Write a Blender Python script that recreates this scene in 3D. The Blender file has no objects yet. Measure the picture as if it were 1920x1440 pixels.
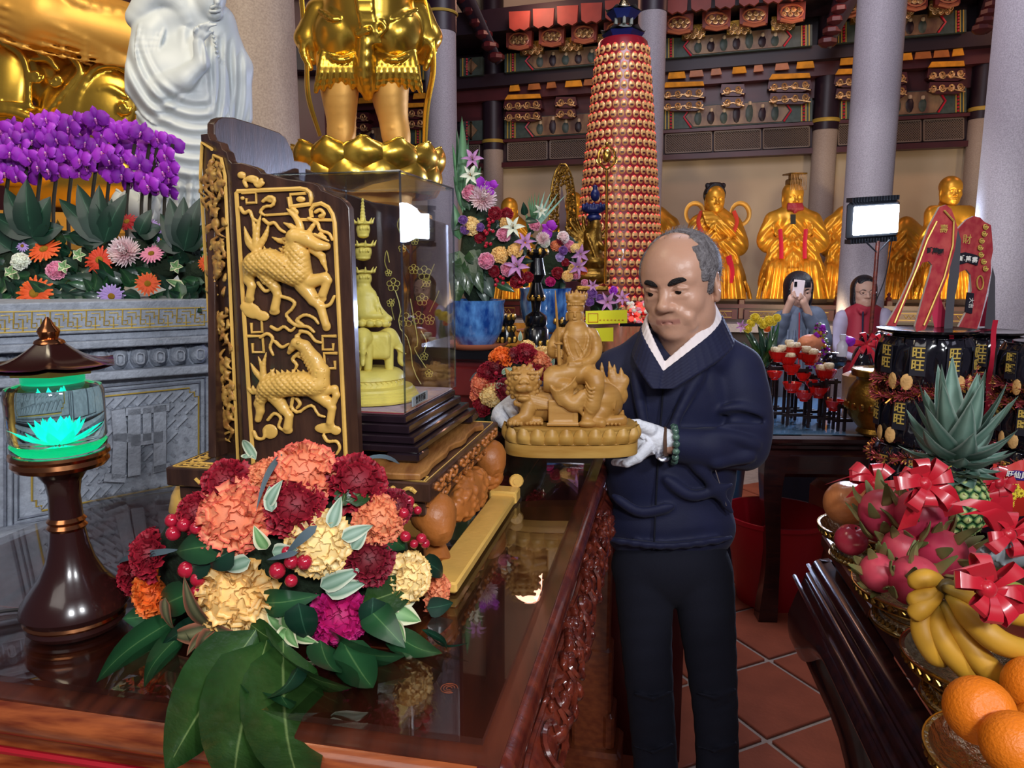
import bpy,math,random
import numpy as np
from mathutils import Vector,Matrix,Euler
random.seed(7);rng=np.random.default_rng(7)
R=math.radians;pi=math.pi
sc=bpy.context.scene;COL=sc.collection
PITCH=R(9);CH=1.62;FPX=1400.0
cd=bpy.data.cameras.new('camera');cam=bpy.data.objects.new('camera',cd);COL.objects.link(cam)
cam.location=(0,0,CH);cam.rotation_euler=(R(90)-PITCH,0,0)
cd.sensor_width=36;cd.lens=36*FPX/1920;cd.clip_start=.02;cd.clip_end=100
sc.camera=cam
sc.view_settings.view_transform='Standard';sc.view_settings.look='None'
sc.view_settings.exposure=0.0;sc.view_settings.gamma=1;sc.view_settings.use_curve_mapping=False
w=bpy.data.worlds.new('hall_air');sc.world=w;w.use_nodes=True
w.node_tree.nodes['Background'].inputs[0].default_value=(.50,.44,.60,1)
w.node_tree.nodes['Background'].inputs[1].default_value=.17
def light(name,kind,loc,target,power,col,size=.5,size_y=None,spot=None,blend=.5):
 l=bpy.data.lights.new(name,kind);o=bpy.data.objects.new(name,l);COL.objects.link(o)
 o.location=loc;l.energy=power;l.color=col
 o.rotation_euler=(Vector(target)-Vector(loc)).to_track_quat('-Z','Y').to_euler()
 if kind=='AREA':
  l.size=size
  if size_y:l.shape='RECTANGLE';l.size_y=size_y
 else:l.shadow_soft_size=size
 if kind=='SPOT':l.spot_size=R(spot);l.spot_blend=blend
 return o
WHITE=(.93,.96,1);WARM=(1,.78,.46);BLUE=(.55,.66,1)
light('work_flood_light','AREA',(1.35,-.9,2.75),(-.25,2.4,1.5),34,WHITE,.38,.28)
light('work_flood_light','AREA',(.3,-1.15,2.45),(-.3,1.6,1.35),34,WHITE,.32,.24)
light('hall_fill_light','AREA',(-1.2,-1.2,3.9),(-.1,2.6,1.4),30,(1,.93,.86),1.8)  # added warm lamp out of view, for soft fill and highlights
light('lotus_fill_light','AREA',(-1.4,1.2,3.8),(-2.4,3.0,2.3),40,(1,.86,.6),1.0)  # added warm lamp out of view, gives the gold its highlights
light('flood_lamp_light','SPOT',(2.36,4.83,1.93),(.45,1.2,1.25),235,BLUE,.14,spot=84,blend=.35)
light('right_table_light','AREA',(1.9,.6,2.9),(1.1,1.6,1),4.5,(.8,.8,1),.8)
light('mid_hall_light','AREA',(1.0,3.6,4.6),(1.6,6.5,1.5),95,(.86,.85,1),1.6)
light('column_flood_light','SPOT',(.9,2.7,2.4),(2.85,5.9,1.35),110,WHITE,.1,spot=46,blend=.25)
for lx,ly,e in((.6,8.3,16),(2.5,7.4,22),(3.6,7.1,22),(4.7,6.8,16)):
 light('wall_wash_light','SPOT',(lx,ly-1.6,1.2),(lx,ly+.8,2.0),e*3.8,WARM,.15,spot=95,blend=.8)
for lx,ly in((.2,8.2),(3.2,7.4),(5.2,6.9)):
 light('eaves_light','POINT',(lx,ly,4.4),(lx,ly,0),22,(1,.5,.34),.2)
CP,SP=math.cos(PITCH),math.sin(PITCH)
def ray(px,py):
 a=(np.asarray(px,float)-960)/FPX;b=-(np.asarray(py,float)-720)/FPX
 return a,CP+b*SP,-SP+b*CP
def P(px,py,Y):
 a,b,c=ray(px,py);t=Y/b
 return Vector((t*a,Y,CH+t*c))
def PZ(px,py,z):
 a,b,c=ray(px,py);t=(z-CH)/c
 return Vector((t*a,t*b,z))
def S(px,py,Y):return float(Y/ray(px,py)[1])/FPX
class Fr:
 """upright frame at distance Y: (u,v) photo pixels, w depth in the same unit, away from us"""
 def __init__(s,Y):s.Y=Y;s.s=Y/FPX/CP
 def arr(s,V):
  V=np.asarray(V,float);Y=s.Y+V[:,2]*s.s
  a,b,c=ray(V[:,0],V[:,1]);t=Y/b
  return np.stack([t*a,Y,CH+t*c],1)
 def __call__(s,u,v,w=0):return Vector(s.arr([(u,v,w)])[0])
class Pl:
 """upright plane through p with horizontal direction d; (u,v) pixels; w along the normal pointing away"""
 def __init__(s,p,d):
  s.p=np.array((p[0],p[1],0.));d=np.array(d,float);d/=np.hypot(*d)
  s.d=d;s.n=np.array((-d[1],d[0],0.))
  if s.n[1]<0:s.n=-s.n
  s.s=float(np.dot(s.p,s.n))/FPX
  s.s=max(abs(s.s),.0003)
  s.u=None
 def arr(s,V):
  V=np.asarray(V,float);a,b,c=ray(V[:,0],V[:,1])
  t=float(np.dot(s.p,s.n))/(a*s.n[0]+b*s.n[1])
  q=np.stack([t*a,t*b,CH+t*c],1)
  return q+V[:,2:3]*(t/FPX)[:,None]*s.n
 def __call__(s,u,v,w=0):return Vector(s.arr([(u,v,w)])[0])
def lin(h):
 if isinstance(h,str):
  h=h.lstrip('#');c=[int(h[i:i+2],16)/255 for i in(0,2,4)]
 else:c=list(h)
 return tuple((x/12.92 if x<=.04045 else((x+.055)/1.055)**2.4)for x in c)+(1,)
def mat(name,col,rough=.5,metal=0,bump=0,bs=40,var=0,vs=6,col2=None,coat=0,trans=0,emis=None,es=0,sss=0,ior=1.45,stretch=None,attr=None,alpha=1,spec=.5,sheen=0,detail=4):
 """procedural material; col2+noise mixes two colours, attr=(name, [(pos, hex)..]) ramps along a mesh attribute"""
 m=bpy.data.materials.new(name);m.use_nodes=True;nt=m.node_tree;b=nt.nodes['Principled BSDF'];L=nt.links.new
 def N(t):return nt.nodes.new(t)
 c=lin(col)
 b.inputs['Base Color'].default_value=c;b.inputs['Roughness'].default_value=rough;b.inputs['Metallic'].default_value=metal
 b.inputs['IOR'].default_value=ior;b.inputs['Coat Weight'].default_value=coat;b.inputs['Coat Roughness'].default_value=.08
 b.inputs['Transmission Weight'].default_value=trans;b.inputs['Alpha'].default_value=alpha
 b.inputs['Specular IOR Level'].default_value=spec;b.inputs['Sheen Weight'].default_value=sheen
 if sss:b.inputs['Subsurface Weight'].default_value=sss;b.inputs['Subsurface Radius'].default_value=(.012,.005,.003);b.inputs['Subsurface Scale'].default_value=.5
 if emis:b.inputs['Emission Color'].default_value=lin(emis);b.inputs['Emission Strength'].default_value=es
 src=None
 if var or col2 or bump:
  tc=N('ShaderNodeTexCoord');mp=N('ShaderNodeMapping');L(tc.outputs['Object'],mp.inputs['Vector'])
  if stretch:mp.inputs['Scale'].default_value=stretch
 if attr:
  at=N('ShaderNodeAttribute');at.attribute_name=attr[0];cr=N('ShaderNodeValToRGB');el=cr.color_ramp.elements
  while len(el)<len(attr[1]):el.new(.5)
  for e,(p,h)in zip(el,sorted(attr[1])):e.position=p;e.color=lin(h)
  L(at.outputs['Fac'],cr.inputs['Fac']);src=cr.outputs['Color']
 if var or col2:
  nz=N('ShaderNodeTexNoise');nz.inputs['Scale'].default_value=vs;nz.inputs['Detail'].default_value=detail;L(mp.outputs[0],nz.inputs['Vector'])
  cr=N('ShaderNodeValToRGB');L(nz.outputs['Fac'],cr.inputs['Fac'])
  cr.color_ramp.elements[0].position=.36;cr.color_ramp.elements[1].position=.66
  if src is None:
   if col2:cr.color_ramp.elements[0].color=c;cr.color_ramp.elements[1].color=lin(col2)
   else:
    cr.color_ramp.elements[0].color=tuple(x*(1-var)for x in c[:3])+(1,);cr.color_ramp.elements[1].color=tuple(min(1,x*(1+var))for x in c[:3])+(1,)
   src=cr.outputs['Color']
  else:
   cr.color_ramp.elements[0].color=(1-var,)*3+(1,);cr.color_ramp.elements[1].color=(1,)*4
   mx=N('ShaderNodeMix');mx.data_type='RGBA';mx.blend_type='MULTIPLY';mx.inputs[0].default_value=1
   L(src,mx.inputs[6]);L(cr.outputs['Color'],mx.inputs[7]);src=mx.outputs[2]
 if src is not None:L(src,b.inputs['Base Color'])
 if bump:
  nb=N('ShaderNodeTexNoise');nb.inputs['Scale'].default_value=bs;nb.inputs['Detail'].default_value=4;L(mp.outputs[0],nb.inputs['Vector'])
  bp=N('ShaderNodeBump');bp.inputs['Strength'].default_value=bump;bp.inputs['Distance'].default_value=.01
  L(nb.outputs['Fac'],bp.inputs['Height']);L(bp.outputs[0],b.inputs['Normal'])
 return m
M={}
def MM(k,*a,**kw):M[k]=mat(k,*a,**kw)
MM('rosewood','#4a1a14',.22,col2='#6e2c1c',vs=9,stretch=(1,6,6),bump=.06,bs=60,coat=.6)
MM('rosewood_light','#7a3a22',.3,col2='#96502c',vs=8,stretch=(5,1,8),bump=.05,bs=60,coat=.5)
MM('rosewood_front','#62230f',.28,col2='#a4552a',vs=6,stretch=(1,9,16),bump=.05,bs=60,coat=.5);MM('matte_dark','#2a1620',.95,spec=0)
MM('table_inlay','#2e120c',.3,col2='#5a2818',vs=5,stretch=(7,1,1),coat=.3)
MM('dark_wood','#33201a',.33,col2='#4a3024',vs=10,stretch=(6,6,1),bump=.06,bs=70,coat=.25)
MM('ebony','#150d12',.22,col2='#241820',vs=8,coat=.4)
MM('boxwood','#dcae58',.36,var=.12,vs=9,bump=.08,bs=120,coat=.25)
MM('boxwood_dk','#a06a34',.4,col2='#caa050',vs=60,coat=.2)
MM('boxwood_red','#a8632c',.4,var=.2,vs=9,bump=.15,bs=90)
MM('yellow_wood','#e8d468',.42,var=.06,vs=8,bump=.1,bs=150)
MM('camphor','#a67636',.42,col2='#bd8e4c',vs=7,stretch=(1,1,7),bump=.05,bs=80)
MM('camphor_base','#a87a34',.42,col2='#c49a50',vs=8,stretch=(1,1,6),bump=.03,bs=80)
MM('slab_wood','#a8743c',.45,col2='#7c4a22',vs=7,stretch=(5,1,1),bump=.2,bs=30)
MM('gold','#e2b848',.26,.92,var=.12,vs=4,bump=.08,bs=9)
MM('gold_matte','#d9a24a',.5,.55,var=.1,vs=5,bump=.06,bs=30)
MM('gold_wall','#d89c34',.4,.62,var=.2,vs=5)
MM('gold_dark','#8f6c2c',.34,.85,var=.3,vs=20,bump=.3,bs=60)
MM('gold_skin','#d8a658',.5,.45,var=.08,vs=8)
MM('brass','#c8a050',.25,1,bump=.05,bs=40)
MM('copper_brass','#b87a50',.2,1)
MM('white_stone','#c9cfd0',.45,var=.04,vs=3,sss=0)
MM('grey_stone','#989fac',.75,var=.14,vs=60,bump=.35,bs=180)
MM('grey_stone_dark','#727886',.8,var=.14,vs=60,bump=.4,bs=160)
MM('gold_line','#b79a44',.5,.2)
MM('granite','#a39ba0',.6,col2='#8a8288',vs=160,detail=2,bump=.1,bs=200)
MM('granite_warm','#a8988c',.6,col2='#93837a',vs=140,detail=2,bump=.1,bs=200)
MM('plaster','#c9b294',.85,var=.08,vs=1.2,bump=.05,bs=20)
MM('lacquer_red','#4a1c22',.4,var=.2,vs=3)
MM('lacquer_dark','#241420',.45,var=.2,vs=3)
MM('beam_red','#82352c',.5,var=.2,vs=4)
MM('lattice_wood','#3a2228',.5,var=.2,vs=6)
MM('lattice_line','#75655a',.5)
MM('paint_scene','#5e4034',.45,col2='#917556',vs=9,stretch=(1,1,.5),detail=8)
MM('paint_green','#3c4a46',.5,var=.2,vs=20)
MM('gilt_relief','#c9a070',.35,.6,var=.35,vs=30,bump=.4,bs=60)
MM('cloth_yellow','#d9901c',.7,var=.2,vs=12)
MM('terracotta','#a4553a',.55,var=.12,vs=7,bump=.12,bs=60,coat=.12)
MM('grout','#b4a498',.8,var=.1,vs=30)
MM('navy','#0d1234',.72,var=.12,vs=12,bump=.1,bs=420,sheen=.04)
MM('trousers','#05071a',.9,bump=.1,bs=300)
MM('skin','#b8876e',.34,var=.05,vs=20,sss=.08,bump=.05,bs=160,attr=('t',[(0,'#c4967e'),(.5,'#b07c6c'),(1,'#a06a60')]))
MM('skin_far','#c29a88',.5,sss=.05)
MM('hair_grey','#5c5658',.7,col2='#8b8688',vs=90,bump=.8,bs=220)
MM('hair_black','#15131c',.35,bump=.5,bs=150,stretch=(1,1,.2))
MM('brow','#1c1718',.8,bump=.8,bs=300)
MM('eye_dark','#17100e',.2)
MM('eye_white','#b9a59a',.3)
MM('glove','#e6e8f0',.8,bump=.35,bs=110)
MM('shirt','#e8dcdc',.75,bump=.05,bs=100)
MM('bead_green','#27423e',.25,col2='#5e7c6c',vs=90,coat=.4)
MM('steel','#b8b8c0',.25,1)
MM('watch_strap','#5a4032',.5)
MM('glass','#f4f8ff',.03,trans=1,ior=1.12)
MM('crystal','#d8f6f0',.0,trans=1,ior=1.33)
MM('glass_top','#2a1410',.03,alpha=.28,spec=.9,ior=1.6)
MM('lotus_glow','#1fe0c4',.4,emis='#10e8cc',es=.9)
MM('green_glow','#18c890',.3,emis='#10c890',es=.55)
MM('etch','#d8cc9a',.5)
MM('velvet','#7a1428',.85,sheen=.6,bump=.1,bs=200)
MM('red_cloth','#b0262c',.6,var=.1,vs=10)
MM('blue_glaze','#16408c',.16,col2='#5f9adf',vs=38,detail=6,stretch=(1,1,.45),coat=.6)
MM('saucer_clay','#bb6c4e',.45,coat=.2)
MM('black_lacquer','#0e0e12',.2,coat=.5)
MM('leaf_dark','#21492c',.34,attr=('e',[(0,'#5c8450'),(.06,'#2b5a34'),(.5,'#214c2c'),(1,'#1b4126')]),var=.25,vs=14,coat=.25)
MM('leaf_deep','#123224',.38,attr=('e',[(0,'#38614a'),(.06,'#173c2b'),(1,'#102c20')]),var=.2,vs=14,coat=.2)
MM('leaf_olive','#2c4a20',.3,attr=('e',[(0,'#7c9458'),(.05,'#325224'),(.6,'#28461e'),(1,'#20401c')]),var=.35,vs=22,coat=.35,bump=.15,bs=90)
MM('leaf_varieg','#6c9858',.45,attr=('e',[(0,'#8fb87c'),(.55,'#5c8c50'),(.68,'#dfe0b4'),(1,'#ece6c4')]),var=.12,vs=30)
MM('leaf_silver','#708c7c',.5,attr=('e',[(0,'#96b09c'),(.55,'#64866e'),(.75,'#b4c0a8'),(1,'#cfd2ba')]),var=.12,vs=30)
MM('leaf_bronze','#5c5a3c',.45,attr=('e',[(0,'#8c8862'),(.5,'#54563c'),(.75,'#8c5c48'),(1,'#b87458')]),var=.2,vs=25)
MM('leaf_blue','#4c5c64',.6)
MM('palm','#2f6440',.4,attr=('e',[(0,'#5a9060'),(1,'#245034')]))
MM('palm_pale','#7fb0a0',.4)
MM('stem','#33502c',.6);MM('stem_dark','#2a2418',.6)
MM('berry','#b01c34',.18,coat=.5);MM('moss','#1d2c1a',.9,bump=.8,bs=60)
def petalmat(k,inner,outer,var=.15,rough=.6,mid=None):
 st=[(0,inner),(.8,mid or inner),(1,outer)]
 MM(k,inner,rough,attr=('t',st),var=var,vs=60,sss=0)
petalmat('p_coral','#e8805c','#e2584c',.1,mid='#f7a478');petalmat('p_salmon','#e08c60','#dc684c',.1,mid='#f2a070')
petalmat('p_crimson','#8c1226','#b81c34',.3);petalmat('p_darkred','#74101f','#a01a38',.3)
petalmat('p_yellow','#f8c670','#eeb458',.08,mid='#ffe2a4');petalmat('p_cream','#fad88c','#f0c068',.08,mid='#ffeab4')
petalmat('p_orange','#ea6a20','#f08038',.12);petalmat('p_magenta','#c01068','#e0268a',.2)
petalmat('p_gerbera','#e0521c','#f07a2c',.1);petalmat('p_gerbera_red','#a8101c','#cc2028',.15);petalmat('p_redorange','#d23c20','#ea5a34',.12)
petalmat('p_pink','#e688a8','#f2b0c8',.1);petalmat('p_lilac','#b494d4','#cbb8e6',.1);petalmat('p_mum','#e8b8c0','#fbf0f0',.06,mid='#f6e2e4')
petalmat('p_orchid','#9a1cb8','#d46af0',.2,mid='#b030d4');petalmat('p_orchid_dark','#7a149c','#b444d8',.2,mid='#9020b4');petalmat('p_lily','#c890c8','#e6cfe8',.1)
petalmat('p_violet','#7a4a9c','#9c70bc',.2);petalmat('p_white','#e8eedc','#f6f4ea',.05)
petalmat('p_yellowflower','#e8cc30','#f0e060',.1)
MM('disk_yellow','#d8a020',.8,bump=.8,bs=300);MM('disk_dark','#8c3a30',.8,bump=.8,bs=300);MM('lip','#c060b0',.5)
MM('orange_peel','#e87a14',.42,bump=.25,bs=260,var=.05,vs=14)
MM('banana','#d8a630',.5,attr=('t',[(0,'#5c4a20'),(.06,'#b89838'),(.2,'#c8942c'),(.92,'#cc982e'),(1,'#4c3a1c')]),var=.08,vs=18)
MM('banana_green','#8c9440',.5,var=.1,vs=12)
MM('dragon_skin','#b4243c',.42,attr=('t',[(0,'#a01c3a'),(.7,'#c23454'),(1,'#d0485a')]),var=.2,vs=16)
MM('dragon_scale','#6c6a3c',.5,attr=('t',[(0,'#b8384c'),(.25,'#7c6840'),(1,'#5c6638')]))
MM('apple','#b03244',.25,var=.2,vs=10,coat=.3);MM('pomelo','#c87c48',.4,bump=.15,bs=120,var=.08,vs=8,coat=.2)
MM('pine_skin','#7c9858',.5,attr=('t',[(0,'#1d4224'),(.35,'#3c6c38'),(.75,'#a8b870'),(1,'#d6d098')]),var=.15,vs=30)
MM('pine_leaf','#5c8478',.5,attr=('e',[(0,'#88a898'),(.7,'#56786a'),(1,'#a4b8ac')]),var=.25,vs=18)
MM('ribbon','#b81628',.32,coat=.2,sheen=.1);MM('tinsel','#b85058',.3,.6);MM('tinsel_gold','#d8a050',.25,.9)
MM('silver_filigree','#a89878',.25,1,bump=.5,bs=90);MM('black_film','#15141c',.12,coat=.6,var=.3,vs=14)
MM('cellophane','#c8b8d8',.06,alpha=.28,coat=.6);MM('cracker','#d9a868',.7,var=.2,vs=30,bump=.3,bs=100)
MM('print_gold','#e0c060',.4,.3);MM('print_white','#e8e4dc',.6);MM('print_red','#c0281c',.45,coat=.3);MM('print_purple','#38287c',.4);MM('print_pink','#e88ca0',.5)
MM('card_red','#a82a38',.6,col2='#c0504c',vs=40,detail=6);MM('card_brown','#c08048',.6,col2='#a84838',vs=36,detail=6);MM('card_back','#4c4a50',.85);MM('card_edge','#b8a89c',.9)
MM('card_pink','#cc2c50',.6);MM('card_black','#1e1c28',.6)
MM('lamp_face','#ffffff',.4,emis='#eef6ff',es=34);MM('lamp_body','#30343c',.4,.6)
MM('bowl_red','#c81c18',.18,coat=.5);MM('bun','#e0cca8',.8,bump=.7,bs=120);MM('rack_wood','#1e1418',.35,coat=.2)
MM('glass_blue','#5a86a0',.05,spec=.9,coat=.6);MM('grey_jacket','#5a6478',.65,bump=.15,bs=60);MM('red_vest','#982436',.65,bump=.12,bs=50);MM('lilac_sweater','#a8a0b8',.8)
MM('phone','#d8c8cc',.3);MM('face_pale','#b8a0a0',.5);MM('bucket_blue','#3c6c9c',.35);MM('bucket_red','#a81424',.35);MM('plastic_clear','#d0d0d8',.2,alpha=.7)
MM('tower_red','#781420',.3,coat=.4);MM('niche_gold','#c8a468',.3,.2,emis='#e06038',es=.12);MM('niche_glow','#f05040',.4,emis='#ff3c34',es=1.6)
MM('lamp_wood','#2a1210',.22,coat=.4,bump=.02);MM('rosewood_dark','#241014',.25,col2='#3a1a18',vs=9,stretch=(1,6,6),coat=.5);MM('blue_reflection','#8fb4d0',.2)
MM('tile_grey','#777c74',.5);MM('tile_navy','#142058',.35);MM('label_slate','#90989c',.5);MM('ink','#0c0c10',.6)
MM('paper_yellow','#e4e018',.55);MM('bow_red','#c02038',.4);MM('beard_red','#8c2430',.5,bump=.6,bs=60);MM('sash_red','#d04030',.45)
MM('cabinet_red','#541418',.3,coat=.4,col2='#6a2220',vs=6);MM('wire','#18161a',.6);MM('jade','#3a8c6c',.3)
class MB:
 def __init__(s):s.v=[];s.f=[];s.m=[];s.a=[];s.e=[]
 def add(s,V,F,mi=0,t=0.,e=0.):
  n=len(s.v);V=[tuple(p)for p in V];s.v+=V
  s.a+=list(t)if hasattr(t,'__len__')else[t]*len(V)
  s.e+=list(e)if hasattr(e,'__len__')else[e]*len(V)
  s.f+=[tuple(i+n for i in f)for f in F];s.m+=[mi]*len(F);return s
 def merge(s,o,X=None,mi=None):
  V=o.v if X is None else[tuple(X@Vector(p))for p in o.v]
  n=len(s.v);s.v+=V;s.a+=o.a;s.e+=o.e;s.f+=[tuple(i+n for i in f)for f in o.f]
  s.m+=o.m if mi is None else[mi]*len(o.f);return s
 def box(s,c,sz,rot=None,mi=0,bev=0,taper=1):
  x,y,z=(q/2 for q in sz);rm=(rot if isinstance(rot,Matrix)else Euler([R(q)for q in rot]).to_matrix())if rot is not None else Matrix.Identity(3)
  c=Vector(c);V=[]
  if bev<=0:
   for k in(-1,1):
    tp=taper if k>0 else 1
    for a,b in((-1,-1),(1,-1),(1,1),(-1,1)):V.append(c+rm@Vector((a*x*tp,b*y*tp,k*z)))
   return s.add(V,[(3,2,1,0),(4,5,6,7),(0,1,5,4),(1,2,6,5),(2,3,7,6),(3,0,4,7)],mi)
  b=min(bev,x*.9,y*.9,z*.9);rings=[(-z,b),(-z+b,0),(z-b,0),(z,b)];
  for zz,i in rings:
   X,Y=x-i,y-i;q=b if i==0 else b*.3
   for a,d in((-X+q,-Y),(X-q,-Y),(X,-Y+q),(X,Y-q),(X-q,Y),(-X+q,Y),(-X,Y-q),(-X,-Y+q)):V.append(c+rm@Vector((a,d,zz)))
  F=[tuple(range(7,-1,-1)),tuple(range(24,32))]
  for r in range(3):
   for i in range(8):j=(i+1)%8;F.append((r*8+i,r*8+j,r*8+8+j,r*8+8+i))
  return s.add(V,F,mi)
 def tube(s,pts,rad,n=8,mi=0,closed=False,cap=True,flat=1,up=None,t=None):
  pts=[Vector(p)for p in pts];k=len(pts)
  rad=[rad]*k if not hasattr(rad,'__len__')else list(rad)
  V=[];pn=None;T=[]
  for i in range(k):
   a=pts[(i-1)%k]if(closed or i)else pts[0];b=pts[(i+1)%k]if(closed or i<k-1)else pts[-1]
   d=(b-a);d=d.normalized()if d.length>1e-9 else Vector((0,0,1))
   if up is not None:nn=Vector(up)-d*d.dot(Vector(up))
   elif pn is None:nn=d.orthogonal()
   else:nn=pn-d*d.dot(pn)
   nn=nn.normalized()if nn.length>1e-9 else d.orthogonal().normalized();pn=nn;bb=d.cross(nn)
   for j in range(n):
    an=2*pi*j/n;V.append(pts[i]+nn*(math.cos(an)*rad[i]*flat)+bb*(math.sin(an)*rad[i]));T.append(i/(k-1)if k>1 else 0)
  F=[]
  for i in range(k if closed else k-1):
   for j in range(n):F.append((i*n+j,i*n+(j+1)%n,((i+1)%k)*n+(j+1)%n,((i+1)%k)*n+j))
  if cap and not closed:F.append(tuple(range(n-1,-1,-1)));F.append(tuple((k-1)*n+j for j in range(n)))
  return s.add(V,F,mi,t if t is not None else T)
 def lathe(s,prof,c=(0,0,0),n=24,mi=0,sx=1,sy=1,rot=None,cap=True,off=0):
  c=Vector(c);rm=rot if rot is not None else Matrix.Identity(3);V=[]
  for r,z in prof:
   for j in range(n):a=2*pi*j/n+off;V.append(c+rm@Vector((r*math.cos(a)*sx,r*math.sin(a)*sy,z)))
  k=len(prof);F=[(i*n+j,i*n+(j+1)%n,(i+1)*n+(j+1)%n,(i+1)*n+j)for i in range(k-1)for j in range(n)]
  if cap:F.append(tuple(range(n-1,-1,-1)));F.append(tuple((k-1)*n+j for j in range(n)))
  if prof[-1][1]<prof[0][1]:F=[f[::-1]for f in F]
  return s.add(V,F,mi)
 def ell(s,c,r,rot=None,n=14,m=8,mi=0,t=None):
  r=(r,)*3 if not hasattr(r,'__len__')else r
  rm=(rot if isinstance(rot,Matrix)else Euler([R(q)for q in rot]).to_matrix())if rot is not None else Matrix.Identity(3)
  c=Vector(c);V=[c+rm@Vector((0,0,-r[2]))]
  for i in range(1,m):
   ph=-pi/2+pi*i/m
   for j in range(n):a=2*pi*j/n;V.append(c+rm@Vector((r[0]*math.cos(ph)*math.cos(a),r[1]*math.cos(ph)*math.sin(a),r[2]*math.sin(ph))))
  V.append(c+rm@Vector((0,0,r[2])));e=len(V)-1
  F=[(0,1+(j+1)%n,1+j)for j in range(n)]
  for i in range(m-2):
   for j in range(n):F.append((1+i*n+j,1+i*n+(j+1)%n,1+(i+1)*n+(j+1)%n,1+(i+1)*n+j))
  F+=[(e,1+(m-2)*n+j,1+(m-2)*n+(j+1)%n)for j in range(n)]
  return s.add(V,F,mi,0. if t is None else t)
 def prism(s,poly,o,u,v,w,mi=0,side=None):
  """polygon poly (2D) in frame o,u,v extruded by vector w"""
  o,u,v,w=Vector(o),Vector(u),Vector(v),Vector(w);k=len(poly)
  A=[o+u*a+v*b for a,b in poly];V=A+[p+w for p in A]
  ar=sum(poly[i][0]*poly[(i+1)%k][1]-poly[(i+1)%k][0]*poly[i][1]for i in range(k))
  fl=(u.cross(v).dot(w)>0)==(ar>0)
  F=[tuple(range(k))[::-1],tuple(range(k,2*k))]+[(i,(i+1)%k,k+(i+1)%k,k+i)for i in range(k)]
  if not fl:F=[f[::-1]for f in F]
  s.add(V,F[:2],mi);n=len(s.v)-2*k
  s.f+=[tuple(q+n for q in f)for f in F[2:]];s.m+=[mi if side is None else side]*k;return s
 def slab(s,poly,fr,w0,w1,mi=0,side=None):
  """pixel polygon given thickness w0..w1 (px) in a frame"""
  k=len(poly);V=[fr(a,b,w0)for a,b in poly]+[fr(a,b,w1)for a,b in poly]
  ar=sum(poly[i][0]*poly[(i+1)%k][1]-poly[(i+1)%k][0]*poly[i][1]for i in range(k))
  F=[tuple(range(k)),tuple(range(2*k-1,k-1,-1))]+[(i,k+i,k+(i+1)%k,(i+1)%k)for i in range(k)]
  if ar>0:F=[f[::-1]for f in F]
  if w1<w0:F=[f[::-1]for f in F]
  F[0]=F[0];s.add(V,F[:2],mi);n=len(s.v)-2*k
  s.f+=[tuple(q+n for q in f)for f in F[2:]];s.m+=[mi if side is None else side]*k;return s
 def grid(s,fn,nu,nv,mi=0,cu=False,t=None,e=None):
  V=[];T=[];E=[]
  for i in range(nu):
   for j in range(nv):
    a=i/(nu if cu else nu-1);b=j/(nv-1);V.append(fn(a,b));T.append(b if t is None else t(a,b));E.append(a if e is None else e(a,b))
  F=[(i*nv+j,((i+1)%nu)*nv+j,((i+1)%nu)*nv+j+1,i*nv+j+1)for i in range(nu if cu else nu-1)for j in range(nv-1)]
  return s.add(V,F,mi,T,E)
 def map(s,fr):s.v=[tuple(p)for p in fr.arr(np.array(s.v))];return s
 def mesh(s,name,o=(0,0,0),sharp=40):
  me=bpy.data.meshes.new(name);V=np.array(s.v,float).reshape(-1,3)-np.array(tuple(o));me.from_pydata(V.tolist(),[],s.f)
  me.polygons.foreach_set('material_index',s.m);me.polygons.foreach_set('use_smooth',[True]*len(s.f))
  if any(s.a):me.attributes.new('t','FLOAT','POINT').data.foreach_set('value',np.clip(np.array(s.a,float),0,1))
  if any(s.e):me.attributes.new('e','FLOAT','POINT').data.foreach_set('value',np.clip(np.array(s.e,float),0,1))
  me.update()
  if sharp:me.set_sharp_from_angle(angle=R(sharp))
  return me
 def build(s,name,ms,parent=None,o=None,sharp=40,bev=0):
  if o is None:o=wl(parent)if parent else base_of(s.v)
  me=s.mesh(name,o,sharp)
  for k in(ms if isinstance(ms,(list,tuple))else[ms]):me.materials.append(M[k])
  ob=bpy.data.objects.new(name,me);COL.objects.link(ob)
  if parent:ob.parent=parent
  else:ob.location=o
  if bev:
   md=ob.modifiers.new('bevel','BEVEL');md.width=bev;md.segments=2;md.limit_method='ANGLE';md.angle_limit=R(35)
  return ob
def base_of(v):
 a=np.array(v,float).reshape(-1,3);lo,hi=a.min(0),a.max(0);return Vector(((lo[0]+hi[0])/2,(lo[1]+hi[1])/2,lo[2]))
def wl(o):
 p=Vector((0,0,0))
 while o:p+=o.location;o=o.parent
 return p
def thing(name,label,cat,loc,group=None):
 o=bpy.data.objects.new(name,None);COL.objects.link(o);o.location=loc;o.empty_display_size=.05
 return tag(o,label,cat,group)
def tag(o,label,cat,group=None,kind=None):
 o['label']=label;o['category']=cat
 if group:o['group']=group
 if kind:o['kind']=kind
 return o
def struct(o):o['kind']='structure';return o
def stuff(o):o['kind']='stuff';return o
def place(me,name,mk,parent,X):
 """an object sharing mesh data me, at world matrix X, its own material at object level"""
 ob=bpy.data.objects.new(name,me);COL.objects.link(ob)
 if parent:ob.parent=parent;X=Matrix.Translation(-wl(parent))@X
 ob.matrix_local=X
 if mk:
  if not me.materials:me.materials.append(M[mk])
  ob.material_slots[0].link='OBJECT';ob.material_slots[0].material=M[mk]
 return ob
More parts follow.
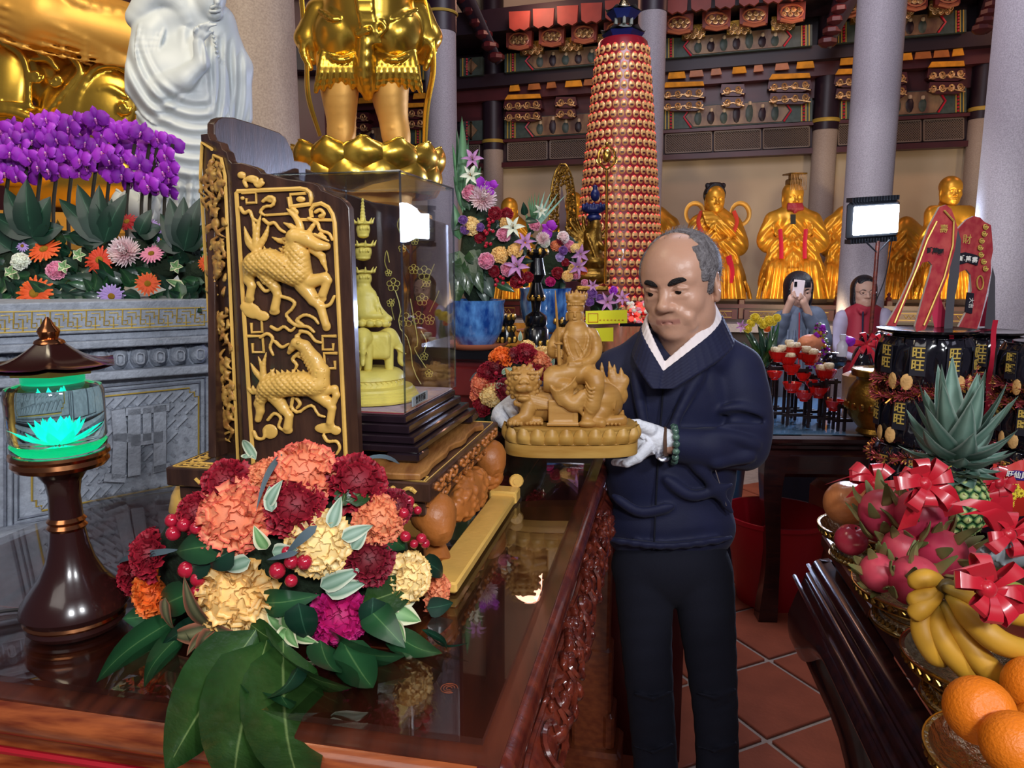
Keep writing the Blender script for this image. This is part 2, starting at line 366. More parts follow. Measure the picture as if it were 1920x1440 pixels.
def copy_thing(o,loc,label,rz=None,group=None):
 c=o.copy();COL.objects.link(c);c.location=loc;c['label']=label
 if group:c['group']=group
 if rz is not None:c.rotation_euler.z=rz
 def rec(a,b):
  for ch in list(a.children):
   d=ch.copy();COL.objects.link(d);d.parent=b;rec(ch,d)
 rec(o,c);return c
def aim(loc,d,up=(0,0,1),s=1,spin=0):
 """matrix whose local +Z points along d"""
 z=Vector(d).normalized();x=Vector(up).cross(z)
 if x.length<1e-4:x=z.orthogonal()
 x.normalize();y=z.cross(x);m=Matrix((x,y,z)).transposed()
 m=m@Matrix.Rotation(spin,3,'Z');m=m*s
 X=m.to_4x4();X.translation=Vector(loc);return X
def bez(pts,n=16):
 """Catmull-Rom through points"""
 p=[Vector(q)for q in pts];p=[p[0]*2-p[1]]+p+[p[-1]*2-p[-2]];out=[];k=len(p)-3
 for i in range(n):
  x=i/(n-1)*k;j=min(int(x),k-1);t=x-j;a,b,c,d=p[j:j+4]
  out.append(.5*((2*b)+(c-a)*t+(2*a-5*b+4*c-d)*t*t+(3*b-a-3*c+d)*t**3))
 return out
def lerp(a,b,t):return a+(b-a)*t
def text(s,fr=None,loc=None,size=.05,d=(1,0,0),up=(0,0,1),depth=.0006,name='lettering',mk='ink',parent=None,bold=0):
 cu=bpy.data.curves.new(name,'FONT');cu.body=s;cu.size=size;cu.extrude=depth;cu.align_x='CENTER';cu.align_y='CENTER';cu.offset=bold;cu.resolution_u=3
 to=bpy.data.objects.new(name,cu);COL.objects.link(to);dg=bpy.context.evaluated_depsgraph_get();dg.update()
 me=bpy.data.meshes.new_from_object(to.evaluated_get(dg));bpy.data.objects.remove(to)
 me.materials.clear();me.materials.append(M[mk]);ob=bpy.data.objects.new(name,me);COL.objects.link(ob)
 x=Vector(d).normalized();u=Vector(up);u=(u-x*x.dot(u)).normalized();m=Matrix((x,u,x.cross(u))).transposed().to_4x4();m.translation=Vector(loc)
 if parent:ob.parent=parent;m=Matrix.Translation(-wl(parent))@m
 ob.matrix_local=m;return ob
class SDF:
 sm=.6
 def __init__(s,lo,hi,h):
  s.lo=np.array(lo,float);s.h=float(h);n=np.ceil((np.array(hi,float)-s.lo)/h).astype(int)+1
  s.g=np.full(n,1e3,np.float32)
 def _sub(s,lo,hi):
  a=np.maximum(np.floor((np.array(lo)-s.lo)/s.h).astype(int),0);b=np.minimum(np.ceil((np.array(hi)-s.lo)/s.h).astype(int)+1,s.g.shape)
  if(b<=a).any():return None
  ax=[np.arange(a[i],b[i])*s.h+s.lo[i]for i in range(3)]
  return tuple(slice(a[i],b[i])for i in range(3)),ax[0][:,None,None].astype(np.float32),ax[1][None,:,None].astype(np.float32),ax[2][None,None,:].astype(np.float32)
 def _comb(s,sl,d,k,sub):
  g=s.g[sl]
  if sub:a,b=-g,d
  else:a,b=g,d
  if k>0:hh=np.maximum(k-np.abs(a-b),0)/k;r=np.minimum(a,b)-hh*hh*k*.25
  else:r=np.minimum(a,b)
  s.g[sl]=-r if sub else r
 def e(s,c,r,rot=None,k=1.5,sub=False):
  r=np.array((r,)*3 if not hasattr(r,'__len__')else r,float);m=r.max()+k+s.h*3;c=np.array(tuple(c),float)
  q=s._sub(c-m,c+m)
  if q is None:return s
  sl,X,Y,Z=q;X,Y,Z=X-c[0],Y-c[1],Z-c[2]
  if rot is not None:
   A=np.array(Euler([R(t)for t in rot]).to_matrix().transposed());X,Y,Z=A[0,0]*X+A[0,1]*Y+A[0,2]*Z,A[1,0]*X+A[1,1]*Y+A[1,2]*Z,A[2,0]*X+A[2,1]*Y+A[2,2]*Z
  k0=np.sqrt((X/r[0])**2+(Y/r[1])**2+(Z/r[2])**2);k1=np.sqrt((X/r[0]**2)**2+(Y/r[1]**2)**2+(Z/r[2]**2)**2)+1e-9
  s._comb(sl,k0*(k0-1)/k1,k,sub);return s
 def c(s,a,b,ra,rb=None,k=1.5,sub=False,fl=None):
  rb=ra if rb is None else rb;a=np.array(tuple(a),float);b=np.array(tuple(b),float);m=max(ra,rb)+k+s.h*3
  q=s._sub(np.minimum(a,b)-m,np.maximum(a,b)+m)
  if q is None:return s
  sl,X,Y,Z=q;d=b-a;L=max(float(d@d),1e-9)
  t=np.clip(((X-a[0])*d[0]+(Y-a[1])*d[1]+(Z-a[2])*d[2])/L,0,1)
  D=np.sqrt((X-a[0]-t*d[0])**2+(Y-a[1]-t*d[1])**2+(Z-a[2]-t*d[2])**2)-(ra+(rb-ra)*t)
  s._comb(sl,D,k,sub);return s
 def ch(s,pts,r,k=1.5,sub=False,smooth=0):
  if smooth:pts=[tuple(p)for p in bez(pts,smooth)]
  n=len(pts);r=[r]*n if not hasattr(r,'__len__')else list(r)
  if len(r)!=n:r=list(np.interp(np.linspace(0,1,n),np.linspace(0,1,len(r)),r))
  for i in range(n-1):s.c(pts[i],pts[i+1],r[i],r[i+1],k,sub)
  return s
 def b(s,c,hf,rot=None,rd=1,k=1.5,sub=False):
  c=np.array(tuple(c),float);hf=np.array(hf,float);m=float(np.linalg.norm(hf))+k+s.h*3;q=s._sub(c-m,c+m)
  if q is None:return s
  sl,X,Y,Z=q;X,Y,Z=X-c[0],Y-c[1],Z-c[2]
  if rot is not None:
   A=np.array(Euler([R(t)for t in rot]).to_matrix().transposed());X,Y,Z=A[0,0]*X+A[0,1]*Y+A[0,2]*Z,A[1,0]*X+A[1,1]*Y+A[1,2]*Z,A[2,0]*X+A[2,1]*Y+A[2,2]*Z
  X,Y,Z=np.abs(X)-hf[0]+rd,np.abs(Y)-hf[1]+rd,np.abs(Z)-hf[2]+rd
  D=np.sqrt(np.maximum(X,0)**2+np.maximum(Y,0)**2+np.maximum(Z,0)**2)+np.minimum(np.maximum(np.maximum(X,Y),Z),0)-rd
  s._comb(sl,D,k,sub);return s
 def clip(s,fn):
  X,Y,Z=(np.arange(s.g.shape[i])*s.h+s.lo[i]for i in range(3));s.g=np.maximum(s.g,fn(X[:,None,None],Y[None,:,None],Z[None,None,:]).astype(np.float32));return s
 def raw(s,it=1):
  g=s.g;g[0],g[-1],g[:,0],g[:,-1],g[:,:,0],g[:,:,-1]=(9.,)*6
  S0=(g<0);n=np.array(g.shape)-1;cnt=np.zeros(n,np.int8)
  offs=[(i,j,k)for i in(0,1)for j in(0,1)for k in(0,1)]
  for o in offs:cnt+=S0[o[0]:o[0]+n[0],o[1]:o[1]+n[1],o[2]:o[2]+n[2]]
  act=(cnt>0)&(cnt<8);idx=np.argwhere(act);N=len(idx);num=np.full(n,-1,np.int64);num[act]=np.arange(N)
  vals=np.stack([g[idx[:,0]+o[0],idx[:,1]+o[1],idx[:,2]+o[2]]for o in offs],1);pos=np.zeros((N,3));c=np.zeros(N)
  for a in range(8):
   for b in range(a+1,8):
    if sum(abs(offs[a][q]-offs[b][q])for q in range(3))!=1:continue
    va,vb=vals[:,a],vals[:,b];m=(va<0)!=(vb<0);t=np.where(m,va/np.where(m,va-vb,1),0)
    pos+=m[:,None]*(np.array(offs[a])+t[:,None]*(np.array(offs[b])-np.array(offs[a])));c+=m
  V=(idx+pos/np.maximum(c,1)[:,None])*s.h+s.lo;Q=[]
  for ax in range(3):
   o=[0,0,0];o[ax]=1;A=S0[:S0.shape[0]-o[0],:S0.shape[1]-o[1],:S0.shape[2]-o[2]];B=S0[o[0]:,o[1]:,o[2]:]
   e=np.argwhere(A!=B);in_=A[e[:,0],e[:,1],e[:,2]];b1=np.zeros(3,int);b1[(ax+1)%3]=1;b2=np.zeros(3,int);b2[(ax+2)%3]=1
   ok=(e[:,(ax+1)%3]>0)&(e[:,(ax+2)%3]>0);e=e[ok];in_=in_[ok]
   def nn(d):x=e-d;return num[x[:,0],x[:,1],x[:,2]]
   q=np.stack([nn(b1+b2),nn(b2),nn(0*b1),nn(b1)],1);q[~in_]=q[~in_][:,::-1];Q.append(q)
  Q=np.concatenate(Q)
  for _ in range(it):
   acc=np.zeros_like(V);w=np.zeros(N)
   for i in range(4):
    a,b=Q[:,i],Q[:,(i+1)%4]
    for c3 in range(3):acc[:,c3]+=np.bincount(a,V[b,c3],N)+np.bincount(b,V[a,c3],N)
    w+=np.bincount(a,minlength=N)+np.bincount(b,minlength=N)
   V=V*(1-s.sm)+s.sm*acc/np.maximum(w,1)[:,None]
  return V,Q
 def build(s,name,mk,parent=None,fr=None,o=None,it=1,t=None,post=None):
  V,Q=s.raw(it);T=t(V)if t is not None else None
  if post is not None:V=post(V)
  if fr is not None:V=fr.arr(V)if hasattr(fr,'arr')else fr(V)
  if o is None:o=wl(parent)if parent else base_of(V)
  me=bpy.data.meshes.new(name);Vl=V-np.array(tuple(o));n,f=len(V),len(Q)
  me.vertices.add(n);me.vertices.foreach_set('co',Vl.ravel());me.loops.add(f*4);me.loops.foreach_set('vertex_index',Q.ravel().astype(np.int32))
  me.polygons.add(f);me.polygons.foreach_set('loop_start',np.arange(0,f*4,4,dtype=np.int32))
  me.update(calc_edges=True);me.polygons.foreach_set('use_smooth',[True]*f)
  if T is not None:me.attributes.new('t','FLOAT','POINT').data.foreach_set('value',np.clip(T,0,1))
  for k in(mk if isinstance(mk,(list,tuple))else[mk]):me.materials.append(M[k])
  ob=bpy.data.objects.new(name,me);COL.objects.link(ob)
  if parent:ob.parent=parent
  else:ob.location=o
  return ob
def fold(S_,u,v,amp,k=2,r=2.2,w=0,n=10,sm=None):
 S_.ch([(a,b,w)for a,b in zip(u,v)],r,k,smooth=n)
# ## THE SETTING
WD=Vector((.966,-.26,0)).normalized();WN=Vector((.26,.966,0)).normalized();WP=Vector((2.73,9.0,0))
def wall(off=0):return Pl(WP-WN*off,(WD.x,WD.y))
def yy(y0,x):return 497+(y0-497)*(x+3135)/4535
def quad(x0,x1,y0,y1):return[(x0,yy(y0,x0)),(x1,yy(y0,x1)),(x1,yy(y1,x1)),(x0,yy(y1,x0))]
def obox(b,px0,px1,ya,yb,off,dep,mi=0):
 b.slab(quad(px0,px1,ya,yb),wall(off),0,dep,mi);return b
b=MB();b.add([(-6,-2,-.012),(9,-2,-.012),(9,13,-.012),(-6,13,-.012)],[(0,1,2,3)]);floor=struct(b.build('floor','grout',o=(0,0,0)))
g1=(PZ(1510,1200,0)-PZ(1275,1268,0));g2=(PZ(1520,1272,0)-PZ(1385,1196,0));ang=math.atan2(g1.y,g1.x)
X0=PZ(1442,1236,0);TS=.40;tb=MB();tb.box((0,0,-.006),(TS-.022,TS-.022,.012),bev=.003);tme=tb.mesh('tile')
for i in range(-9,9):
 for j in range(-9,9):
  c=X0+Matrix.Rotation(ang,3,'Z')@Vector(((i+.5)*TS,(j+.5)*TS,0))
  if-.3<c.x<3.6 and 1.3<c.y<5.6:
   place(tme,'tile','terracotta',floor,Matrix.Translation(c+Vector((0,0,random.uniform(-.001,.0005))))@Matrix.Rotation(ang,4,'Z'))
b=MB();q=[WP-WD*7.5,WP+WD*7,WP+WD*7+WN*.15,WP-WD*7.5+WN*.15]
b.add([(p.x,p.y,z)for z in(0,6.5)for p in q],[(0,1,5,4),(2,3,7,6),(1,2,6,5),(3,0,4,7),(4,5,6,7)]);wallb=struct(b.build('wall_back','plaster',sharp=30))
b=MB();b.box((1,8.2,6.55),(17,11,.1));struct(b.build('ceiling','lacquer_dark'))
b=MB();b.box((-3.6,5.2,3),(4.6,.1,6),rot=(0,0,8));wl_=struct(b.build('wall_left','lacquer_red'))
for i,z in enumerate((3.0,3.5,4.1)):
 b=MB();b.box((-3.5,5.1,z),(4.4,.14,.16),rot=(0,0,8),bev=.01);b.build('beam','lacquer_dark',wl_)
def column(cx,wpx,Y,mk,label,ztop=6.5,band=None,yring=None):
 r=wpx/2*S(cx,300,Y);c=P(cx,300,Y);t=thing('granite_column',label,'column',(c.x,Y,0))
 zb=ztop
 if yring is not None:zb=P(cx,yring,Y).z
 b=MB();b.lathe([(r*1.25,0),(r*1.25,.05),(r*1.1,.12),(r,.16),(r*.985,zb)],(c.x,Y,0),40);b.build('shaft',mk,t)
 if yring is not None:
  b=MB();b.lathe([(r*1.03,zb-.002),(r*1.03,zb+.42),(r,zb+.42),(r,ztop)],(c.x,Y,0),32);b.build('lacquered_top','lacquer_dark',t)
  b=MB();b.tube([(c.x+r*1.05*math.cos(a),Y+r*1.05*math.sin(a),zb+.01+(band or .13))for a in np.linspace(0,2*pi,32,endpoint=False)],.012,6,closed=True);b.build('gilt_ring','gold_line',t)
 return t
column(487,150,3.3,'granite_warm','thick pinkish granite column right behind the white stone statue')
column(829,58,6.4,'granite','pale granite column beside the gold standing statue, dark band at its top',yring=62)
column(1216,52,7.2,'granite','grey granite column half hidden by the red light tower',yring=25)
column(1632,84,5.9,'granite','granite column lit blue behind the work lamp')
column(1925,150,4.15,'granite','wide granite column cut off by the right edge of the picture')
for cx,wp,yb,lab in((925,40,282,'slim wall column left of the red tower, pale shaft under dark lacquer'),(1544,42,245,'slim wall column behind the phone-holding woman, pale shaft under dark lacquer'),(1832,38,225,'slim wall column beside the bald gold statue')):
 pl=wall(.16);c=pl(cx,300);r=wp/2*.0062;zb=pl(cx,yb).z
 t=thing('wall_column',lab,'column',(c.x,c.y,0))
 b=MB();b.lathe([(r,0),(r,zb)],(c.x,c.y,0),28);b.build('shaft','granite_warm',t)
 b=MB();b.lathe([(r*1.06,zb),(r*1.06,6.5)],(c.x,c.y,0),24);b.build('lacquered_top','lacquer_dark',t)
 b=MB();b.lathe([(r*1.1,zb+.08),(r*1.16,zb+.1),(r*1.1,zb+.12)],(c.x,c.y,0),24,cap=False);b.build('gilt_ring','gold_line',t)
def scroll(b,fr,cx,cy,rx,ry,w,rad,turns=1.6,flip=1,mi=0):
 pts=[]
 for i in range(16):
  t=i/15;a=turns*2*pi*t;q=1-t*.85;pts.append(fr(cx+flip*rx*q*math.cos(a),cy+ry*q*math.sin(a),w))
 b.tube(pts,rad,5,mi)
bays=[(560,800,0),(862,905,0),(946,1190,1),(1242,1523,2),(1566,1812,1)]
ent=struct(MB().box((0,0,0),(.01,.01,.01)).build('trim_1','lacquer_dark',o=(0,0,0)))
bpy.data.objects.remove(ent)
b=MB();obox(b,520,1990,96,122,.42,40);obox(b,520,1990,-40,8,.9,120);ent=struct(b.build('trim_1','lacquer_dark',o=(0,0,0)))
b=MB();obox(b,520,1990,283,293,.2,25);obox(b,520,1990,235,241,.2,25);struct(b.build('trim_2','lacquer_red',o=(0,0,0)))
b=MB();obox(b,520,1990,8,236,.06,6);struct(b.build('trim_3','lacquer_dark',o=(0,0,0)))
b=MB();obox(b,520,1990,122,152,.30,25);obox(b,520,1990,152,192,.14,12);struct(b.build('trim_4','lacquer_red',o=(0,0,0)))
tr5=struct(MB().add([tuple(wall(.1)(x,yy(y,x)))for x,y in((520,236),(1990,236),(1990,288),(520,288))],[(0,1,2,3)]).build('trim_5','lattice_wood',o=(0,0,0)))
for x0,x1,kind in bays:
 W_=x1-x0;n=max(1,round(W_/85))
 for i in range(n):
  a,c=x0+3+i*(W_-6)/n+3,x0+3+(i+1)*(W_-6)/n-3
  b=MB();fr=wall(.16)
  for(p0,p1)in(((a,244),(c,244)),((a,280),(c,280)),((a,244),(a,280)),((c,244),(c,280))):
   b.tube([fr(p0[0],yy(p0[1],p0[0])),fr(p1[0],yy(p1[1],p1[0]))],.01,4)
  k=int((c-a+36)/4.5)
  for j in range(k):
   for sg in(1,-1):
    x=a-36+j*4.5 if sg>0 else a+j*4.5;xa,ya,xb,yb_=x,280,x+36*sg,244
    if sg<0:xa,xb=x,x-36
    pts=[]
    for(q0,r0,q1,r1)in((xa,ya,xb,yb_),):
     for lim,up in((a,1),(c,0)):
      if min(q0,q1)<lim and up:
       f=(lim-q0)/(q1-q0)if q1!=q0 else 0
       if q0<lim:r0=r0+(r1-r0)*f;q0=lim
       elif q1<lim:r1=r0+(r1-r0)*f;q1=lim
      if max(q0,q1)>lim and not up:
       f=(lim-q0)/(q1-q0)if q1!=q0 else 0
       if q0>lim:r0=r0+(r1-r0)*f;q0=lim
       elif q1>lim:r1=r0+(r1-r0)*f;q1=lim
     if max(q0,q1)<=c+.01 and min(q0,q1)>=a-.01 and abs(q0-q1)>1:pts=[fr(q0,yy(r0,q0)),fr(q1,yy(r1,q1))]
    if pts:b.tube(pts,.0045,3,cap=False)
  stuff(b.build('lattice_panel','lattice_line',tr5))
 for(ya,yb,off)in((192,234,.2),(58,96,.5)):
  fr=wall(off);b=MB();m=min(44,W_*.22)
  b.slab(quad(x0,x1,ya,yb),fr,0,10,1)
  P1=[(x0+m,(ya+yb)/2),(x0+m+14,ya+2),(x1-m-14,ya+2),(x1-m,(ya+yb)/2),(x1-m-14,yb-2),(x0+m+14,yb-2)]
  b.slab([(x,yy(y,x))for x,y in P1],fr,-3,0,0)
  for xs in([x0+6,x0+12,x0+20,x1-6,x1-12,x1-20]if W_>60 else[x0+6]):
   b.slab(quad(xs-1,xs+1,ya,yb),fr,-2,0,2)
  for k in range(7):
   for xs in((x0+16,x1-16)if W_>60 else(x0+14,)):
    y=ya+3+k*(yb-ya-6)/6;b.ell(fr(xs,yy(y,xs),-2),.014,n=6,m=4,mi=3)
  if W_>60:
   for s_ in(0,1):
    xs=x0+m-4 if s_==0 else x1-m+4;sg=1 if s_==0 else-1
    b.tube([fr(xs+sg*14,yy(ya+1,xs),-3),fr(xs,yy((ya+yb)/2,xs),-3),fr(xs+sg*14,yy(yb-1,xs),-3)],.012,4,3)
   for k in range(int(W_/26)):
    xs=x0+m+24+k*24
    if xs>x1-m-18:break
    hh=(yb-ya)*random.uniform(.5,.8);b.ell(fr(xs,yy(yb-4-hh/2,xs),-3),(.05,.012,hh*.003),n=8,m=5,mi=4 if k%2 else 1)
    b.ell(fr(xs,yy(yb-6-hh,xs),-3),(.022,.02,.026),n=6,m=4,mi=5)
  b.build('painted_panel',['paint_scene','paint_green','gold_line','bow_red','lacquer_dark','plaster'],ent)
 if W_<60:continue
 for f_,wd in((.14,78),(.47,42),(.85,78)):
  cx=x0+W_*f_;wd=wd*W_/281;fr=wall(.3)
  for j,(ya,yb,sc_)in enumerate(((156,178,1),(180,200,.92))):
   b=MB();b.slab([(cx-wd/2*sc_,yy(ya,cx)),(cx+wd/2*sc_,yy(ya,cx)),(cx+wd/2*sc_+3,yy(yb-6,cx)),(cx+wd*.3,yy(yb,cx)),(cx-wd*.3,yy(yb,cx)),(cx-wd/2*sc_-3,yy(yb-6,cx))],fr,0,20,1)
   k=max(2,int(wd/16));
   for i in range(k):
    sx=cx-wd/2+(i+.5)*wd/k;scroll(b,fr,sx,yy((ya+yb)/2,sx),7,8,-2,.010,flip=1 if i%2 else-1)
   b.tube([fr(cx-wd/2,yy(yb-3,cx),-2),fr(cx,yy(yb-9,cx),-2),fr(cx+wd/2,yy(yb-3,cx),-2)],.008,4)
   b.build('gilded_scroll_bracket',['gilt_relief','lacquer_red'],ent)
  if wd>50*W_/281:
   b=MB();b.slab([(cx-wd/2,yy(152,cx-wd/2)),(cx-wd/2+6,yy(145,cx)),(cx+wd/2-2,yy(143,cx)),(cx+wd/2,yy(154,cx+wd/2))],wall(.36),0,5);b.build('yellow_strip','cloth_yellow',ent)
 for k in range(7):
  xs=x0+W_*(k+.3)/7;wd=random.uniform(14,30)
  b=MB();b.slab([(xs,yy(124,xs)),(xs+wd,yy(122,xs)),(xs+wd+3,yy(134,xs)),(xs-2,yy(136,xs))],wall(.4),0,4);b.build('silk_banner','cloth_yellow' if k%3==0 else'boxwood_red',ent)
 for k in range(3):
  xs=x0+W_*(.2+k*.3);b=MB();fr=wall(.62)
  b.slab([(xs-20,yy(38,xs)),(xs+22,yy(34,xs)),(xs+24,yy(58,xs)),(xs-20,yy(64,xs))],fr,0,14,1)
  for i in range(7):scroll(b,fr,xs-17+i*6,yy(49+7*(i%2),xs),5,8,-2,.009)
  b.build('carved_block',['gilt_relief','gold_dark'],ent)
 nb=4 if W_>200 else 2
 for k in range(nb):
  xs=x0+W_*(k+.45)/nb;fr=wall(.8);b=MB();hw=W_/nb*.30
  el=[(xs+hw*math.cos(a),yy(31,xs)+13*math.sin(a))for a in np.linspace(0,2*pi,12,endpoint=False)]
  b.slab([(xs-hw-6,yy(10,xs)),(xs+hw+6,yy(8,xs)),(xs+hw+4,yy(44,xs)),(xs,yy(49,xs)),(xs-hw-6,yy(46,xs))],fr,0,16,1)
  b.tube([fr(x,y,-2)for x,y in el],.011,4,2,closed=True)
  for i in range(6):scroll(b,fr,xs-hw*.7+i*hw*.28,yy(31+4*(-1)**i,xs),5,5,-2,.009,mi=0)
  b.tube([fr(xs-hw,yy(46,xs),-2),fr(xs,yy(50,xs),-2),fr(xs+hw,yy(45,xs),-2)],.018,5,2)
  b.build('gilded_oval_plaque',['gilt_relief','beam_red','saucer_clay'],ent)
 for k in range(int(W_/45)):
  xs=x0+8+k*45;b=MB();fr=wall(1.1)
  b.slab([(xs,yy(-30,xs)),(xs+40,yy(-32,xs)),(xs+38,yy(2,xs)),(xs+29,yy(9,xs)),(xs+20,yy(5,xs)),(xs+10,yy(10,xs)),(xs+1,yy(4,xs))],fr,0,8,0);b.build('scalloped_board','beam_red',ent)
for(xa,ya,xb,yb,y0)in((868,-20,936,118,.9),(1600,-40,1548,88,.9),(1880,-30,1838,60,.9)):
 fr=wall(y0);b=MB();A,B=fr(xa,ya,-40),fr(xb,yb,0)
 b.tube([A,B],[.16,.06],8,0,flat=.5)
 for i in range(7):c=A.lerp(B,(i+.5)/7);b.ell(c,(.10,.09,.06),n=8,m=5,mi=1)
 tag(b.build('carved_bracket',['lacquer_dark','lacquer_red']),{868:'long carved bracket arm left of the red tower',1600:'carved bracket arm beside the lit granite column',1880:'carved bracket arm by the far right column'}[xa],'bracket')
# ## altar platform of the gold figures along the back wall
b=MB()
def wbox(b,s0,s1,o0,o1,z0,z1,mi=0,bev=0):
 c=[WP+WD*s0-WN*o0,WP+WD*s1-WN*o0,WP+WD*s1-WN*o1,WP+WD*s0-WN*o1]
 b.add([(p.x,p.y,z)for z in(z0,z1)for p in c],[(0,1,2,3),(7,6,5,4),(1,0,4,5),(2,1,5,6),(3,2,6,7),(0,3,7,4)],mi);return b
wbox(b,-5.5,4.5,.0,1.55,0,1.2);plat=tag(b.build('statue_platform','lacquer_dark',sharp=30),'long dark red platform under the row of gold seated statues','platform')
b=MB();wbox(b,-5.5,4.5,1.5,1.8,.98,1.06);b.build('ledge','granite',plat)
b=MB();wbox(b,-5.5,4.5,1.45,1.57,1.2,1.24);b.build('top_rail','lacquer_red',plat)
for i in range(22):
 s0=-5.4+i*.45;b=MB();wbox(b,s0,s0+.38,1.5,1.58,1.09,1.19)
 fr0=WP+WD*s0-WN*1.585
 b.tube([fr0+WD*.05+Vector((0,0,1.11)),fr0+WD*.33+Vector((0,0,1.11)),fr0+WD*.33+Vector((0,0,1.17)),fr0+WD*.05+Vector((0,0,1.17))],.004,4,1,closed=True)
 b.tube([fr0+WD*(.1+.02*k)+Vector((0,0,1.14+.015*(-1)**k))for k in range(10)],.004,4,1);b.build('panel',['lacquer_red','gold_line'],plat)
 b=MB();p=WP+WD*(s0+.415)-WN*1.53;b.box((p.x,p.y,1.19),(.06,.06,.2),bev=.006);b.lathe([(.022,0),(.03,.02),(.012,.04),(.02,.06),(0.001,.08)],(p.x,p.y,1.29),8);b.build('rail_post','lacquer_red',plat)
# ## shared makers: glass, leaves, flowers
def glassmat(k,f0=.04,tint=(.97,.98,1),rough=.01):
 m=bpy.data.materials.new(k);m.use_nodes=True;nt=m.node_tree;nt.nodes.clear();N=nt.nodes.new;L=nt.links.new
 o=N('ShaderNodeOutputMaterial');t=N('ShaderNodeBsdfTransparent');t.inputs[0].default_value=tint+(1,);g=N('ShaderNodeBsdfGlossy');g.inputs['Roughness'].default_value=rough
 f=N('ShaderNodeLayerWeight');f.inputs['Blend'].default_value=.5;mx=N('ShaderNodeMixShader');pw=N('ShaderNodeMath');pw.operation='POWER';pw.inputs[1].default_value=4.5;ma=N('ShaderNodeMath');ma.operation='MULTIPLY_ADD';ma.inputs[1].default_value=1-f0;ma.inputs[2].default_value=f0
 L(f.outputs['Facing'],pw.inputs[0]);L(pw.outputs[0],ma.inputs[0]);L(ma.outputs[0],mx.inputs[0]);L(t.outputs[0],mx.inputs[1]);L(g.outputs[0],mx.inputs[2]);L(mx.outputs[0],o.inputs[0]);M[k]=m
glassmat('table_glass',.10,(.86,.84,.84),.006);glassmat('acrylic',.04);glassmat('crystal_glass',.09,(.84,.95,.93));glassmat('acrylic_edge',.3,(.7,.78,.84),.1);glassmat('blue_glass',.35,(.85,.92,.97),.03)
def leaf(b,A,B,width,nrm,curl=.12,fold=.25,pw=.55,nu=5,nv=8,mi=0,tipw=0):
 """leaf blade from A to B, facing nrm; e = distance from the midrib"""
 A,B,nrm=Vector(A),Vector(B),Vector(nrm);d=B-A;L_=d.length;d.normalize();side=d.cross(nrm)
 if side.length<1e-5:side=d.orthogonal()
 side.normalize();up=side.cross(d)
 def f(a,t):
  x=2*a-1;w_=width*(math.sin(pi*min(max(t,.0),1)**pw)**.85*(1-tipw)+tipw*(1-t))if 0<t<1 else 0
  return A+d*(t*L_)+side*(x*w_/2)+up*(curl*L_*math.sin(pi*t)-fold*abs(x)*w_*-.5)
 return b.grid(f,nu,nv,mi,e=lambda a,t:min(1,abs(2*a-1)+(.35 if t>.93 else 0)))
def carnation(seed):
 rd=random.Random(seed);b=MB();G=2.39996
 def pet(n,sd,r0,ln,wd,p1,p2,dr=0):
  bb=n.cross(sd)
  def f(a,t):
   x=2*a-1;w_=x*wd*(.35+.65*t**.7);L_=ln*t*(1-.22*x*x)*(1+.05*math.sin(x*21+p2)*t)
   return tuple(n*(r0+L_)+sd*w_+bb*(t*(.11*math.sin(x*4.5+p1)+.05*math.sin(x*12+p2)))+Vector((0,0,-dr*t*t)))
  b.grid(f,13,4)
 for i in range(13):
  az=2*pi*i/13+rd.uniform(-.1,.1);el=rd.uniform(-.05,.25);n=Vector((math.cos(az)*math.cos(el),math.sin(az)*math.cos(el),math.sin(el)));pet(n,Vector((-math.sin(az),math.cos(az),rd.uniform(-.3,.3))).normalized(),.2,.78*rd.uniform(.92,1.06),.36,rd.uniform(0,6),rd.uniform(0,6),.08)
 for i in range(46):
  z=1-(i+.5)/46*.92;q=math.sqrt(1-z*z);az=i*G+rd.uniform(-.2,.2);n=Vector((q*math.cos(az),q*math.sin(az),z*.8));sd=Vector((rd.gauss(0,1),rd.gauss(0,1),rd.gauss(0,.5)));sd=(sd-n*sd.dot(n)/n.length_squared).normalized()
  pet(n,sd,.42,.48*rd.uniform(.85,1.12),.30,rd.uniform(0,6),rd.uniform(0,6))
 b.ell((0,0,.15),(.62,.62,.5),n=12,m=7,t=.2);return b.mesh('carnation',sharp=0)
CARN=[carnation(s)for s in(1,2,3)]
def daisy(k=17,layers=2,ln=1.,w=.19,cup=.12):
 b=MB();rd=random.Random(5)
 for l in range(layers):
  for i in range(k):
   az=2*pi*(i+.5*l)/k+rd.uniform(-.05,.05);ca,sa=math.cos(az),math.sin(az);q=ln*(1-.18*l)*rd.uniform(.93,1.05);dz=rd.uniform(-.05,.08)
   def f(a,t,ca=ca,sa=sa,q=q,l=l,dz=dz):
    x=2*a-1;w_=w*math.sin(pi*(.12+.8*t))**.6;r_=.18+(q-.18)*t;return(r_*ca-x*w_*.5*sa,r_*sa+x*w_*.5*ca,cup*t+.06*l-.16*t*t+dz*t-.03*abs(x))
   b.grid(f,3,5)
 n=len(b.f);b.ell((0,0,.06),(.27,.27,.1),n=12,m=5,mi=1);return b
def mum():
 b=MB();rd=random.Random(9)
 for l in range(9):
  th=R(100-l*12.5);k=[20,22,22,20,18,15,12,8,5][l]
  for i in range(k):
   az=2*pi*(i+rd.random()*.5)/k;ca,sa=math.cos(az),math.sin(az)
   def f(a,t,ca=ca,sa=sa,th=th):
    x=2*a-1;r0=.3+.68*t;tt=th+.35*(1-t)*0-.28*t*t;rr=r0*math.sin(tt);z=r0*math.cos(tt);w_=.13*math.sin(pi*(.2+.72*t));return(rr*ca-x*w_*.5*sa,rr*sa+x*w_*.5*ca,z*.85)
   b.grid(f,3,4)
 return b.mesh('chrysanthemum',sharp=0)
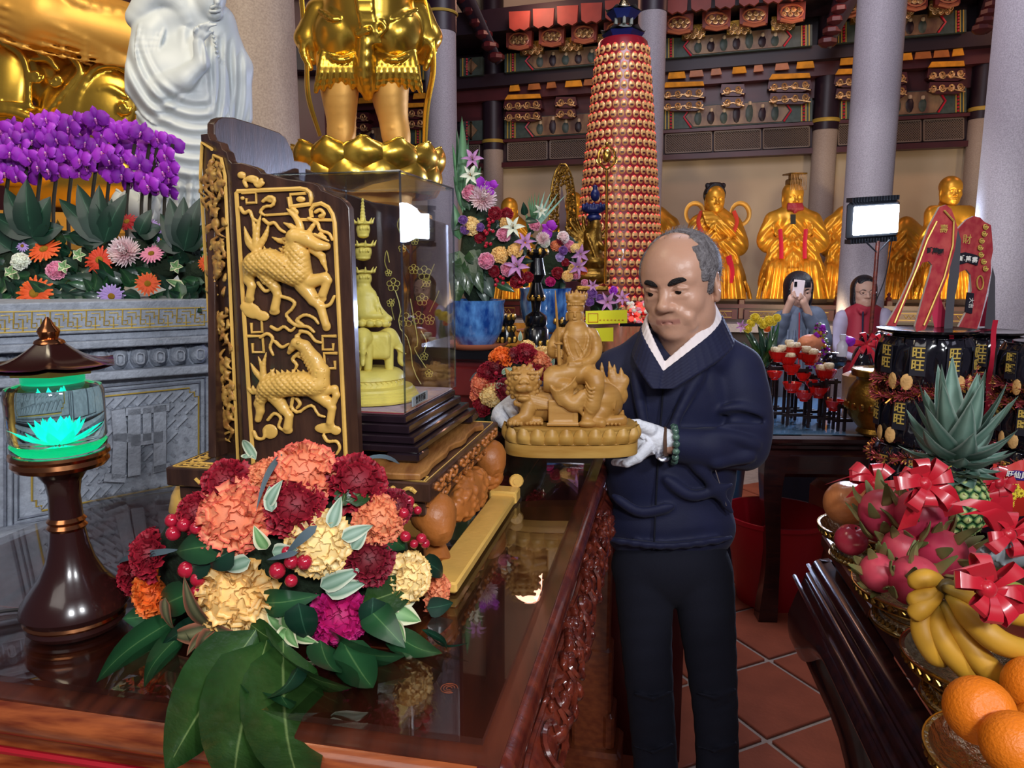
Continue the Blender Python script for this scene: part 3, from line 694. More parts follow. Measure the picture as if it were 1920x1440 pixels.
def disc_petal(b,ang,ln,wd,z0=0,cup=.1,pw=.7,mi=0,n=6):
 ca,sa=math.cos(ang),math.sin(ang)
 def f(a,t):
  x=2*a-1;w_=wd*max(0,math.sin(pi*t**pw))**.55;return((.05+ln*t)*ca-x*w_*.5*sa,(.05+ln*t)*sa+x*w_*.5*ca,z0+cup*math.sin(pi*t)-.14*x*x)
 b.grid(f,n,n,mi,e=lambda a,t:abs(2*a-1))
def orchid():
 b=MB();disc_petal(b,pi/2,.95,.62,-.05);disc_petal(b,R(215),.9,.56,-.06);disc_petal(b,R(-35),.9,.56,-.06)
 disc_petal(b,R(8),1.0,1.15,.03,.12,.8);disc_petal(b,R(172),1.0,1.15,.03,.12,.8)
 b.ell((0,-.12,.1),(.1,.16,.12),n=7,m=5,mi=1);b.ell((0,-.3,.1),(.07,.16,.05),n=6,m=4,mi=1);b.ell((0,.02,.12),(.06,.06,.09),n=6,m=4,mi=2);return b.mesh('orchid_bloom',sharp=0)
def lily():
 b=MB()
 for i in range(6):
  az=i*pi/3;ca,sa=math.cos(az),math.sin(az);wd=.42 if i%2 else .3
  def f(a,t,ca=ca,sa=sa,wd=wd):
   x=2*a-1;r_=.08+.95*t**1.3;z=.75*t-.62*t**3;w_=wd*math.sin(pi*(.1+.9*t)**.9);return(r_*ca-x*w_*.5*sa,r_*sa+x*w_*.5*ca,z+.1*x*x)
  b.grid(f,4,7)
 for i in range(5):az=i*1.26;b.tube([(0,0,.1),(.12*math.cos(az),.12*math.sin(az),.7)],.015,4,1);b.ell((.12*math.cos(az),.12*math.sin(az),.72),(.04,.04,.02),n=6,m=4,mi=1)
 return b.mesh('lily',sharp=0)
GERB=daisy(18,2,1.,.2);GERBM=GERB.mesh('gerbera',sharp=0);GERBM.materials.append(M['p_gerbera']);GERBM.materials.append(M['disk_yellow'])
PINKD=GERBM.copy();DAISYM=daisy(15,1,1.,.24,.05).mesh('daisy',sharp=0);DAISYM.materials.append(M['p_lilac']);DAISYM.materials.append(M['disk_yellow'])
MUMM=mum();ORCH=orchid();LILY=lily()
for me_ in(ORCH,):
 for k in('p_orchid','lip','p_white'):me_.materials.append(M[k])
for k in('p_lily','disk_yellow'):LILY.materials.append(M[k])
for me_ in CARN+[MUMM]:me_.materials.append(M['p_coral'])
def flower(me,name,mk,parent,loc,d,s,spin=None):
 return place(me,name,mk,parent,aim(loc,d,s=s,spin=random.uniform(0,6)if spin is None else spin))
# ## left altar table (rosewood, glass on top)
TU=Vector((.979,-.204,0)).normalized();TV=Vector((.204,.979,0)).normalized();ZT=1.18
TC=PZ(905,1385,ZT)
def tp(a,c,z):p=TC-TU*a+TV*c;return Vector((p.x,p.y,z))
TW,TL=.9,1.6
tbl=thing('altar_table','glossy rosewood altar table with glass top and carved apron in the left foreground','table',tp(TW/2,TL/2,0))
b=MB();q=[tp(-.02,-.02,0),tp(TW,-.02,0),tp(TW,TL,0),tp(-.02,TL,0)]
b.add([(p.x,p.y,z)for z in(ZT-.035,ZT-.012)for p in q],[(0,1,2,3),(7,6,5,4),(1,0,4,5),(2,1,5,6),(3,2,6,7),(0,3,7,4)]);b.build('tabletop','table_inlay',tbl,sharp=30)
b=MB();q=[tp(0,0,0),tp(TW,0,0),tp(TW,TL,0),tp(0,TL,0)]
b.add([(p.x,p.y,z)for z in(ZT-.007,ZT)for p in q],[(0,1,2,3),(7,6,5,4),(1,0,4,5),(2,1,5,6),(3,2,6,7),(0,3,7,4)]);b.build('glass_top','table_glass',tbl,sharp=30)
b=MB()
for a0 in(.13,):
 b.tube([tp(a0,.16,ZT-.0115),tp(a0,TL,ZT-.0115)],.0012,4);b.tube([tp(a0,.16,ZT-.0115),tp(TW,.16,ZT-.0115)],.0012,4)
b.build('inlay_line','rosewood_light',tbl)
b=MB()
for i in range(3):b.tube([tp(.055,.075,ZT-.003)[:]and(tp(.055,.075,ZT+.0003)+Vector((math.cos(t)*.003*(i+1),math.sin(t)*.003*(i+1),0)))for t in np.linspace(0,5.2,12)],.0004,3)
b.build('etched_mark','rosewood_light',tbl)
prof=[(.006,-.012),(.022,-.014),(.032,-.024),(.034,-.036),(.028,-.05),(.012,-.056),(.006,-.064),(.008,-.078),(.018,-.084),(.024,-.096),(.034,-.12),(.046,-.15),(.05,-.19),(.044,-.24),(.03,-.28)]
def apron(s,e,side):
 """s 0..1 along the edge, e 0..1 down the profile"""
 x=e*(len(prof)-1);i=min(int(x),len(prof)-2);f=x-i;o=lerp(prof[i][0],prof[i+1][0],f);z=lerp(prof[i][1],prof[i+1][1],f)
 if side:ln=TL
 else:ln=TW
 d=s*ln;k=1
 if e>.6:
  wv=.5+.5*math.cos(min(d,ln-d)*16)if min(d,ln-d)<.2 else .12+.1*math.cos(d*12);z+=(1-wv)*.11*(e-.6)/.4
 return tp(-o,d,ZT+z)if side else tp(d,-o,ZT+z)
b=MB();b.grid(lambda s,e:apron(s,e,1),60,24);b.build('side_apron','rosewood',tbl,sharp=60)
b=MB();b.grid(lambda s,e:apron(s,e,0),60,24);b.build('front_apron','rosewood_front',tbl,sharp=60)
b=MB();b.grid(lambda s,e:tp(-lerp(prof[min(int(e*14),14)][0],0,0)*math.cos(s*pi/2),-prof[min(int(e*14),14)][0]*math.sin(s*pi/2),ZT+prof[min(int(e*14),14)][1]),7,15);b.build('corner','rosewood',tbl,sharp=60)
b=MB();b.tube([tp(.8-.0,-.0225,ZT-.071),tp(-.02,-.0225,ZT-.071)],.004,6);b.build('bead_moulding','bucket_red',tbl)  # red of this bead stands in for a red reflection along the front
def leg(cx,cy,outx,outy,name='leg'):
 b=MB();pts=[];rad=[]
 for z,o,r_ in((1.06,.018,.062),(.98,.03,.075),(.88,.025,.07),(.76,-.005,.055),(.6,-.03,.042),(.42,-.04,.038),(.25,-.03,.04),(.13,-.005,.05),(.06,.01,.06),(.0,.012,.058)):
  pts.append(tp(cx-o*outx,cy-o*outy,z));rad.append(r_)
 pts=bez(pts,22);rad=list(np.interp(np.linspace(0,1,22),np.linspace(0,1,10),rad));b.tube(pts,[r_*1.2 for r_ in rad],8,up=(TU+TV*.42));return b.build(name,'rosewood',tbl,sharp=60)
leg(.02,.03,1,1);leg(TW-.05,.03,-1,1);leg(TW-.05,TL-.04,-1,-1)
b=MB();b.box(tp(.03,TL-.05,.8),(.09,.09,.75),rot=(0,0,-12),bev=.008);b.box(tp(.035,TL-.05,.30),(.12,.10,.34),rot=(0,0,-12),bev=.01);b.box(tp(.04,TL-.05,.07),(.2,.16,.14),rot=(0,0,-12),bev=.012);b.box(tp(-.02,TL-.05,.2),(.035,.12,.12),rot=(0,0,-12),bev=.01);b.build('leg','rosewood_light',tbl)
b=MB();rd=random.Random(3)
for i in range(120):
 s=rd.uniform(.1,.62);e=rd.uniform(.6,.93);p=Vector(apron(s,e,1));r_=rd.uniform(.006,.014)
 b.ell(p+TU*.004,(r_*.6,r_*1.3,r_),rot=(0,0,rd.uniform(-40,40)),n=7,m=4)
for i in range(9):
 s=.1+i*.055;pts=[Vector(apron(s+.03*math.cos(t)*(1-t/9),.74+.13*math.sin(t)*(1-t/9),1))+TU*.006 for t in np.linspace(0,7,16)];b.tube(pts,.004,5)
pts=[Vector(apron(s,.62+.02*math.sin(s*60),1))+TU*.003 for s in np.linspace(.03,.7,40)];b.tube(pts,.004,5)
stuff(b.build('vine_carving','rosewood',tbl,sharp=60))
# ## carved plinth on the table
ZP=1.325;PC=PZ(806,907,ZP)
def pp(a,c,z):p=PC-TU*a+TV*c;return Vector((p.x,p.y,z))
PWd,PL=.41,.42
pln=thing('carved_plinth','dark wood plinth with gilt fret inlay under the carved screen and clear case','stand',pp(PWd/2,PL/2,ZT))
RZ=Euler((0,0,math.atan2(TU.y,TU.x))).to_matrix()
def pbox(b,a0,a1,c0,c1,z0,z1,mi=0,bev=.002):b.box(pp((a0+a1)/2,(c0+c1)/2,(z0+z1)/2),(a1-a0,c1-c0,z1-z0),rot=RZ,mi=mi,bev=bev);return b
b=MB();pbox(b,0,PWd,0,PL,ZP-.028,ZP);b.build('top_board','dark_wood',pln)
b=MB();pbox(b,.012,PWd-.012,.012,PL-.012,ZP-.052,ZP-.03);b.build('frieze','dark_wood',pln)
b=MB();zz=ZP+.0006
def key(b,o,du,dv,n,s_):
 for i in range(n):
  k=[(0,0),(0,1),(.8,1),(.8,.3),(.35,.3),(.35,.6)];b.tube([o+du*(i+x)*s_+dv*y*s_ for x,y in k],.0011,4)
key(b,pp(.012,.012,zz),-TU,TV,5,.018);key(b,pp(PWd-.012,.012,zz),TU,TV,6,.018);key(b,pp(.03,.03,zz),TV,-TU,3,.018);key(b,pp(.03,.32,zz),TV,-TU,4,.016);key(b,pp(PWd-.012,.03,zz),TV,TU,5,.018)
for e in(.008,.034):
 b.tube([pp(e,e,zz),pp(PWd-e,e,zz),pp(PWd-e,PL-e,zz),pp(e,PL-e,zz)],.0009,4,closed=True)
b.build('fret_inlay','boxwood',pln)
def vine(b,A,B,n,up,r_=.0028):
 d=(B-A);pts=[A+d*t+up*(.006*math.sin(t*n*6.28))for t in np.linspace(0,1,n*10)];b.tube(pts,r_,5)
 for i in range(n*3):t=(i+.5)/(n*3);b.ell(A+d*t+up*.005*(-1)**i,(.004,.004,.0035),n=6,m=4)
for z_,o_ in((ZP-.014,0),(ZP-.041,.012)):
 for c0,c1 in((.02,.13),(.15,.27),(.29,.40)):
  b=MB();vine(b,pp(o_-.001,c0,z_),pp(o_-.001,c1,z_),3,Vector((0,0,1)));b.build('gilt_vine','boxwood_red',pln)
 for a0,a1 in((.02,.1),(.28,.36)):
  b=MB();vine(b,pp(a0,o_-.001,z_),pp(a1,o_-.001,z_),2,Vector((0,0,1)));b.build('gilt_vine','boxwood',pln)
for c0,c1,mk in((.15,.33,'boxwood_red'),(.36,.41,'boxwood_red')):
 s=SDF((-.05,-.13,-.05),(.05,.13,.05),.0028);hl=(c1-c0)/2;s.e((0,0,0),(.026,hl,.036),k=.004)
 rd=random.Random(int(c0*100))
 for i in range(90):t=rd.uniform(-.9,.9);a=rd.uniform(-1.9,1.9);q=math.sqrt(1-t*t);s.e((.026*q*math.cos(a),t*hl,.036*q*math.sin(a)),.0055,k=.002)
 c_=pp(.012,(c0+c1)/2,ZP-.088);ob=s.build('carved_drum',mk,pln,fr=lambda V,c_=c_:np.array([tuple(c_+TU*v[0]+TV*v[1]+Vector((0,0,v[2])))for v in V]))
for a_,c_ in((.02,.06),(PWd-.02,.06),(.02,.4),(PWd-.02,.4)):
 b=MB();b.tube(bez([pp(a_,c_,ZP-.05),pp(a_-.018*(1 if a_<.2 else-1),c_-.02,ZP-.08),pp(a_+.0,c_+.015,ZP-.11),pp(a_-.015,c_-.01,ZP-.138)],14),[.03,.034,.034,.03,.026,.022,.018,.016,.015,.015,.017,.019,.02,.02],16);b.build('scroll_leg','boxwood_red' if a_<.2 else'boxwood',pln)
b=MB();pbox(b,-.045,.0,-.03,.385,ZT+.002,ZT+.018,bev=.003);pbox(b,-.048,.004,.36,.40,ZT+.002,ZT+.026,bev=.003);b.lathe([(.001,-.004),(.012,-.004),(.014,.0),(.012,.004),(.001,.004)],pp(-.04,.40,ZT+.036),14,rot=Euler((R(90),0,0)).to_matrix());b.lathe([(.001,-.006),(.006,-.006),(.006,.006),(.001,.006)],pp(-.04,.40,ZT+.036),10,rot=Euler((R(90),0,0)).to_matrix());b.build('foot_rail','boxwood',pln)
b=MB();pbox(b,.03,PWd-.03,-.012,.01,ZT+.002,ZT+.02);b.build('foot_rail','boxwood',pln)
rd=random.Random(11);poly=[]
for(x0,y0,x1,y1,n)in((.275,-.0,.02,.012,12),(.02,.012,.012,.365,14),(.012,.365,.27,.37,8),(.27,.37,.275,0,6)):
 for i in range(n):t=i/n;poly.append((lerp(x0,x1,t)+rd.uniform(-.006,.006),lerp(y0,y1,t)+rd.uniform(-.008,.006)))
b=MB();b.prism(poly,pp(0,0,ZP+.001),-TU,TV,Vector((0,0,.010)));tag(b.build('live_edge_board','slab_wood',bev=.002),'wavy-edged golden brown board lying under the ebony base of the case','board')
# ## folding screen with gilt reliefs
pA=Vector((-.225,1.045));frA=Pl(pA,(-.979,.204));frC=Pl((-.453,1.14),(.204,.979));frB=Pl((-.395,1.085),(-.70,.71));frD=Pl((-.40,1.40),(.979,-.204))
scr=thing('carved_screen','dark wood folding screen with gilt beasts in relief, left of the clear case','screen',(-.33,1.15,ZP))
oA=[(433,306),(452,305),(473,311),(484,316),(490,324),(505,326),(520,331),(540,336),(549,337),(586,342),(597,347),(603,356),(614,360),(624,365),(638,370),(648,379),(655,390),(674,893),(458,874)]
b=MB();b.slab(oA,frA,0,22);b.build('wing_panel','dark_wood',scr,bev=.0015)
oB=[(376,252),(389,250),(393,262),(412,268),(416,280),(424,285),(428,300),(434,306),(458,874),(408,852)]
b=MB();b.slab(oB,frB,0,16);b.build('corner_panel','dark_wood',scr,bev=.0012)
oC=[(388,232),(394,224),(404,220),(424,221),(470,235),(509,249),(521,258),(529,274),(535,287),(537,301),(560,305),(568,312),(570,790),(390,858)]
b=MB();b.slab(oC,frC,0,-16);b.build('back_panel','dark_wood',scr,bev=.0015)
oD=[(572,316),(600,330),(618,356),(660,366),(694,378),(745,386),(768,398),(800,408),(836,420),(842,796),(572,806)]
b=MB();b.slab(oD,frD,0,16);b.build('wing_panel','dark_wood',scr,bev=.0015)
lb=MB();lb.slab([(438,236),(500,260),(504,279),(442,256)],frC,16,20);lab_=lb.build('label_plate','label_slate',scr)
for i,ch_ in enumerate('慈慧聖天后宮山'):
 t=(i+.5)/7;p=frC(lerp(440,503,t),lerp(246.5,269.5,t),22);text(ch_,loc=p,size=.0115,d=(.204,.979,0),depth=.0003,parent=lab_,name='ink_character',bold=.0002)
def ptube(name,fr,pts,r,mk,parent,w=-3,closed=False,b0=None):
 b=b0 or MB();b.tube([fr(u,v,w)for u,v in pts],r*.00077,6,closed=closed)
 return b.build(name,mk,parent)if name else b
ptube('gilt_frame',frA,[(477,872),(445,362),(447,359),(566,354),(576,356),(583,362),(585,372),(583,383),(545,388),(543,370)],4.2,'boxwood',scr)
ptube('gilt_frame',frA,[(586,408),(584,394),(590,385),(604,382),(617,389),(625,402),(629,418),(651,880)],4.2,'boxwood',scr)
ptube('gilt_rail',frA,[(556,412),(626,413)],3,'boxwood',scr);ptube('gilt_rail',frA,[(498,404),(545,401)],2.6,'boxwood',scr)
for pts in([(455,362),(482,361),(482,380),(464,381),(464,372)],[(465,590),(492,591),(493,622),(474,623),(473,605)],[(466,630),(494,630),(496,660),(476,660),(475,643)],[(632,630),(606,630),(607,655),(626,655),(626,643)],[(634,662),(609,662),(611,690),(630,690),(629,676)],[(548,384),(546,365),(575,363)]):
 ptube('key_fret',frA,pts,3,'boxwood',scr)
def qilin(fr,P_,mk,parent,name,lo,hi):
 s=SDF(lo,hi,1.35)
 for op in P_:
  if op[0]=='e':s.e(op[1],op[2],op[3]if len(op)>3 else None,k=2.5)
  elif op[0]=='s':s.ch([(p[0],p[1],p[2])for p in op[1]],op[2],k=.8,sub=True)
  else:s.ch([(p[0],p[1],p[2]if len(p)>2 else-7)for p in op[1]],op[2],k=op[3]if len(op)>3 else 2,smooth=op[4]if len(op)>4 else 0)
 def post(V):
  V=V.copy();m=np.zeros(len(V))
  for c,r in SC:m=np.maximum(m,np.clip(1.6-np.hypot((V[:,0]-c[0])/r[0],(V[:,1]-c[1])/r[1])*1.6,0,1))
  a=(V[:,0]+V[:,1])/3.6;c=(V[:,0]-V[:,1])/3.6;V[:,2]-=np.clip(m*3,0,1)*2.4*np.abs(np.sin(a)*np.sin(c))*(V[:,2]<-4);return V
 return s.build(name,mk,parent,fr=fr,it=1,post=post)
def flame(b,base,tips,r0):
 return[('c',[(base[0],base[1]),((base[0]+t[0])/2+t[2],(base[1]+t[1])/2),(t[0],t[1])],[r0,r0*.75,1.2],1.5,8)for t in tips]
SC=[((520,500),(60,40)),((560,500),(34,40))]
U1=[('c',[(487,495,-8),(510,492,-9),(535,502,-9),(560,515,-10)],[24,25,25,23],4),('c',[(566,512,-10),(566,480,-10),(560,455,-10)],[23,18,15],4),('c',[(560,445,-12),(580,448,-13),(602,460,-12),(616,462,-10)],[17,15,11,8],3),('c',[(590,468),(606,480),(610,492),(616,508)],[8,7,5,2],2),('c',[(474,498),(470,525),(476,536),(472,556)],[15,9,7,7],3),('c',[(504,515),(520,540),(524,552),(519,578)],[15,9,7,8],3),('c',[(585,528),(612,521),(618,526),(608,552)],[14,10,7,8],3),('c',[(572,535),(592,562),(604,574),(614,608)],[15,11,8,7],3),('e',(518,584,-6),(10,7,5)),('e',(471,561,-6),(9,7,5)),('e',(607,560,-6),(8,7,5)),('e',(615,612,-6),(8,9,5)),('c',[(568,430),(562,414),(552,402),(541,392)],[6,6,4,1.5],2,10),('c',[(560,432),(548,424),(535,418)],[6,5,1.5],2),('c',[(582,436),(590,424),(596,416)],[5,4,2],2),('c',[(545,450),(530,452),(514,445)],[7,5,1.5],2,6),('c',[(552,465),(538,470),(528,466)],[7,5,2],2),('e',(584,440,-20),(5,4,4)),('c',[(596,447),(604,440),(612,446)],[5,4,4],2)]
U1+=flame(None,(484,470),[(462,425,-4),(476,404,3),(493,402,-3),(508,420,4),(463,445,-3)],7)+flame(None,(472,490),[(474,474,-4)],5)
U1+=[('c',[(492+i*11,470+i*3.0,-9),(489+i*11,459+i*3.0,-9)],[5,1.2],1)for i in range(7)]
for pts in([(455,390),(462,400),(472,396),(478,410),(488,416)],[(498,412),(508,420),(518,418),(528,430),(538,436)],[(488,530),(500,545),(508,544)],[(532,556),(546,560),(556,568),(550,580),(540,590),(548,600)],[(610,575),(622,570),(630,555)],[(570,608),(560,600),(575,590),(592,596),(600,606)],[(545,600),(560,610),(580,612),(592,622)],[(552,392),(560,398),(556,404),(548,402)],[(595,398),(604,394),(611,402),(602,406)],[(497,378),(508,370),(518,374),(514,386),(500,388),(492,398),(500,404)],[(582,410),(598,418),(604,432),(620,438),(626,450)],[(497,344),(488,350),(482,344),(486,336),(478,332)],[(466,350),(462,340),(470,336),(480,340)]):U1.append(('c',pts,[3.4,2.6],1.5,14))
U1+=[('e',(456,329,-5),(8,7,5)),('e',(474,336,-6),(9,7,6)),('c',[(478,340),(490,344),(494,338)],[4,3,3.5],2),('e',(457,372,-4),(4,4,3)),('e',(566,374,-4),(9,6,4)),('e',(510,374,-4),(9,7,4)),('e',(552,396,-4),(7,7,4)),('e',(605,406,-4),(6,5,4)),('e',(474,582,-5),(20,14,4),(0,0,30)),('e',(494,592,-5),(14,10,4),(0,0,10)),('e',(462,575,-5),(9,9,4))]
U1+=[('s',[(588,466,-22),(602,470,-22),(618,466,-18)],2),('s',[(560,452,-24),(572,458,-25)],1.5),('s',[(548,500,-31),(556,540,-31)],1.5),('e',(586,443,-24),(3.5,3,3)),('c',[(598,440,-18),(610,445,-18),(622,452,-14)],[3,3,2],1)]
for i in range(8):U1.append(('c',[(556-i,446+i*6,-22),(544-i*.5,450+i*7,-18),(534,446+i*8,-9)],[2.6,3,1],.8,6))
for x,y in((478,512),(510,528),(588,534),(600,556)):U1+=[('c',[(x,y,-14),(x-9,y+3,-12),(x-15,y-3,-8)],[3,2.4,1],.8,6)]
qilin(frA,U1,'boxwood',scr,'gilt_beast',(440,320,-34),(648,640,3))
SC=[((548,722),(60,30)),((500,740),(16,20))]
U2=[('c',[(508,726,-8),(540,720,-9),(570,718,-9),(596,722,-9)],[20,22,22,21],4),('c',[(604,718,-9),(606,696,-9),(594,672,-9),(580,655,-10)],[18,15,12,12],4),('c',[(576,648,-12),(562,642,-12),(552,652,-10),(546,660,-8)],[12,10,6,4],3),('c',[(566,640),(560,630),(568,622)],[5,4,2],1.5),('c',[(566,660),(552,672),(560,684),(552,698)],[4,3,3,1.5],1.5,10),('c',[(500,735),(490,755),(492,770),(488,785)],[14,9,7,6],3),('c',[(520,742),(536,766),(546,778),(543,800)],[14,9,7,8],3),('c',[(596,736),(616,752),(626,764),(622,790)],[13,10,7,7],3),('c',[(610,734),(630,728),(634,740),(628,754)],[9,7,6,6],3),('e',(543,806,-6),(9,7,5)),('e',(622,796,-6),(8,7,5)),('e',(509,808,-5),(15,14,3.5),(0,0,25)),('e',(612,802,-5),(20,10,4)),('e',(632,806,-5),(10,9,4)),('c',[(590,668),(575,672),(562,668)],[5,4,2],1.5)]
U2+=flame(None,(498,712),[(474,680,-3),(488,668,3),(503,660,-3),(518,690,3),(528,704,2)],6)+flame(None,(486,735),[(478,722,-3)],4)
U2+=[('c',[(518+i*10,702-(i%2),-9),(512+i*10,692,-9)],[4.5,1.2],1)for i in range(8)]
for pts in([(492,632),(505,625),(515,634),(510,650),(516,665)],[(512,612),(524,618),(536,612),(548,620),(556,614)],[(520,640),(532,650),(545,644)],[(566,620),(582,624),(594,638),(606,642)],[(553,745),(550,762),(562,772),(578,762),(590,760),(600,776),(612,780)],[(506,786),(518,774),(530,782),(526,798),(536,806)],[(480,808),(486,820),(498,820),(500,806)],[(610,815),(618,826),(634,826),(640,838),(634,850)],[(560,746),(566,756),(560,764)],[(470,728),(480,736),(490,728)]):U2.append(('c',pts,[3.2,2.4],1.5,14))
U2+=[('s',[(548,652,-20),(560,650,-20)],1.8),('e',(570,640,-23),(3,3,3))]
for i in range(8):U2.append(('c',[(584+i*3,652+i*6,-20),(574+i*3.2,664+i*6,-18),(572+i*3,672+i*5,-9)],[2.4,2.8,1],.8,6))
for i in range(9):U2.append(('s',[(596+i*.6,672+i*8,-27),(617,676+i*8,-18)],1))
qilin(frA,U2,'boxwood',scr,'gilt_beast',(452,604,-34),(652,866,3))
for pts in([(410,846),(379,330),(382,268),(400,280)],[(449,862),(425,330),(418,298),(404,292),(402,310)]):ptube('gilt_frame',frB,pts,3.4,'boxwood',scr)
s=SDF((380,262,-16),(446,846,3),1.6);rd=random.Random(4)
for i in range(150):
 v=rd.uniform(296,826);xc=386+(v-300)*.05+rd.uniform(3,31);s.ch([(xc,v,-3),(xc+rd.uniform(-10,10),v+rd.uniform(6,12),-8),(xc+rd.uniform(-8,8),v+rd.uniform(14,24),-3)],[rd.uniform(1.6,3),3,1.2],.8,smooth=6)
for v in range(330,800,90):s.e((402+(v-300)*.05,v,-4),(6,12,6),k=1)
s.build('gilt_carving','boxwood_dk',scr,fr=frB)
b=MB()
for i in range(8):b.tube([frC(440+i*17,330-i*3,17),frC(445+i*17+6*(-1)**i,305-i*2,18),frC(450+i*14,290+3*i,18)],.0012,4)
b.build('gilt_grass','yellow_wood',scr)
b=MB();rd=random.Random(6)
def blossom(b,u,v,r):
 for k in range(5):a=k*1.257-1.57;b.tube([frD(u+r*.62*math.cos(a)+r*.42*math.cos(q),v+r*.62*math.sin(a)+r*.42*math.sin(q),-2)for q in np.linspace(0,2*pi,9,endpoint=False)],.0008,3,closed=True)
 b.tube([frD(u+r*.25*math.cos(q),v+r*.25*math.sin(q),-2)for q in np.linspace(0,2*pi,7,endpoint=False)],.0008,3,closed=True)
for u,v,r in((738,534,12),(729,512,6),(762,600,13),(785,596,12),(792,562,11),(796,512,13),(776,505,9),(755,466,7),(778,452,7),(800,530,8),(806,600,9),(733,568,7),(796,668,7),(805,700,7)):blossom(b,u,v,r)
for pts in([(728,508),(722,490),(726,470),(731,492)],[(742,545),(752,580),(748,610),(768,640),(775,690),(790,720)],[(790,540),(804,520),(815,495)],[(770,560),(784,640),(778,655),(800,690)],[(806,585),(818,560),(824,545)],[(752,440),(746,420),(755,400)],[(790,620),(800,640),(796,660)],[(740,600),(735,575),(740,560)]):b.tube([frD(u,v,-2)for u,v in bez([(x,y,0)for x,y in pts],10)for _ in(0,)]if 0 else[frD(p.x,p.y,-2)for p in bez([(x,y,0)for x,y in pts],10)],.0009,3)
b.build('plum_blossom_line','yellow_wood',scr)
# ## clear case, its ebony base, and the yellow wood group inside
cu,cw,cl=Vector((-.158,1.085,0)),.2,.25;cU=Vector((math.cos(R(12.9)),-math.sin(R(12.9)),0));cV=Vector((-cU.y,cU.x,0));CZ=Euler((0,0,R(-12.9))).to_matrix()
def cp(a,c,z):p=cu-cU*a+cV*c;return Vector((p.x,p.y,z))
def cbox(b,a0,a1,c0,c1,z0,z1,mi=0,bev=.0015):b.box(cp((a0+a1)/2,(c0+c1)/2,(z0+z1)/2),(a1-a0,c1-c0,z1-z0),rot=CZ,mi=mi,bev=bev)
case=thing('display_case','clear acrylic display case on an ebony base over a yellow wood carving','case',cp(cw/2,cl/2,ZP+.012))
z0=ZP+.0125
for nm,x,za,zb in(('base_tier',.03,.014,.024),('base_tier',.02,.025,.036),('base_tier',.008,.037,.05),('base_top',.0,.0505,.062)):
 b=MB();cbox(b,-x,cw+x,-x,cl+x,z0+za,z0+zb);b.build(nm,'ebony',case)
for a_,c_ in((-.02,-.02),(cw+.02,-.02),(-.02,cl+.01),(cw+.02,cl+.01)):
 b=MB();b.box(cp(a_+(.015 if a_<0 else-.015),c_+.015,z0+.007),(.05,.05,.014),rot=RZ,bev=.003,taper=.8);b.build('foot','ebony',case)
b=MB();cbox(b,.004,cw-.004,.004,cl-.004,z0+.0625,z0+.066);b.build('velvet_pad','velvet',case)
zc0,zc1=z0+.067,1.752
for nm,a0,a1,c0,c1 in(('front_pane',0,cw,0,.003),('rear_pane',0,cw,cl-.003,cl),('right_pane',0,.003,.0035,cl-.0035),('left_pane',cw-.003,cw,.0035,cl-.0035)):
 b=MB();cbox(b,a0,a1,c0,c1,zc0,zc1-.0035,bev=0);b.build(nm,'acrylic',case,sharp=30)
b=MB();cbox(b,0,cw,0,cl,zc1-.003,zc1,bev=0);b.build('top_pane','acrylic',case,sharp=30)
b=MB()
for a_,c_ in((0,0),(0,cl),(cw,0),(cw,cl)):b.tube([cp(a_,c_,zc0),cp(a_,c_,zc1)],.0018,6)
b.tube([cp(0,0,zc1),cp(cw,0,zc1),cp(cw,cl,zc1),cp(0,cl,zc1)],.0016,6,closed=True);b.build('pane_edge','acrylic_edge',case)
b=MB();b.box(cp(-.0015,.06,zc0+.012),(.002,.07,.014),rot=RZ);lp=b.build('label_plate','label_slate',case)
text('普賢菩薩',loc=cp(-.003,.06,zc0+.012),size=.012,d=(.204,.979,0),depth=.0002,parent=lp,name='ink_character')
YS=1.21;fs=Fr(YS);st=thing('yellow_wood_statue','pale yellow carved figure with tiered crown riding elephants inside the clear case','statue',(fs(700,752).x,YS,z0+.067))
s=SDF((600,350,-60),(806,620,60),1.5)
s.ch([(680,372,0),(680,400,0),(680,420,0)],[1.5,4,6]);[s.e((680,375+i*6,0),(3.4+i*.5,1.8,3.4+i*.5),k=1)for i in range(7)]
for cy,r in((430,16),(472,20),(522,20)):
 s.e((681,cy,0),(r*.82,17,r*.8),k=3);s.e((681,cy-12,0),(r+3,3.5,r+2),k=2);s.e((681,cy+12,0),(r*.7,4,r*.7),k=2)
 for i in range(9):a=i*.7;s.c((681+r*math.cos(a),cy-12,r*math.sin(a)),(681+(r+5)*math.cos(a),cy-22,(r+5)*math.sin(a)),3,1,k=1)
 for i in range(4):s.e((676+i*5,cy-2,-r*.8),(2.2,3.5,2.5),k=1)
s.e((682,546,-2),(15,16,14),k=3);s.ch([(684,556,0),(684,582,0)],[21,28],k=6);s.ch([(697,552,-8),(706,575,-14),(718,590,-10)],[9,8,7],k=4);s.ch([(668,554,-8),(664,580,-12)],[9,9],k=4);s.e((694,592,-4),(34,12,26),k=5);s.e((722,598,-6),(14,9,12),k=3)
for i in range(7):s.ch([(672+i*6,556,-16),(669+i*8,588,-24)],[1.6,1.8],k=1)
s.e((694,606,0),(32,8,28),k=4)
for i in range(12):a=i*.524;s.e((694+32*math.cos(a),607,28*math.sin(a)),(8,7,8),k=2)
s.build('seated_figure','yellow_wood',st,fr=fs)
s=SDF((600,608,-80),(806,702,80),1.6)
s.b((694,648,0),(38,26,34),rd=10,k=5)
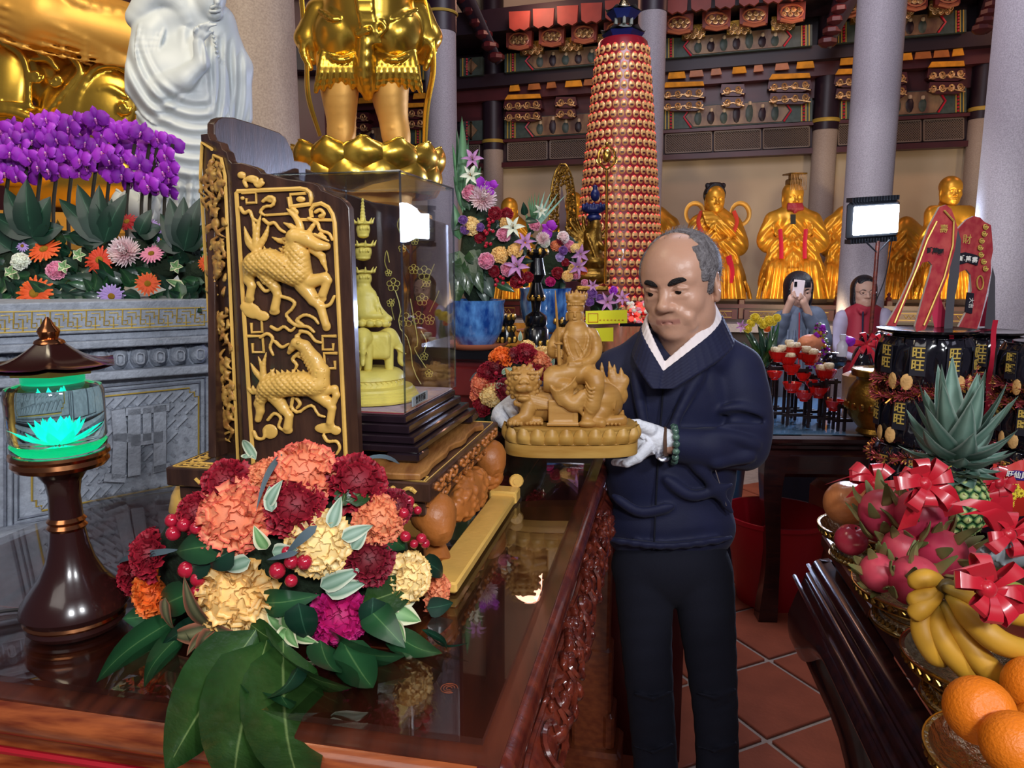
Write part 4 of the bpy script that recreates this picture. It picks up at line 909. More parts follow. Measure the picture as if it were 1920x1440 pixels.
def eleph(cx,cz,dx,dz):
 s.e((cx,634,cz),(19,20,19),k=5);s.e((cx+dx*10,640,cz+dz*10),(13,14,13),k=4);s.ch([(cx+dx*16,644,cz+dz*16),(cx+dx*24,658,cz+dz*24),(cx+dx*22,676,cz+dz*22),(cx+dx*28,684,cz+dz*28)],[8,6,4.5,3.5],k=3,smooth=8)
 px_,pz_=-dz,dx
 for g in(1,-1):
  s.e((cx+px_*g*18-dx*2,640,cz+pz_*g*18-dz*2),(4+9*abs(px_),15,4+9*abs(pz_)),k=2);s.ch([(cx+dx*14+px_*g*6,652,cz+dz*14+pz_*g*6),(cx+dx*34+px_*g*9,664,cz+dz*34+pz_*g*9)],[2.6,1.2],k=1)
  s.ch([(cx+px_*g*10,650,cz+pz_*g*10),(cx+px_*g*10+dx*2,690,cz+pz_*g*10+dz*2)],[10,8],k=3)
eleph(728,-4,1,0);eleph(680,-34,0,-1);eleph(650,10,-1,0)
s.build('elephants','yellow_wood',st,fr=fs)
b=MB();c=fs(697,752);k_=fs.s;zb=z0+.068;H_=[(96,0),(97,5),(93,7),(93,12),(90,14),(90,19),(87,21),(87,26),(83,28),(82,34),(66,38),(64,54),(68,56),(66,66),(58,76),(50,80)]
hs=(fs(697,690).z-zb)/(80*k_);b.lathe([(r*k_*.94,z*k_*hs)for r,z in H_],(c.x,YS,zb),48)
for i in range(40):
 a=i*2*pi/40;r=65*k_*.94;b.tube([(c.x+r*math.cos(a),YS+r*math.sin(a),zb+40*k_*hs),(c.x+r*math.cos(a+.08),YS+r*math.sin(a+.08),zb+47*k_*hs),(c.x+r*math.cos(a),YS+r*math.sin(a),zb+54*k_*hs)],.0012,4)
b.build('round_base','yellow_wood',st)
# ## crystal lotus lamp
LY=.87;lx=P(145,1180,LY).x;lmp=thing('lotus_lamp','dark wood table lamp with a clear cylinder glowing with a turquoise lotus','lamp',(lx,LY,ZT))
ls=lambda hw:hw*LY/FPX*1.03
def lz(y):return P(135,y,LY).z
zfix=lambda y:ZT+(lz(y)-lz(1192))*1.0
def ll(name,mk,prof,n=36,**kw):
 b=MB();b.lathe([(ls(h),zfix(y))for h,y in prof],(lx,LY,0),n,**kw);return b.build(name,mk,lmp)
ll('base','lamp_wood',[(80,1192),(86,1184),(84,1176)]);ll('base_ring','copper_brass',[(86,1176),(89,1172),(87,1167)])
ll('stem','lamp_wood',[(87,1167),(94,1156),(90,1142),(74,1120),(56,1098),(42,1070),(34,1040),(30,1012)],48);ll('stem_ring','copper_brass',[(30,1014),(35,1008),(30,1002),(34,996),(29,990)]);ll('neck','lamp_wood',[(29,990),(27,950),(31,925),(44,905),(60,897)])
ll('tray','copper_brass',[(60,898),(76,896),(82,888),(80,880),(84,874),(83,868),(76,868)]);ll('lit_base_ring','green_glow',[(70,868.5),(75,868.5),(75,867),(70,867)])
ll('crystal_cylinder','crystal',[(76,867),(80,862),(80,852),(76,848),(81,842),(82,758),(78,748),(56,742)],48);ll('lit_collar','green_glow',[(50,741),(52,738),(52,728),(46,724),(38,722)])
ll('collar_cap','copper_brass',[(36,727),(40,720),(36,712)])
rf=MB();n=6
def rooff(a,t):
 an=a*2*pi+.5;seg=pi/3;loc_=((an)%seg)-seg/2;r_=22+96*t;cr=r_*math.cos(seg/2)/math.cos(loc_);up=.0 if t<.5 else(abs(loc_)/(seg/2))**3*(t-.5)*14
 y=664+44*(1-(1-t)**1.9)-up;return(lx+ls(cr)*math.cos(an),LY+ls(cr)*math.sin(an),zfix(y))
rf.grid(rooff,48,10,cu=True);rf.grid(lambda a,t:(lambda q:(q[0],q[1],q[2]-.004-.000*t))(rooff(a,t)),48,10,cu=True);rf.build('roof','lamp_wood',lmp,sharp=50)
b=MB();b.lathe([(ls(72),zfix(724)),(ls(74),zfix(706)),(ls(20),zfix(700))],(lx,LY,0),6,off=.5+pi/6,cap=True);b.build('under_plate','yellow_wood',lmp,sharp=20)
ll('finial','copper_brass',[(26,668),(24,663),(15,658),(17,653),(19,646),(16,640),(12,636),(7,626),(2,619)])
b=MB()
for l,(k,r_,h,tilt)in enumerate(((10,46,22,62),(12,36,30,34),(10,24,34,14))):
 for i in range(k):
  a=2*pi*(i+.5*l)/k;A=Vector((lx+ls(8)*math.cos(a),LY+ls(8)*math.sin(a),zfix(846)));T=R(tilt);B=A+Vector((math.cos(a)*math.sin(T),math.sin(a)*math.sin(T),math.cos(T)))*ls(r_+12 if l==0 else 52-l*3)
  leaf(b,A,B,ls(17),(Vector((-math.cos(a),-math.sin(a),.9))),curl=-.1,fold=.3,pw=.8,nu=4,nv=6)
b.build('lotus','lotus_glow',lmp,sharp=0)
b=MB();b.tube(bez([(lx-.05,LY+.02,ZT+.004),(lx-.1,LY+.03,ZT+.004),(lx-.17,LY-.01,ZT+.004)],12),.0025,6);b.build('power_cord','wire',lmp)
# ## large carnation arrangement on the table
BZ='leaf_bronze'
def bouquet(name,label,Y0,cu_,cv_,rx,ry,flowers,berries,leaves,base_loc,zface=.33):
 fr=Fr(Y0);t=thing(name,label,'bouquet',base_loc);rz=(rx+ry)/2*.8
 def dome(u,v,k=1):
  q=max(0,1-((u-cu_)/rx)**2-((v-cv_)/ry)**2);return-rz*math.sqrt(q)*k
 def nrm(u,v):
  x,y=(u-cu_)/rx,(v-cv_)/ry;z=math.sqrt(max(0,1-min(1,x*x+y*y)));return Vector((x*.95,-z*1.0-.25,-y*.8+.22)).normalized()
 def cw_(u,v,w):return min(w,(PZ(u,v,ZT+.012).y-Y0)/fr.s)if v>1000 else w
 b=MB();b.ell((cu_,cv_+10,0),(rx*.82,ry*.8,rz*.72),n=24,m=16);b.map(fr);ob=b.build('moss_core','moss',t)
 for i,(u,v,r,mk)in enumerate(flowers):
  w=dome(u,v)*.86;d=nrm(u,v)
  flower(CARN[i%3],'carnation',mk,t,fr(u,v,w),d,r*fr.s*(1-w/1400*.1)*1.02)
 for(u,v,r)in berries:
  w=dome(u,v)-12;c=fr(u,v,w);b=MB();b.ell(c,(r*fr.s,)*3,n=12,m=8);ob=b.build('berry','berry',t)
  b=MB();b.tube([c,fr(u+3,v+10,w+30)],.0012,5);b.ell(fr(u,v+r*.2,w+r*.5),(r*fr.s*.8,)*3,n=6,m=4);b.build('berry_stem','stem',ob)
 for(u0,v0,u1,v1,wd,mk,w0,w1,cv)in leaves:
  if mk==BZ:w0,w1=w0+45,w1+60
  b=MB();A=fr(u0,v0,cw_(u0,v0,dome(u0,v0)*.9-w0));B=fr(u1,v1,cw_(u1,v1,dome(u1,v1)*.9-w1));n_=(nrm((u0+u1)/2,(v0+v1)/2)+Vector((0,-.4,.3))).normalized()
  leaf(b,A,B,wd*fr.s*(.74 if mk in(SI,VA)else 1),n_,curl=cv,fold=.09,nu=7,nv=9);b.build('leaf',mk,t)
 return t,fr
F1=[(570,888,64,'p_coral'),(440,972,72,'p_coral'),(552,950,56,'p_crimson'),(425,908,50,'p_crimson'),(668,905,58,'p_crimson'),(708,975,50,'p_salmon'),(600,1020,62,'p_cream'),(446,1116,80,'p_yellow'),(690,1050,50,'p_darkred'),(765,1082,50,'p_cream'),(812,1110,44,'p_salmon'),(636,1155,60,'p_magenta'),(292,1112,54,'p_orange'),(284,1040,50,'p_crimson'),(368,962,40,'p_crimson'),(252,1078,42,'p_crimson'),(740,950,36,'p_darkred'),(500,892,34,'p_salmon')]
B1=[(325,1000,13),(345,984,12),(322,976,12),(368,990,11),(350,1068,15),(371,1086,13),(369,1111,13),(520,1070,14),(546,1053,12),(571,1054,13),(546,1089,11),(538,1034,9),(766,940,11),(783,957,8),(757,962,10),(760,1006,10),(790,1010,10),(797,1019,9),(776,1020,8)]
DK,OL,VA,SI,BZ,BL='leaf_dark','leaf_olive','leaf_varieg','leaf_silver','leaf_bronze','leaf_blue'
L1=[(480,1180,310,1450,120,OL,90,430,.12),(500,1200,440,1500,140,OL,110,480,.12),(530,1200,580,1500,130,OL,100,450,.12),(520,1180,660,1290,110,OL,30,50,.12),(520,1200,545,1330,85,DK,50,60,.1),(475,1190,465,1300,55,DK,55,60,.1),(620,1190,760,1230,90,DK,10,10,.1),(640,1200,700,1290,70,DK,20,20,.1),(730,1180,830,1225,60,DK,0,0,.1),(680,1130,790,1080,70,OL,10,0,.2),(690,1140,760,1215,60,DK,10,10,.1),(330,1160,180,1280,55,DK,0,0,.1),(350,1180,270,1290,45,DK,10,10,.1),(300,1150,230,1160,60,DK,0,0,.1),(350,1180,400,1230,40,DK,10,20,.1),(400,1180,345,1080,44,BZ,20,20,.1),(400,1180,320,1190,40,BZ,25,20,.12),(400,1180,385,1270,44,BZ,30,30,.12),(400,1180,455,1190,40,BZ,25,30,.12),(400,1180,350,1230,40,BZ,25,30,.1),(410,1200,425,1290,34,BZ,25,30,.1),(310,1120,330,1185,34,BZ,10,20,.1),(540,1180,500,1150,44,VA,30,30,.12),(540,1175,560,1215,44,VA,30,35,.12),(540,1180,505,1215,40,VA,32,35,.12),(545,1170,570,1140,40,VA,30,30,.12),(545,1180,598,1205,36,VA,30,30,.12),(540,1180,535,1130,34,VA,30,30,.1),(730,1130,790,1110,60,VA,10,10,.1),(730,1140,790,1165,60,VA,12,10,.1),(720,1150,760,1205,44,VA,12,10,.1),(500,1030,476,985,36,VA,25,35,.1),(470,1050,420,1068,40,SI,30,20,.1),(510,1035,560,1030,36,SI,30,30,.1),(620,990,640,930,34,SI,20,20,.1),(640,1010,700,985,36,SI,20,20,.1),(660,1030,690,990,30,SI,20,20,.1),(600,1100,680,1065,46,SI,20,20,.1),(610,1110,690,1090,46,SI,25,20,.1),(500,950,530,900,32,SI,25,35,.1),(510,960,505,910,30,SI,25,25,.1),(590,870,600,838,26,SI,5,5,.1),(460,860,470,850,30,SI,5,5,.1),(480,862,455,825,24,SI,0,0,.1),(420,1020,330,1035,60,DK,20,10,.1),(500,1190,440,1260,60,DK,60,70,.1),(600,1200,640,1262,60,DK,40,50,.1),(380,1170,300,1215,50,'leaf_deep',30,20,.1),(560,1130,580,1200,56,'leaf_deep',40,50,.1),(470,1170,540,1210,50,OL,50,60,.1),(700,1120,690,1180,50,'leaf_deep',20,20,.1),(400,1050,330,1075,50,'leaf_deep',20,10,.1),(440,1030,390,1060,55,'leaf_deep',25,20,.1),(360,1110,300,1140,60,DK,20,15,.1),(490,1130,600,1115,50,DK,10,20,.15),(640,950,660,890,36,OL,5,5,.1),(650,940,700,920,40,OL,10,0,.2),(720,1000,760,1030,40,DK,5,0,.1),(790,1050,830,1080,40,'leaf_deep',0,0,.1),(800,1140,850,1130,40,'leaf_deep',0,0,.1),(470,1190,410,1210,46,OL,30,40,.1),(560,1250,500,1310,50,'leaf_deep',30,40,.1),(750,870,660,868,12,BL,5,5,.2),(530,850,480,960,12,BL,40,30,.15),(595,985,535,1040,16,BL,55,45,.1),(560,1035,500,1050,10,BL,55,40,.1),(800,1180,880,1205,12,'leaf_deep',-40,-80,.2),(790,1180,835,1228,14,'leaf_deep',-40,-80,.2),(340,1030,225,1060,12,BL,0,0,.15)]
bq,frb=bouquet('carnation_arrangement','large round arrangement of coral, crimson, yellow and magenta carnations on the altar table',.92,530,1040,292,205,F1,B1,L1,(P(530,1200,.9).x,.9,ZT))
F2=[(905,720,26,'p_coral'),(915,700,24,'p_crimson'),(940,672,26,'p_orange'),(985,665,26,'p_crimson'),(930,690,22,'p_darkred'),(1010,680,26,'p_salmon'),(1020,665,20,'p_cream'),(920,740,24,'p_cream'),(905,762,22,'p_crimson'),(960,668,18,'p_darkred'),(895,740,18,'p_coral'),(950,730,24,'p_darkred'),(990,650,16,'p_cream'),(1005,700,22,'p_crimson')]
L2=[(900,770,870,790,26,'leaf_deep',0,0,.1),(910,775,880,812,26,'leaf_deep',0,0,.1),(920,780,905,815,26,'leaf_deep',0,0,.1),(940,700,965,690,16,SI,5,10,.1),(930,725,945,720,16,SI,5,10,.1),(975,640,976,620,12,SI,0,0,.1),(900,700,880,715,14,BL,0,0,.1),(1030,690,1040,670,14,SI,0,0,.1),(935,760,950,790,26,'leaf_deep',0,10,.1)]
bouquet('carnation_arrangement','smaller round carnation arrangement half hidden behind the lion statue',1.95,965,740,75,85,F2,[(930,700,4)],L2,(P(965,800,1.95).x,1.95,ZT))
# ## carved grey stone altar (left), gold fret band
AD=Vector((.84,.543,0)).normalized();AN=Vector((-AD.y,AD.x,0));AQ=Vector((-.70,1.46,0))
def AF(off=0):return Pl(AQ-AN*off,(AD.x,AD.y))
fa=AF(0)
def ya(y0,x):return 535+(y0-535)*(2300-x)/2300
alt=thing('stone_altar','grey stone altar carved with lotus petals, gold fret band and a panel, behind the lamp','altar',(AQ.x,AQ.y+.3,0))
def aslab(b,y0,y1,off,mi=0,x0=-260,x1=384):
 A,B=AF(off)(x0,ya(y0,x0)),AF(off)(x1,ya(y1,x1));zt,zb=AF(off)(150,ya(y0,150)).z,AF(off)(150,ya(y1,150)).z
 c=[AQ-AD*.75-AN*off,AQ+AD*.10-AN*off,AQ+AD*.10+AN*.35,AQ-AD*.75+AN*.35]
 b.add([(p.x,p.y,z)for z in(zb,zt)for p in c],[(0,1,2,3),(7,6,5,4),(1,0,4,5),(2,1,5,6),(3,2,6,7),(0,3,7,4)],mi);return zt,zb
b=MB();zt,_=aslab(b,568,632,.03);b.build('cornice','grey_stone',alt,sharp=30,bev=.003)
b=MB();aslab(b,632,648,.02);aslab(b,648,664,.035);b.build('moulding','grey_stone',alt,sharp=30,bev=.003)
b=MB();aslab(b,664,712,.0);b.build('petal_course','grey_stone_dark',alt,sharp=30)
b=MB();aslab(b,712,730,.03);b.build('moulding','grey_stone',alt,sharp=30,bev=.003)
b=MB();aslab(b,730,1010,0);b.build('body','grey_stone',alt,sharp=30)
b=MB();aslab(b,1010,1400,.05);b.build('base','grey_stone',alt,sharp=30,bev=.005)
f3=AF(.0305)
b=MB()
for y_ in(585,624):b.tube([f3(-200,ya(y_,-200)),f3(384,ya(y_,384))],.0016,4)
for i in range(15):
 x0=-110+i*34
 def q(x,y):X=x0+x;return f3(X,ya(y,X))
 for pts in([(0,585),(0,608),(9,608),(9,615)],[(9,592),(25,592),(25,606)],[(17,624),(17,600),(8,600)],[(26,617),(10,617+.01)],[(25,600),(33,600),(33,617),(42,617)]):b.tube([q(*p)for p in pts],.0013,4)
b.build('gold_fret','gold_line',alt)
for i in range(14):
 x=-110+i*37;b=MB();f5=AF(.0)
 def pf(a,t,x=x):X=x+(2*a-1)*18*math.sin(pi*(.18+.70*t))**.6;bul=math.sin(pi*a)**.7*math.sin(pi*(.1+.8*t));return f5(X,ya(668+40*t,X),-26*bul*1.0)
 b.grid(pf,11,8);b.tube([pf(0,t)for t in np.linspace(0,1,8)]+[pf(1,t)for t in np.linspace(1,0,8)],.0022,4)
 b.tube([f5(x+9*math.sin(t)*(1+.3*math.cos(2*t)),ya(686-11*math.cos(t),x),-27)for t in np.linspace(0,2*pi,14)],.0018,4);b.build('lotus_petal','grey_stone',alt)
f0=AF(.002)
b=MB()
for e in(0,10):b.tube([f0(x,ya(y,x))for x,y in((24+e,742+e),(384-e,742+e),(384-e,990-e),(24+e,990-e))],.0035,4,closed=True)
for dx in(-260,-120):b.tube([f0(x,ya(y,x))for x,y in((dx,742),(dx+130,742),(dx+130,990),(dx,990))],.0035,4,closed=True)
b.build('panel_moulding','grey_stone_dark',alt)
b=MB();cor=[(78,762),(355,762),(355,772),(364,772),(364,782),(372,782),(372,952),(364,952),(364,962),(355,962),(355,972),(78,972),(78,962),(68,962),(68,950),(60,950),(60,782),(68,782),(68,772),(78,772)]
b.tube([f0(x,ya(y,x),-2)for x,y in cor],.0018,4,closed=True);b.build('gold_border','gold_line',alt)
b=MB();rd=random.Random(8)
for i in range(-26,34):
 for g in(1,-1):
  pts=[(62+i*11+(0 if g>0 else 0),764),(62+i*11+g*208,972)]
  for k in range(7):
   a,c=k/7+.02+(.07 if(i+k)%2 else 0),(k+1)/7-.02;
   if(i*3+k*5+(g>0))%2:continue
   x0,y0,x1,y1=lerp(pts[0][0],pts[1][0],a),lerp(764,972,a),lerp(pts[0][0],pts[1][0],c),lerp(764,972,c)
   if min(x0,x1)<62 or max(x0,x1)>370:continue
   b.tube([f0(x0,ya(y0,x0)),f0(x1,ya(y1,x1))],.0032,4)
stuff(b.build('fretwork_field','grey_stone',alt,sharp=30))
b=MB();fz=AF(.012)
for pts,r_ in(([(222,800),(226,850),(222,930)],13),([(222,850),(246,856)],9),([(252,802),(252,930)],12),([(300,800),(300,930)],12),([(252,862),(300,862)],12),([(240,800),(314,800)],8),([(276,800),(276,862)],8),([(200,930),(232,938)],8),([(290,930),(316,928)],7)):
 for(xa,y_a),(xb,y_b)in zip(pts,pts[1:]):
  d=Vector((xb-xa,y_b-y_a)).normalized()*r_;n_=Vector((-d.y,d.x));pl_=[(xa+n_.x-d.x*.5,y_a+n_.y-d.y*.5),(xb+n_.x+d.x*.5,y_b+n_.y+d.y*.5),(xb-n_.x+d.x*.5,y_b-n_.y+d.y*.5),(xa-n_.x-d.x*.5,y_a-n_.y-d.y*.5)]
  b.slab([(x,ya(y,x))for x,y in pl_],fz,0,14)
b.build('seal_character','grey_stone',alt,sharp=30)
# ## planting along the altar top
fg=Fr(1.52);ZA=zt
pk=thing('flower_trough','mixed bed of gerberas, chrysanthemum and dark fan leaves on the stone altar','flowers',(-.8,1.6,ZA))
b=MB()
rd=random.Random(12);sm=MB();leaf(sm,(0,0,0),(0,0,1),.5,(0,-1,.2),.12,.2,nu=5,nv=6);SLEAF=sm.mesh('leaf',sharp=0);SLEAF.materials.append(M['leaf_dark'])
b=MB()
for i in range(42):u=rd.uniform(-60,388);v=rd.uniform(470,548);b.ell(tuple(fg(u,v,25+rd.uniform(0,20))),(.035,.03,.03),n=8,m=6)
stuff(b.build('moss_bed','moss',pk))
for i in range(210):
 u=rd.uniform(-30,388);v=rd.uniform(442,572);w=(560-v)*.55+rd.uniform(-20,14)-10
 a=rd.uniform(0,2*pi);d=Vector((math.cos(a),-.5,math.sin(a)*.8-.1));X=aim(fg(u,v,w),d,up=(0,-1,.3),s=rd.uniform(30,56)*fg.s)
 place(SLEAF,'leaf',rd.choice(['leaf_deep','leaf_dark','leaf_deep','leaf_dark','leaf_varieg' if rd.random()<.25 else'leaf_deep']),pk,X)
for cx,cy,tips in((60,445,[(10,352,44),(50,335,50),(95,368,52),(120,425,46),(-20,400,40)]),(195,455,[(110,372,40),(145,345,44),(186,346,40),(238,362,46),(128,438,38),(210,372,36)]),(345,470,[(318,370,42),(345,368,40),(376,370,40),(300,400,36),(280,440,34),(392,420,40)]),(260,440,[(285,392,30),(305,425,34)]),(20,470,[(100,450,44),(-30,430,44)])):
 for(x,y,wd)in tips:
  b=MB();leaf(b,fg(cx,cy,10),fg(x,y,22),wd*fg.s,(0.1,-1,.25),curl=.08,fold=.12,pw=.62,nu=7);b.build('fan_leaf','leaf_deep',pk)
for me_,mk,nm,L in((GERBM,'p_gerbera','gerbera',[(83,468,30,1),(65,550,33,1),(277,532,22,1),(386,493,16,1)]),(GERBM,'p_redorange','gerbera',[(187,488,27,1)]),(GERBM,'p_gerbera_red','gerbera',[(238,416,22,1)]),(PINKD,'p_pink','gerbera',[(284,476,22,1)]),(PINKD,'p_lilac','gerbera',[(209,555,23,1)]),(DAISYM,'p_lilac','daisy',[(22,430,22,1),(47,440,16,1),(2,445,18,1),(42,461,12,1),(272,410,11,1),(262,422,10,1),(284,420,11,1),(297,432,10,1),(303,449,9,1),(298,426,8,1)]),(MUMM,'p_mum','chrysanthemum',[(234,473,31,1)]),(CARN[0],'p_pink','carnation',[(106,507,19,1)]),(CARN[1],'p_white','carnation',[(38,490,17,1)]),(CARN[2],'p_lilac','carnation',[(386,445,9,1)])):
 for(u,v,r,_)in L:
  w=(560-v)*.5-42;tilt=.9 if nm=='gerbera' and v<480 else .35
  flower(me_,nm,mk,pk,fg(u,v,w),(rd.uniform(-.15,.35),-1,tilt if mk!='p_lilac' or nm!='gerbera' else-.3),r*fg.s)
for c0 in((148,478),(120,500),(330,500),(20,510)):
 for k in range(5):
  a=k*1.26;b=MB();leaf(b,fg(c0[0],c0[1],-30),fg(c0[0]+14*math.cos(a),c0[1]+14*math.sin(a),-34),11*fg.s,(0,-1,.2),nu=5,nv=6);b.build('leaf','leaf_varieg',pk)
fo=Fr(1.72);rd=random.Random(21);used=[]
fronts=[(0,330,52),(60,300,52),(118,300,46),(190,292,46),(255,292,46),(298,308,30)]
for gi,(cx,cy,n_)in enumerate(fronts):
 t=thing('potted_orchid',['purple orchid spray cut off by the left edge','purple orchid spray above the white daisies','purple orchid spray, third from the left','purple orchid spray above the left fan leaf','purple orchid spray in front of the white statue skirt','small purple orchid spray, rightmost of the row'][gi],'orchid',tuple(fo(cx,470,0)),'purple orchids above the stone altar')
 k=0;tries=0;want={52:19,46:17,30:11}[n_]
 while k<want and tries<900:
  tries+=1;u=cx+rd.uniform(-46,46)*(.55 if n_==30 else 1);top=222+max(0,(u-190))*.34+(10 if u<60 else 0);v=top+rd.uniform(0,105)
  if any((u-a)**2+(v-c)**2<15**2 for a,c in used):continue
  used.append((u,v));r=rd.uniform(18,23);w=rd.uniform(-30,25)
  place(ORCH,'orchid_bloom',rd.choice(['p_orchid','p_orchid','p_orchid_dark']),t,aim(fo(u,v,w),(rd.uniform(-.5,.5),-1,rd.uniform(-.25,.35)),s=r*fo.s,spin=rd.uniform(-.4,.4)));k+=1
 for sx in(-16,12):
  b=MB();b.tube(bez([fo(cx+sx,470,0),fo(cx+sx-2,390,5),fo(cx+sx+4,330,5),fo(cx+sx+14,270,5)],12),.004,6);b.build('stem','stem_dark',t)
# ## giant gold lotus throne, far left
fl=Fr(2.7);t=thing('gold_lotus_throne','giant gold lotus petals and draped hem of a huge statue at the far left','statue',(-2.1,3.0,0))
s=SDF((-90,-70,-60),(262,480,220),3.2)
s.e((130,560,190),(260,180,130),k=4)
def petal3(s,cx,cy,rx,ry,cz,rot):
 s.e((cx,cy,cz),(rx,ry,30),(0,0,rot),k=5)
petal3(s,-30,170,90,125,60,10);petal3(s,170,205,92,96,45,25);petal3(s,96,150,50,95,70,-30);petal3(s,20,270,130,80,55,5);petal3(s,130,330,130,60,75,0)
for pts,r in(([(-60,60),(10,62),(60,84),(96,112)],8),([(0,75),(38,100),(52,140),(54,200)],7),([(132,102),(150,130),(130,160),(90,210)],7),([(140,215),(150,170),(178,128),(220,122),(250,140)],8),([(136,218),(160,180),(200,164),(235,180)],5),([(60,110),(90,112),(108,130)],5),([(-60,212),(10,208),(60,225),(110,262)],9),([(-60,196),(20,195),(64,203)],5)):
 s.ch([(u,v,24)for u,v in pts],r,k=5,smooth=14)
for cx,cy,g in((68,142,1),(106,150,-1),(232,202,1)):
 s.ch([(cx+g*14*(1-i/16)*math.cos(i*.55),cy+14*(1-i/16)*math.sin(i*.55),18)for i in range(15)],4,k=2)
s.build('petals','gold',t,fr=fl)
s=SDF((-90,-130,-60),(270,190,220),3.4)
s.ch([(-90,-40,60),(60,20,30),(250,70,60)],[86,70,60],k=20);s.e((60,-70,90),(200,80,90),k=30)
for i in range(5):s.ch([(-90,10+i*14-30,-24+i*4),(60,30+i*16,-34+i*6),(240,110+i*4,14)],[4,3,2],k=8,smooth=10)
s.ch([(-90,44,20),(10,58,8),(110,100,16),(250,150,40)],[5,5,4,3],k=4,smooth=14)
s.ch([(80,-40,-10),(150,5,-8),(245,26,20)],[10,12,6],k=8,smooth=10)
s.build('draped_hem','gold_matte',t,fr=fl)
b=MB();b.lathe([(.95,0),(.95,fl(80,440).z),(.7,fl(80,400).z)],(-2.05,3.15,0),40);b.build('throne_base','gold_matte',t)
# ## white stone standing statue
fw=Fr(2.15);t=thing('white_stone_statue','white stone robed statue raising one hand, chin and face cut by the top edge','statue',(fw(350,440).x,2.2,0))
s=SDF((232,-75,-110),(482,470,110),2.2)
s.e((345,110,10),(92,100,62),k=18);s.ch([(350,150,10),(352,300,10),(330,420,10)],[92,100,96],k=20)
s.ch([(300,40,0),(352,20,-5),(398,50,5),(440,130,10),(448,220,10)],[44,40,42,32,26],k=14)
s.ch([(280,60,-20),(266,150,-34),(290,200,-46)],[34,36,30],k=12);s.e((300,150,-50),(50,62,30),k=12)
s.ch([(300,165,-62),(345,150,-78),(378,118,-82),(372,80,-82)],[30,24,15,11],k=6)
s.e((376,62,-84),(15,16,9),k=4)
for i,(dx,dy)in enumerate(((-14,3),(-5,-10),(4,-14),(12,-10))):s.ch([(372+i*4,60,-86),(374+i*4+dx*.5,52+dy*.4,-92),(378+i*5+dx,50+dy+6,-92)],[4.5,4,3],k=1.5)
s.ch([(385,68,-84),(396,60,-88)],[5,3],k=2)
s.ch([(260,30,-10),(290,-10,-20),(330,0,-30),(352,40,-36)],[26,26,20,10],k=6,smooth=10)
for i in range(9):
 rr=i*20;s.ch([(258-i,150+i*20,-50+i*5),(290,176+i*25,-76+i*4),(330,168+i*26,-84+i*4),(366,130+i*17,-84+i*4)],[3,6.5,6.5,4],k=5,smooth=14)
for i in range(6):s.ch([(376+i*6,100+i*8,-74+i*6),(388+i*6,180,-72+i*5),(392+i*8,250,-70+i*4),(396+i*10,330,-60)],[3,5,5,4],k=5,smooth=10)
for i in range(7):s.ch([(300+i*16,270,-84),(290+i*17,340,-88),(270+i*20,410,-90)],[4,6,6],k=6,smooth=8)
for i in range(6):s.ch([(262+i*9,46+i*2,-44),(256+i*8,90,-58),(262+i*6,130,-66)],[3,4,3],k=4,smooth=8)
for i in range(14):s.e((398+i*2.4-i*i*.05,60+i*9,-58+i*1.5),4,k=1)
s.ch([(340,130,-60),(344,60,-40)],[12,10],k=4)
for i in range(18):s.ch([(272+i*4.4,20-14*math.sin(i*.18),-36),(280+i*4,-16,-34)],3,k=1)
s.e((392,-6,-20),(33,46,40),k=8);s.e((404,26,-44),(15,12,12),k=6);s.ch([(380,20,-10),(372,60,5)],[28,36],k=10);s.ch([(405,-10,-58),(408,4,-64)],[5,6],k=3);s.ch([(396,14,-60),(405,11,-63),(414,13,-60)],3,k=2);s.ch([(394,21,-58),(404,21,-61),(412,20,-58)],3.2,k=2);s.e((405,17,-64),(10,1.2,4),k=.5,sub=True)
def wfold(V):
 V=V.copy();u,v,w=V.T;fm=np.clip((0-w)/30,0,1);sm=lambda x,a,c:np.clip((x-a)/(c-a),0,1)
 d=np.hypot((u-372)/1.0,(v-40)/1.35);m1=sm(d,96,118)*sm(372+(v-100)*.25-u,-6,12)*sm(v,60,110)*(1-sm(v,330,380));m2=sm(u-(372+(v-100)*.25),0,14)*sm(v,60,100);m3=sm(v,320,360)*(1-m2)
 V[:,2]-=fm*(5.5*m1*np.sin(d/3.3)+4.5*m2*np.sin((u+.12*v+6*np.sin(v/40))/3.0)+4.5*m3*np.sin((u-.2*v+8*np.sin(v/30))/4));return V
s.build('robed_figure','white_stone',t,fr=fw,post=wfold)
c=fw(335,400);
def lotus_ring(t,c,rx,ry,z0,z1,n,mk,out=.3,name='lotus_petal',off=0,rim=None,a0=0,a1=2*pi):
 """upright petals round an ellipse, each bulging outwards"""
 for i in range(n):
  a=a0+(a1-a0)*(i+off)/n;da=(a1-a0)/n*.62;b=MB();H=z1-z0
  def f(u,v,a=a,da=da):
   x=2*u-1;ww=math.sin(pi*(.22+.66*v))**.55 if v<.999 else .35;an=a+x*da*ww;bu=1+out*math.sin(pi*(.06+.76*v))**.8-.08*x*x
   return(c[0]+rx*bu*math.cos(an),c[1]+ry*bu*math.sin(an),z0+H*v-H*.1*x*x*v)
  b.grid(f,9,9)
  if rim:b.tube([f(0,v)for v in np.linspace(.1,1,8)]+[f(u,1)for u in np.linspace(0,1,6)[1:-1]]+[f(1,v)for v in np.linspace(1,.1,8)],rim,5)
  b.build(name,mk,t,sharp=0)
zw=fw(330,440).z;lotus_ring(t,(c.x,2.2,0),.14,.14,zw,zw+.12,12,'white_stone',.4,rim=.004);b=MB();b.lathe([(.2,0),(.2,zw-.1),(.15,zw)],(c.x,2.25,0),24);b.build('pedestal','white_stone',t)
